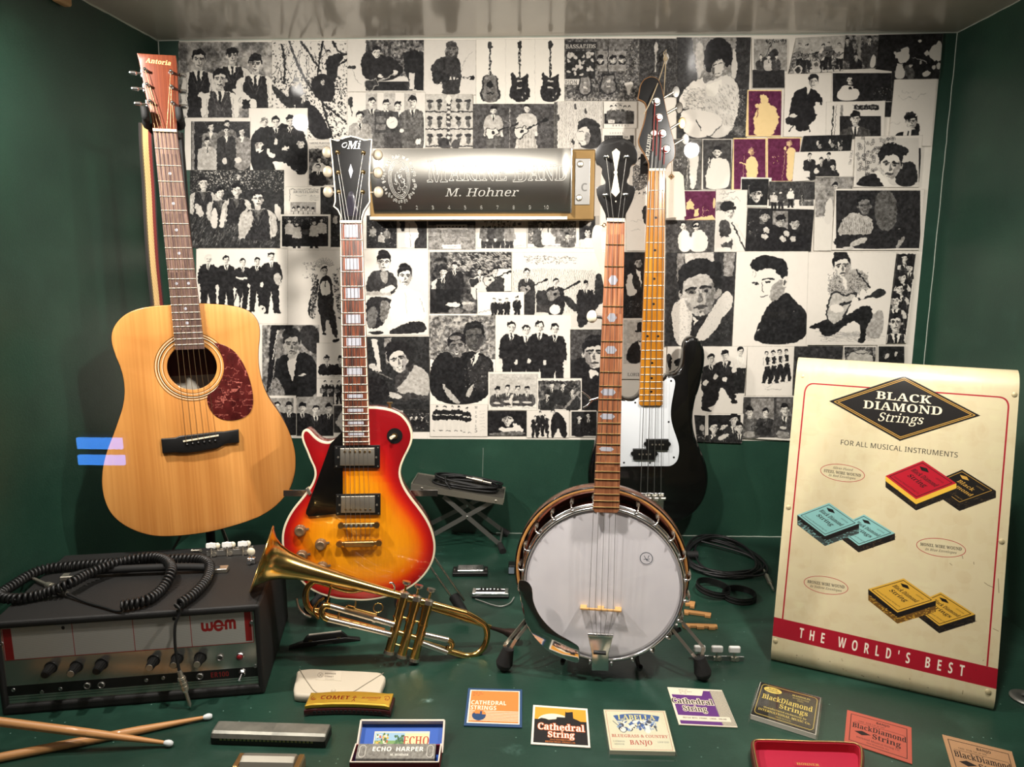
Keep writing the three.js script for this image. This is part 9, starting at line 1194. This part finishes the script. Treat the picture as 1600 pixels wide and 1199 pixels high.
// footstool with a coiled cable
{
  const z0 = 0.135, A = onZ(643, 757, z0), B = onZ(787, 781, z0), P = new Plane(A.clone()); P.u = B.clone().sub(A).normalize(); const back = onZ(790, 763, 0.02).sub(onZ(787, 781, z0)).normalize(); P.v = back.clone().multiplyScalar(-1).cross(P.u).normalize(); P.n = P.u.clone().cross(P.v);
  const L = A.distanceTo(B), G = thing('footstool', 'folding metal footstool with crossed legs against the back wall', 'footstool', P), D = 0.115;
  mesh('tread', rbox(L, 0.003, D, 0.001, L / 2, -0.0015, -D / 2), S({ color: 0x4a463e, roughness: 0.7, bumpMap: metreTex(fineBump, 0.06, 0.06), bumpScale: 0.001 }), G);
  mesh('tread_rim', [bar([0, -0.006, 0.001], [L, -0.006, 0.001], 0.017, 0.0025, V3(0, 0, 1)), bar([0, -0.004, -D], [L, -0.004, -D], 0.014, 0.0025, V3(0, 0, 1)), bar([L, -0.003, 0], [L, -0.003, -D], 0.0025, 0.012, V3(0, 1, 0)), bar([0, -0.003, 0], [0, -0.003, -D], 0.0025, 0.012, V3(0, 1, 0))], M.nickel, G);
  for (const x of [0.03, L - 0.02]) mesh('rivet', disc(0.004, 0.003, 0.002, x, -0.007, 0.003, 12), M.chrome, G);
  const inv = (p) => { const q = p.clone().sub(P.O); return V3(q.dot(P.u), q.dot(P.v), q.dot(P.n)); };
  for (const [z, fx] of [[0.12, 0], [0.025, 1]]) {
    const a1 = inv(onZ(693, 776 - (fx ? 16 : 0), z)), a2 = inv(fx ? onZ(784, 828, z + 0.006) : onZ(781, 851, z)), b1 = inv(onZ(768, 785 - (fx ? 14 : 0), z)), b2p = onZ(650, fx ? 830 : 852, z); b2p.y = Math.max(b2p.y, 0.012); const b2 = inv(b2p);
    mesh('leg', bar(a1, a2, 0.012, 0.003, V3(0, 0, 1)), M.dullSteel, G); mesh('leg', bar(b1, b2, 0.012, 0.003, V3(0, 0, 1)), M.dullSteel, G);
    const ft = inv(fx ? V3(-0.083, 0.01, 0.03) : onY(786, 862, 0.008)); mesh('rubber_foot', rod(a2, ft, 0.008, 0.0095, 14), M.rubber, G);
    const m = inv(onZ(730, fx ? 790 : 808, z)); mesh('pivot', disc(0.004, 0.003, 0.003, m.x, m.y, m.z + 0.003, 12), M.chrome, G);
  }
  mesh('cross_bar', [rod(inv(onZ(782, 846, 0.12)), inv(onZ(785, 826, 0.03)), 0.003)], M.dullSteel, G);
  // coil on the tread
  const CC = thing('coiled_cable', 'black coiled cable with a jack plug lying on the footstool', 'cable', P), cab = S({ color: 0x0e0e10, roughness: 0.45 });
  const lp = []; for (let i = 0; i <= 200; i++) { const a = i / 200 * Math.PI * 2 * 6 + 0.4, w = 1 + 0.12 * Math.sin(a * 0.37 + 1) + 0.07 * Math.sin(i * 0.61); lp.push([L * 0.58 + L * 0.33 * w * Math.cos(a), 0.0052 + i / 200 * 0.018 + 0.003 * Math.sin(a * 1.7), -D * 0.52 + D * 0.34 * w * Math.sin(a)]); }
  mesh('loop', tube(lp, 0.0031, 600, 7), cab, CC); mesh('tie', tube([[L * 0.42, 0.004, 0.0], [L * 0.36, 0.02, -0.004], [L * 0.34, 0.028, -0.03], [L * 0.36, 0.02, -0.06]], 0.0026, 24, 7), cab, CC);
  const pa = V3(L * 0.56, 0.03, -D * 0.45), pb = V3(L * 0.84, 0.03, -D * 0.3); mesh('jack_plug', [rod(pa, pa.clone().lerp(pb, 0.25), 0.0028), rod(pa.clone().lerp(pb, 0.25), pa.clone().lerp(pb, 0.65), 0.0058), rod(pa.clone().lerp(pb, 0.65), pb, 0.003)], M.nickel, CC);
}
// cable, two straps rings, banjo bridges and a tuner strip at the right of the banjo
{
  const d = detail(1040, 780, 4.282), cab = S({ color: 0x131315, roughness: 0.5 });
  const G = thing('coiled_cable', 'black coiled cable with a jack plug on the floor right of the banjo', 'cable'), c = onY(...d(370, 400)[0]), e1 = onY(...d(640, 430)[0]), e2 = onY(...d(360, 270)[0]), rx = e1.x - c.x, rz = c.z - e2.z, lp = [];
  for (let i = 0; i <= 220; i++) { const a = i / 220 * Math.PI * 2 * 6.5 + 1, w = 0.92 + 0.1 * Math.sin(a * 0.31) + 0.06 * Math.sin(i * 0.53); lp.push([c.x + rx * w * Math.cos(a) + 0.006 * Math.sin(a * 0.5), 0.0042 + 0.02 * (i / 220) * (0.6 + 0.4 * Math.sin(a * 0.9)), c.z + rz * 0.92 * w * Math.sin(a + 0.25 * Math.cos(a))]); }
  mesh('loop', tube(lp, 0.003, 660, 7), cab, G); mesh('tail', tube([lp[220], onY(...d(560, 380)[0], 0.012), onY(...d(630, 440)[0], 0.004), onY(...d(660, 475)[0], 0.004)], 0.003, 30, 7), cab, G);
  const pa = onY(...d(658, 475)[0], 0.006), pb = onY(...d(722, 610)[0], 0.006); mesh('jack_plug', [rod(pa, pa.clone().lerp(pb, 0.3), 0.0028), rod(pa.clone().lerp(pb, 0.3), pa.clone().lerp(pb, 0.68), 0.0058), rod(pa.clone().lerp(pb, 0.68), pb, 0.003)], M.nickel, G);
  mesh('connector', rod(onY(...d(140, 372)[0], 0.016), onY(...d(215, 372)[0], 0.016), 0.0095, 0.0095, 16), M.rubber, G);
  const hoop = (label, x, y, wpx, tilt) => { const p = onY(...d(x, y)[0], 0.0), q = onY(...d(x + wpx, y)[0], 0), R = p.distanceTo(q), g = thing('rubber_ring', label, 'ring', p.clone().setY(0), 'black rings on the floor'); const band = lathe([[R, 0.0005], [R, 0.016], [R * 0.93, 0.016], [R * 0.93, 0.0005], [R, 0.0005]], 56); mesh('band', [band], M.blackPlastic, g); mesh('ridge', [ring(R * 1.0, 0.0012, 0, 0, 0, 56, 6).rotateX(Math.PI / 2).translate(0, 0.004, 0), ring(R * 1.0, 0.0012, 0, 0, 0, 56, 6).rotateX(Math.PI / 2).translate(0, 0.012, 0)], M.rubber, g); if (tilt) { g.rotation.z = -0.16; g.position.y = R * 0.16; } };
  hoop('flat black ring lying on the floor nearer the cream sign', 492, 664, 108, 0); hoop('black ring resting partly on another, nearer the banjo', 312, 632, 112, 1);
  const wood = S({ color: 0xc08c54, roughness: 0.65 });
  const bridge = (label, x0, y0, x1, y1, hgt, feet) => { const a = onY(...d(x0, y0)[0]), b = onY(...d(x1, y1)[0]), [P, L] = bodyFrame(a, b), g = thing('banjo_bridge', label, 'bridge', P, 'loose wooden banjo bridges'); const D = hgt; const top = [[0, D], [L, D], [L, D * 0.3]]; feet.slice().reverse().forEach(([s, e]) => top.push([L * e, D * 0.35], [L * e, 0], [L * s, 0], [L * s, D * 0.35])); top.push([0, D * 0.3]); mesh('plank', slab(top, 0.0065, 0.006, 0.0008).rotateX(-Math.PI / 2), wood, g); mesh('ebony_edge', box(L * 0.98, 0.0062, 0.0012, L / 2, 0.0036, -D - 0.0004), S({ color: 0x8a5a30, roughness: 0.6 }), g); };
  bridge('squarish blond bridge blank half hidden by the banjo', 130, 730, 195, 738, 0.026, [[0.5, 0.95]]);
  bridge('blond two-footed banjo bridge, middle of the three', 122, 778, 302, 802, 0.016, [[0.02, 0.16], [0.78, 0.98]]);
  bridge('blond three-footed banjo bridge nearest the white-button tuners', 118, 872, 350, 880, 0.015, [[0.04, 0.2], [0.4, 0.6], [0.74, 0.92]]);
  { const a = onY(...d(180, 1078)[0]), b = onY(...d(522, 1086)[0]), [P, L] = bodyFrame(a, b), g = thing('tuning_machine_strip', 'metal strip of three tuning machines with oblong white buttons beside the banjo stand', 'machine heads', P, 'loose tuning machine strips'); mesh('plate', rbox(L, 0.009, 0.002, 0.0006, L / 2, 0.0062, 0), M.steel, g); for (const t of [0.12, 0.46, 0.8]) { mesh('gear', [disc(0.0048, 0.0048, 0.004, L * t + 0.006, 0.006, 0.003, 14), rod([L * t, 0.0012, 0.003], [L * t, 0.02, 0.003], 0.002), rbox(0.008, 0.009, 0.004, 0.001, L * t - 0.002, 0.006, 0.002)], M.nickel, g); mesh('button', rbox(0.024, 0.0155, 0.008, 0.0055, L * t, 0.027, 0.003, 3), M.whitePlastic, g); } }
  const gr = onY(1602, 1092), GR = thing('cable_grommet', 'round grey metal disc on the floor at the right edge', 'disc', gr); mesh('flange', lathe([[0.006, 0.0006], [0.026, 0.0006], [0.026, 0.003], [0.02, 0.006], [0.009, 0.006], [0.006, 0.002]], 36), M.dullSteel, GR); mesh('hole', pillar(0.0062, 0.0062, 0.002, 0, 0.0006, 0, 18), M.darkHole, GR);
}
{ const q = onX(96, -2, XL + 0.012); tag(mesh('wooden_block', rbox(0.02, 0.03, 0.045, 0.006, q.x, q.y + 0.004, q.z, 3), S({ color: 0xb08c5c, roughness: 0.7 })), 'small beige wooden block high on the left side wall', 'block'); }
// ---------------------------------------------------------------- the gallery in front of the case, mirrored in metal and glass
{
  struct('wall_opposite', [box(9, 6, 0.1, 0, 0, 4.25)], S({ color: 0x6a645c, roughness: 0.9 }));
  const L1 = thing('gallery_ceiling_light', 'long white ceiling light in the gallery outside the case', 'light', V3(0, 2.3, 3.3)); const on3 = S({ color: 0xffffff, emissive: new THREE.Color(1, 0.94, 0.85), emissiveIntensity: 2.2 }); mesh('diffuser', rbox(1.6, 0.05, 0.22, 0.02, 0, 0, 0), on3, L1); mesh('tray', box(1.66, 0.03, 0.28, 0, 0.045, 0), M.whitePlastic, L1);
  const ra = new THREE.RectAreaLight(new THREE.Color(1, 0.94, 0.85), 4.5, 1.6, 0.22); ra.position.set(0, 2.27, 3.3); ra.lookAt(0, 1.0, 3.85); scene.add(ra);
  // lit blue sign mirrored in the pane
  const blue = S({ color: 0x000000, emissive: new THREE.Color(0.06, 0.3, 1.0), emissiveIntensity: 9 }), mir = (x, y) => { const p = onZ(x, y, ZF), dd = sight(x, y); dd.z *= -1; return p.addScaledVector(dd, (4.12 - ZF) / dd.z); };
  const a = mir(120, 684), b = mir(192, 702), c = mir(122, 711), e = mir(196, 727), NS = thing('blue_lit_sign', 'blue lit sign of two bars on the gallery wall, mirrored in the glass', 'sign', V3((a.x + b.x) / 2, (a.y + e.y) / 2, 4.12));
  for (const [p, q] of [[a, b], [c, e]]) mesh('light_bar', rbox(Math.abs(q.x - p.x), Math.abs(q.y - p.y), 0.02, 0.003, (p.x + q.x) / 2 - NS.position.x, (p.y + q.y) / 2 - NS.position.y, 0), blue, NS);
  mesh('back_plate', box(Math.abs(b.x - a.x) + 0.06, Math.abs(a.y - e.y) + 0.06, 0.03, 0, 0, 0.03), M.blackPlastic, NS);
}
renderer.render(scene, camera);
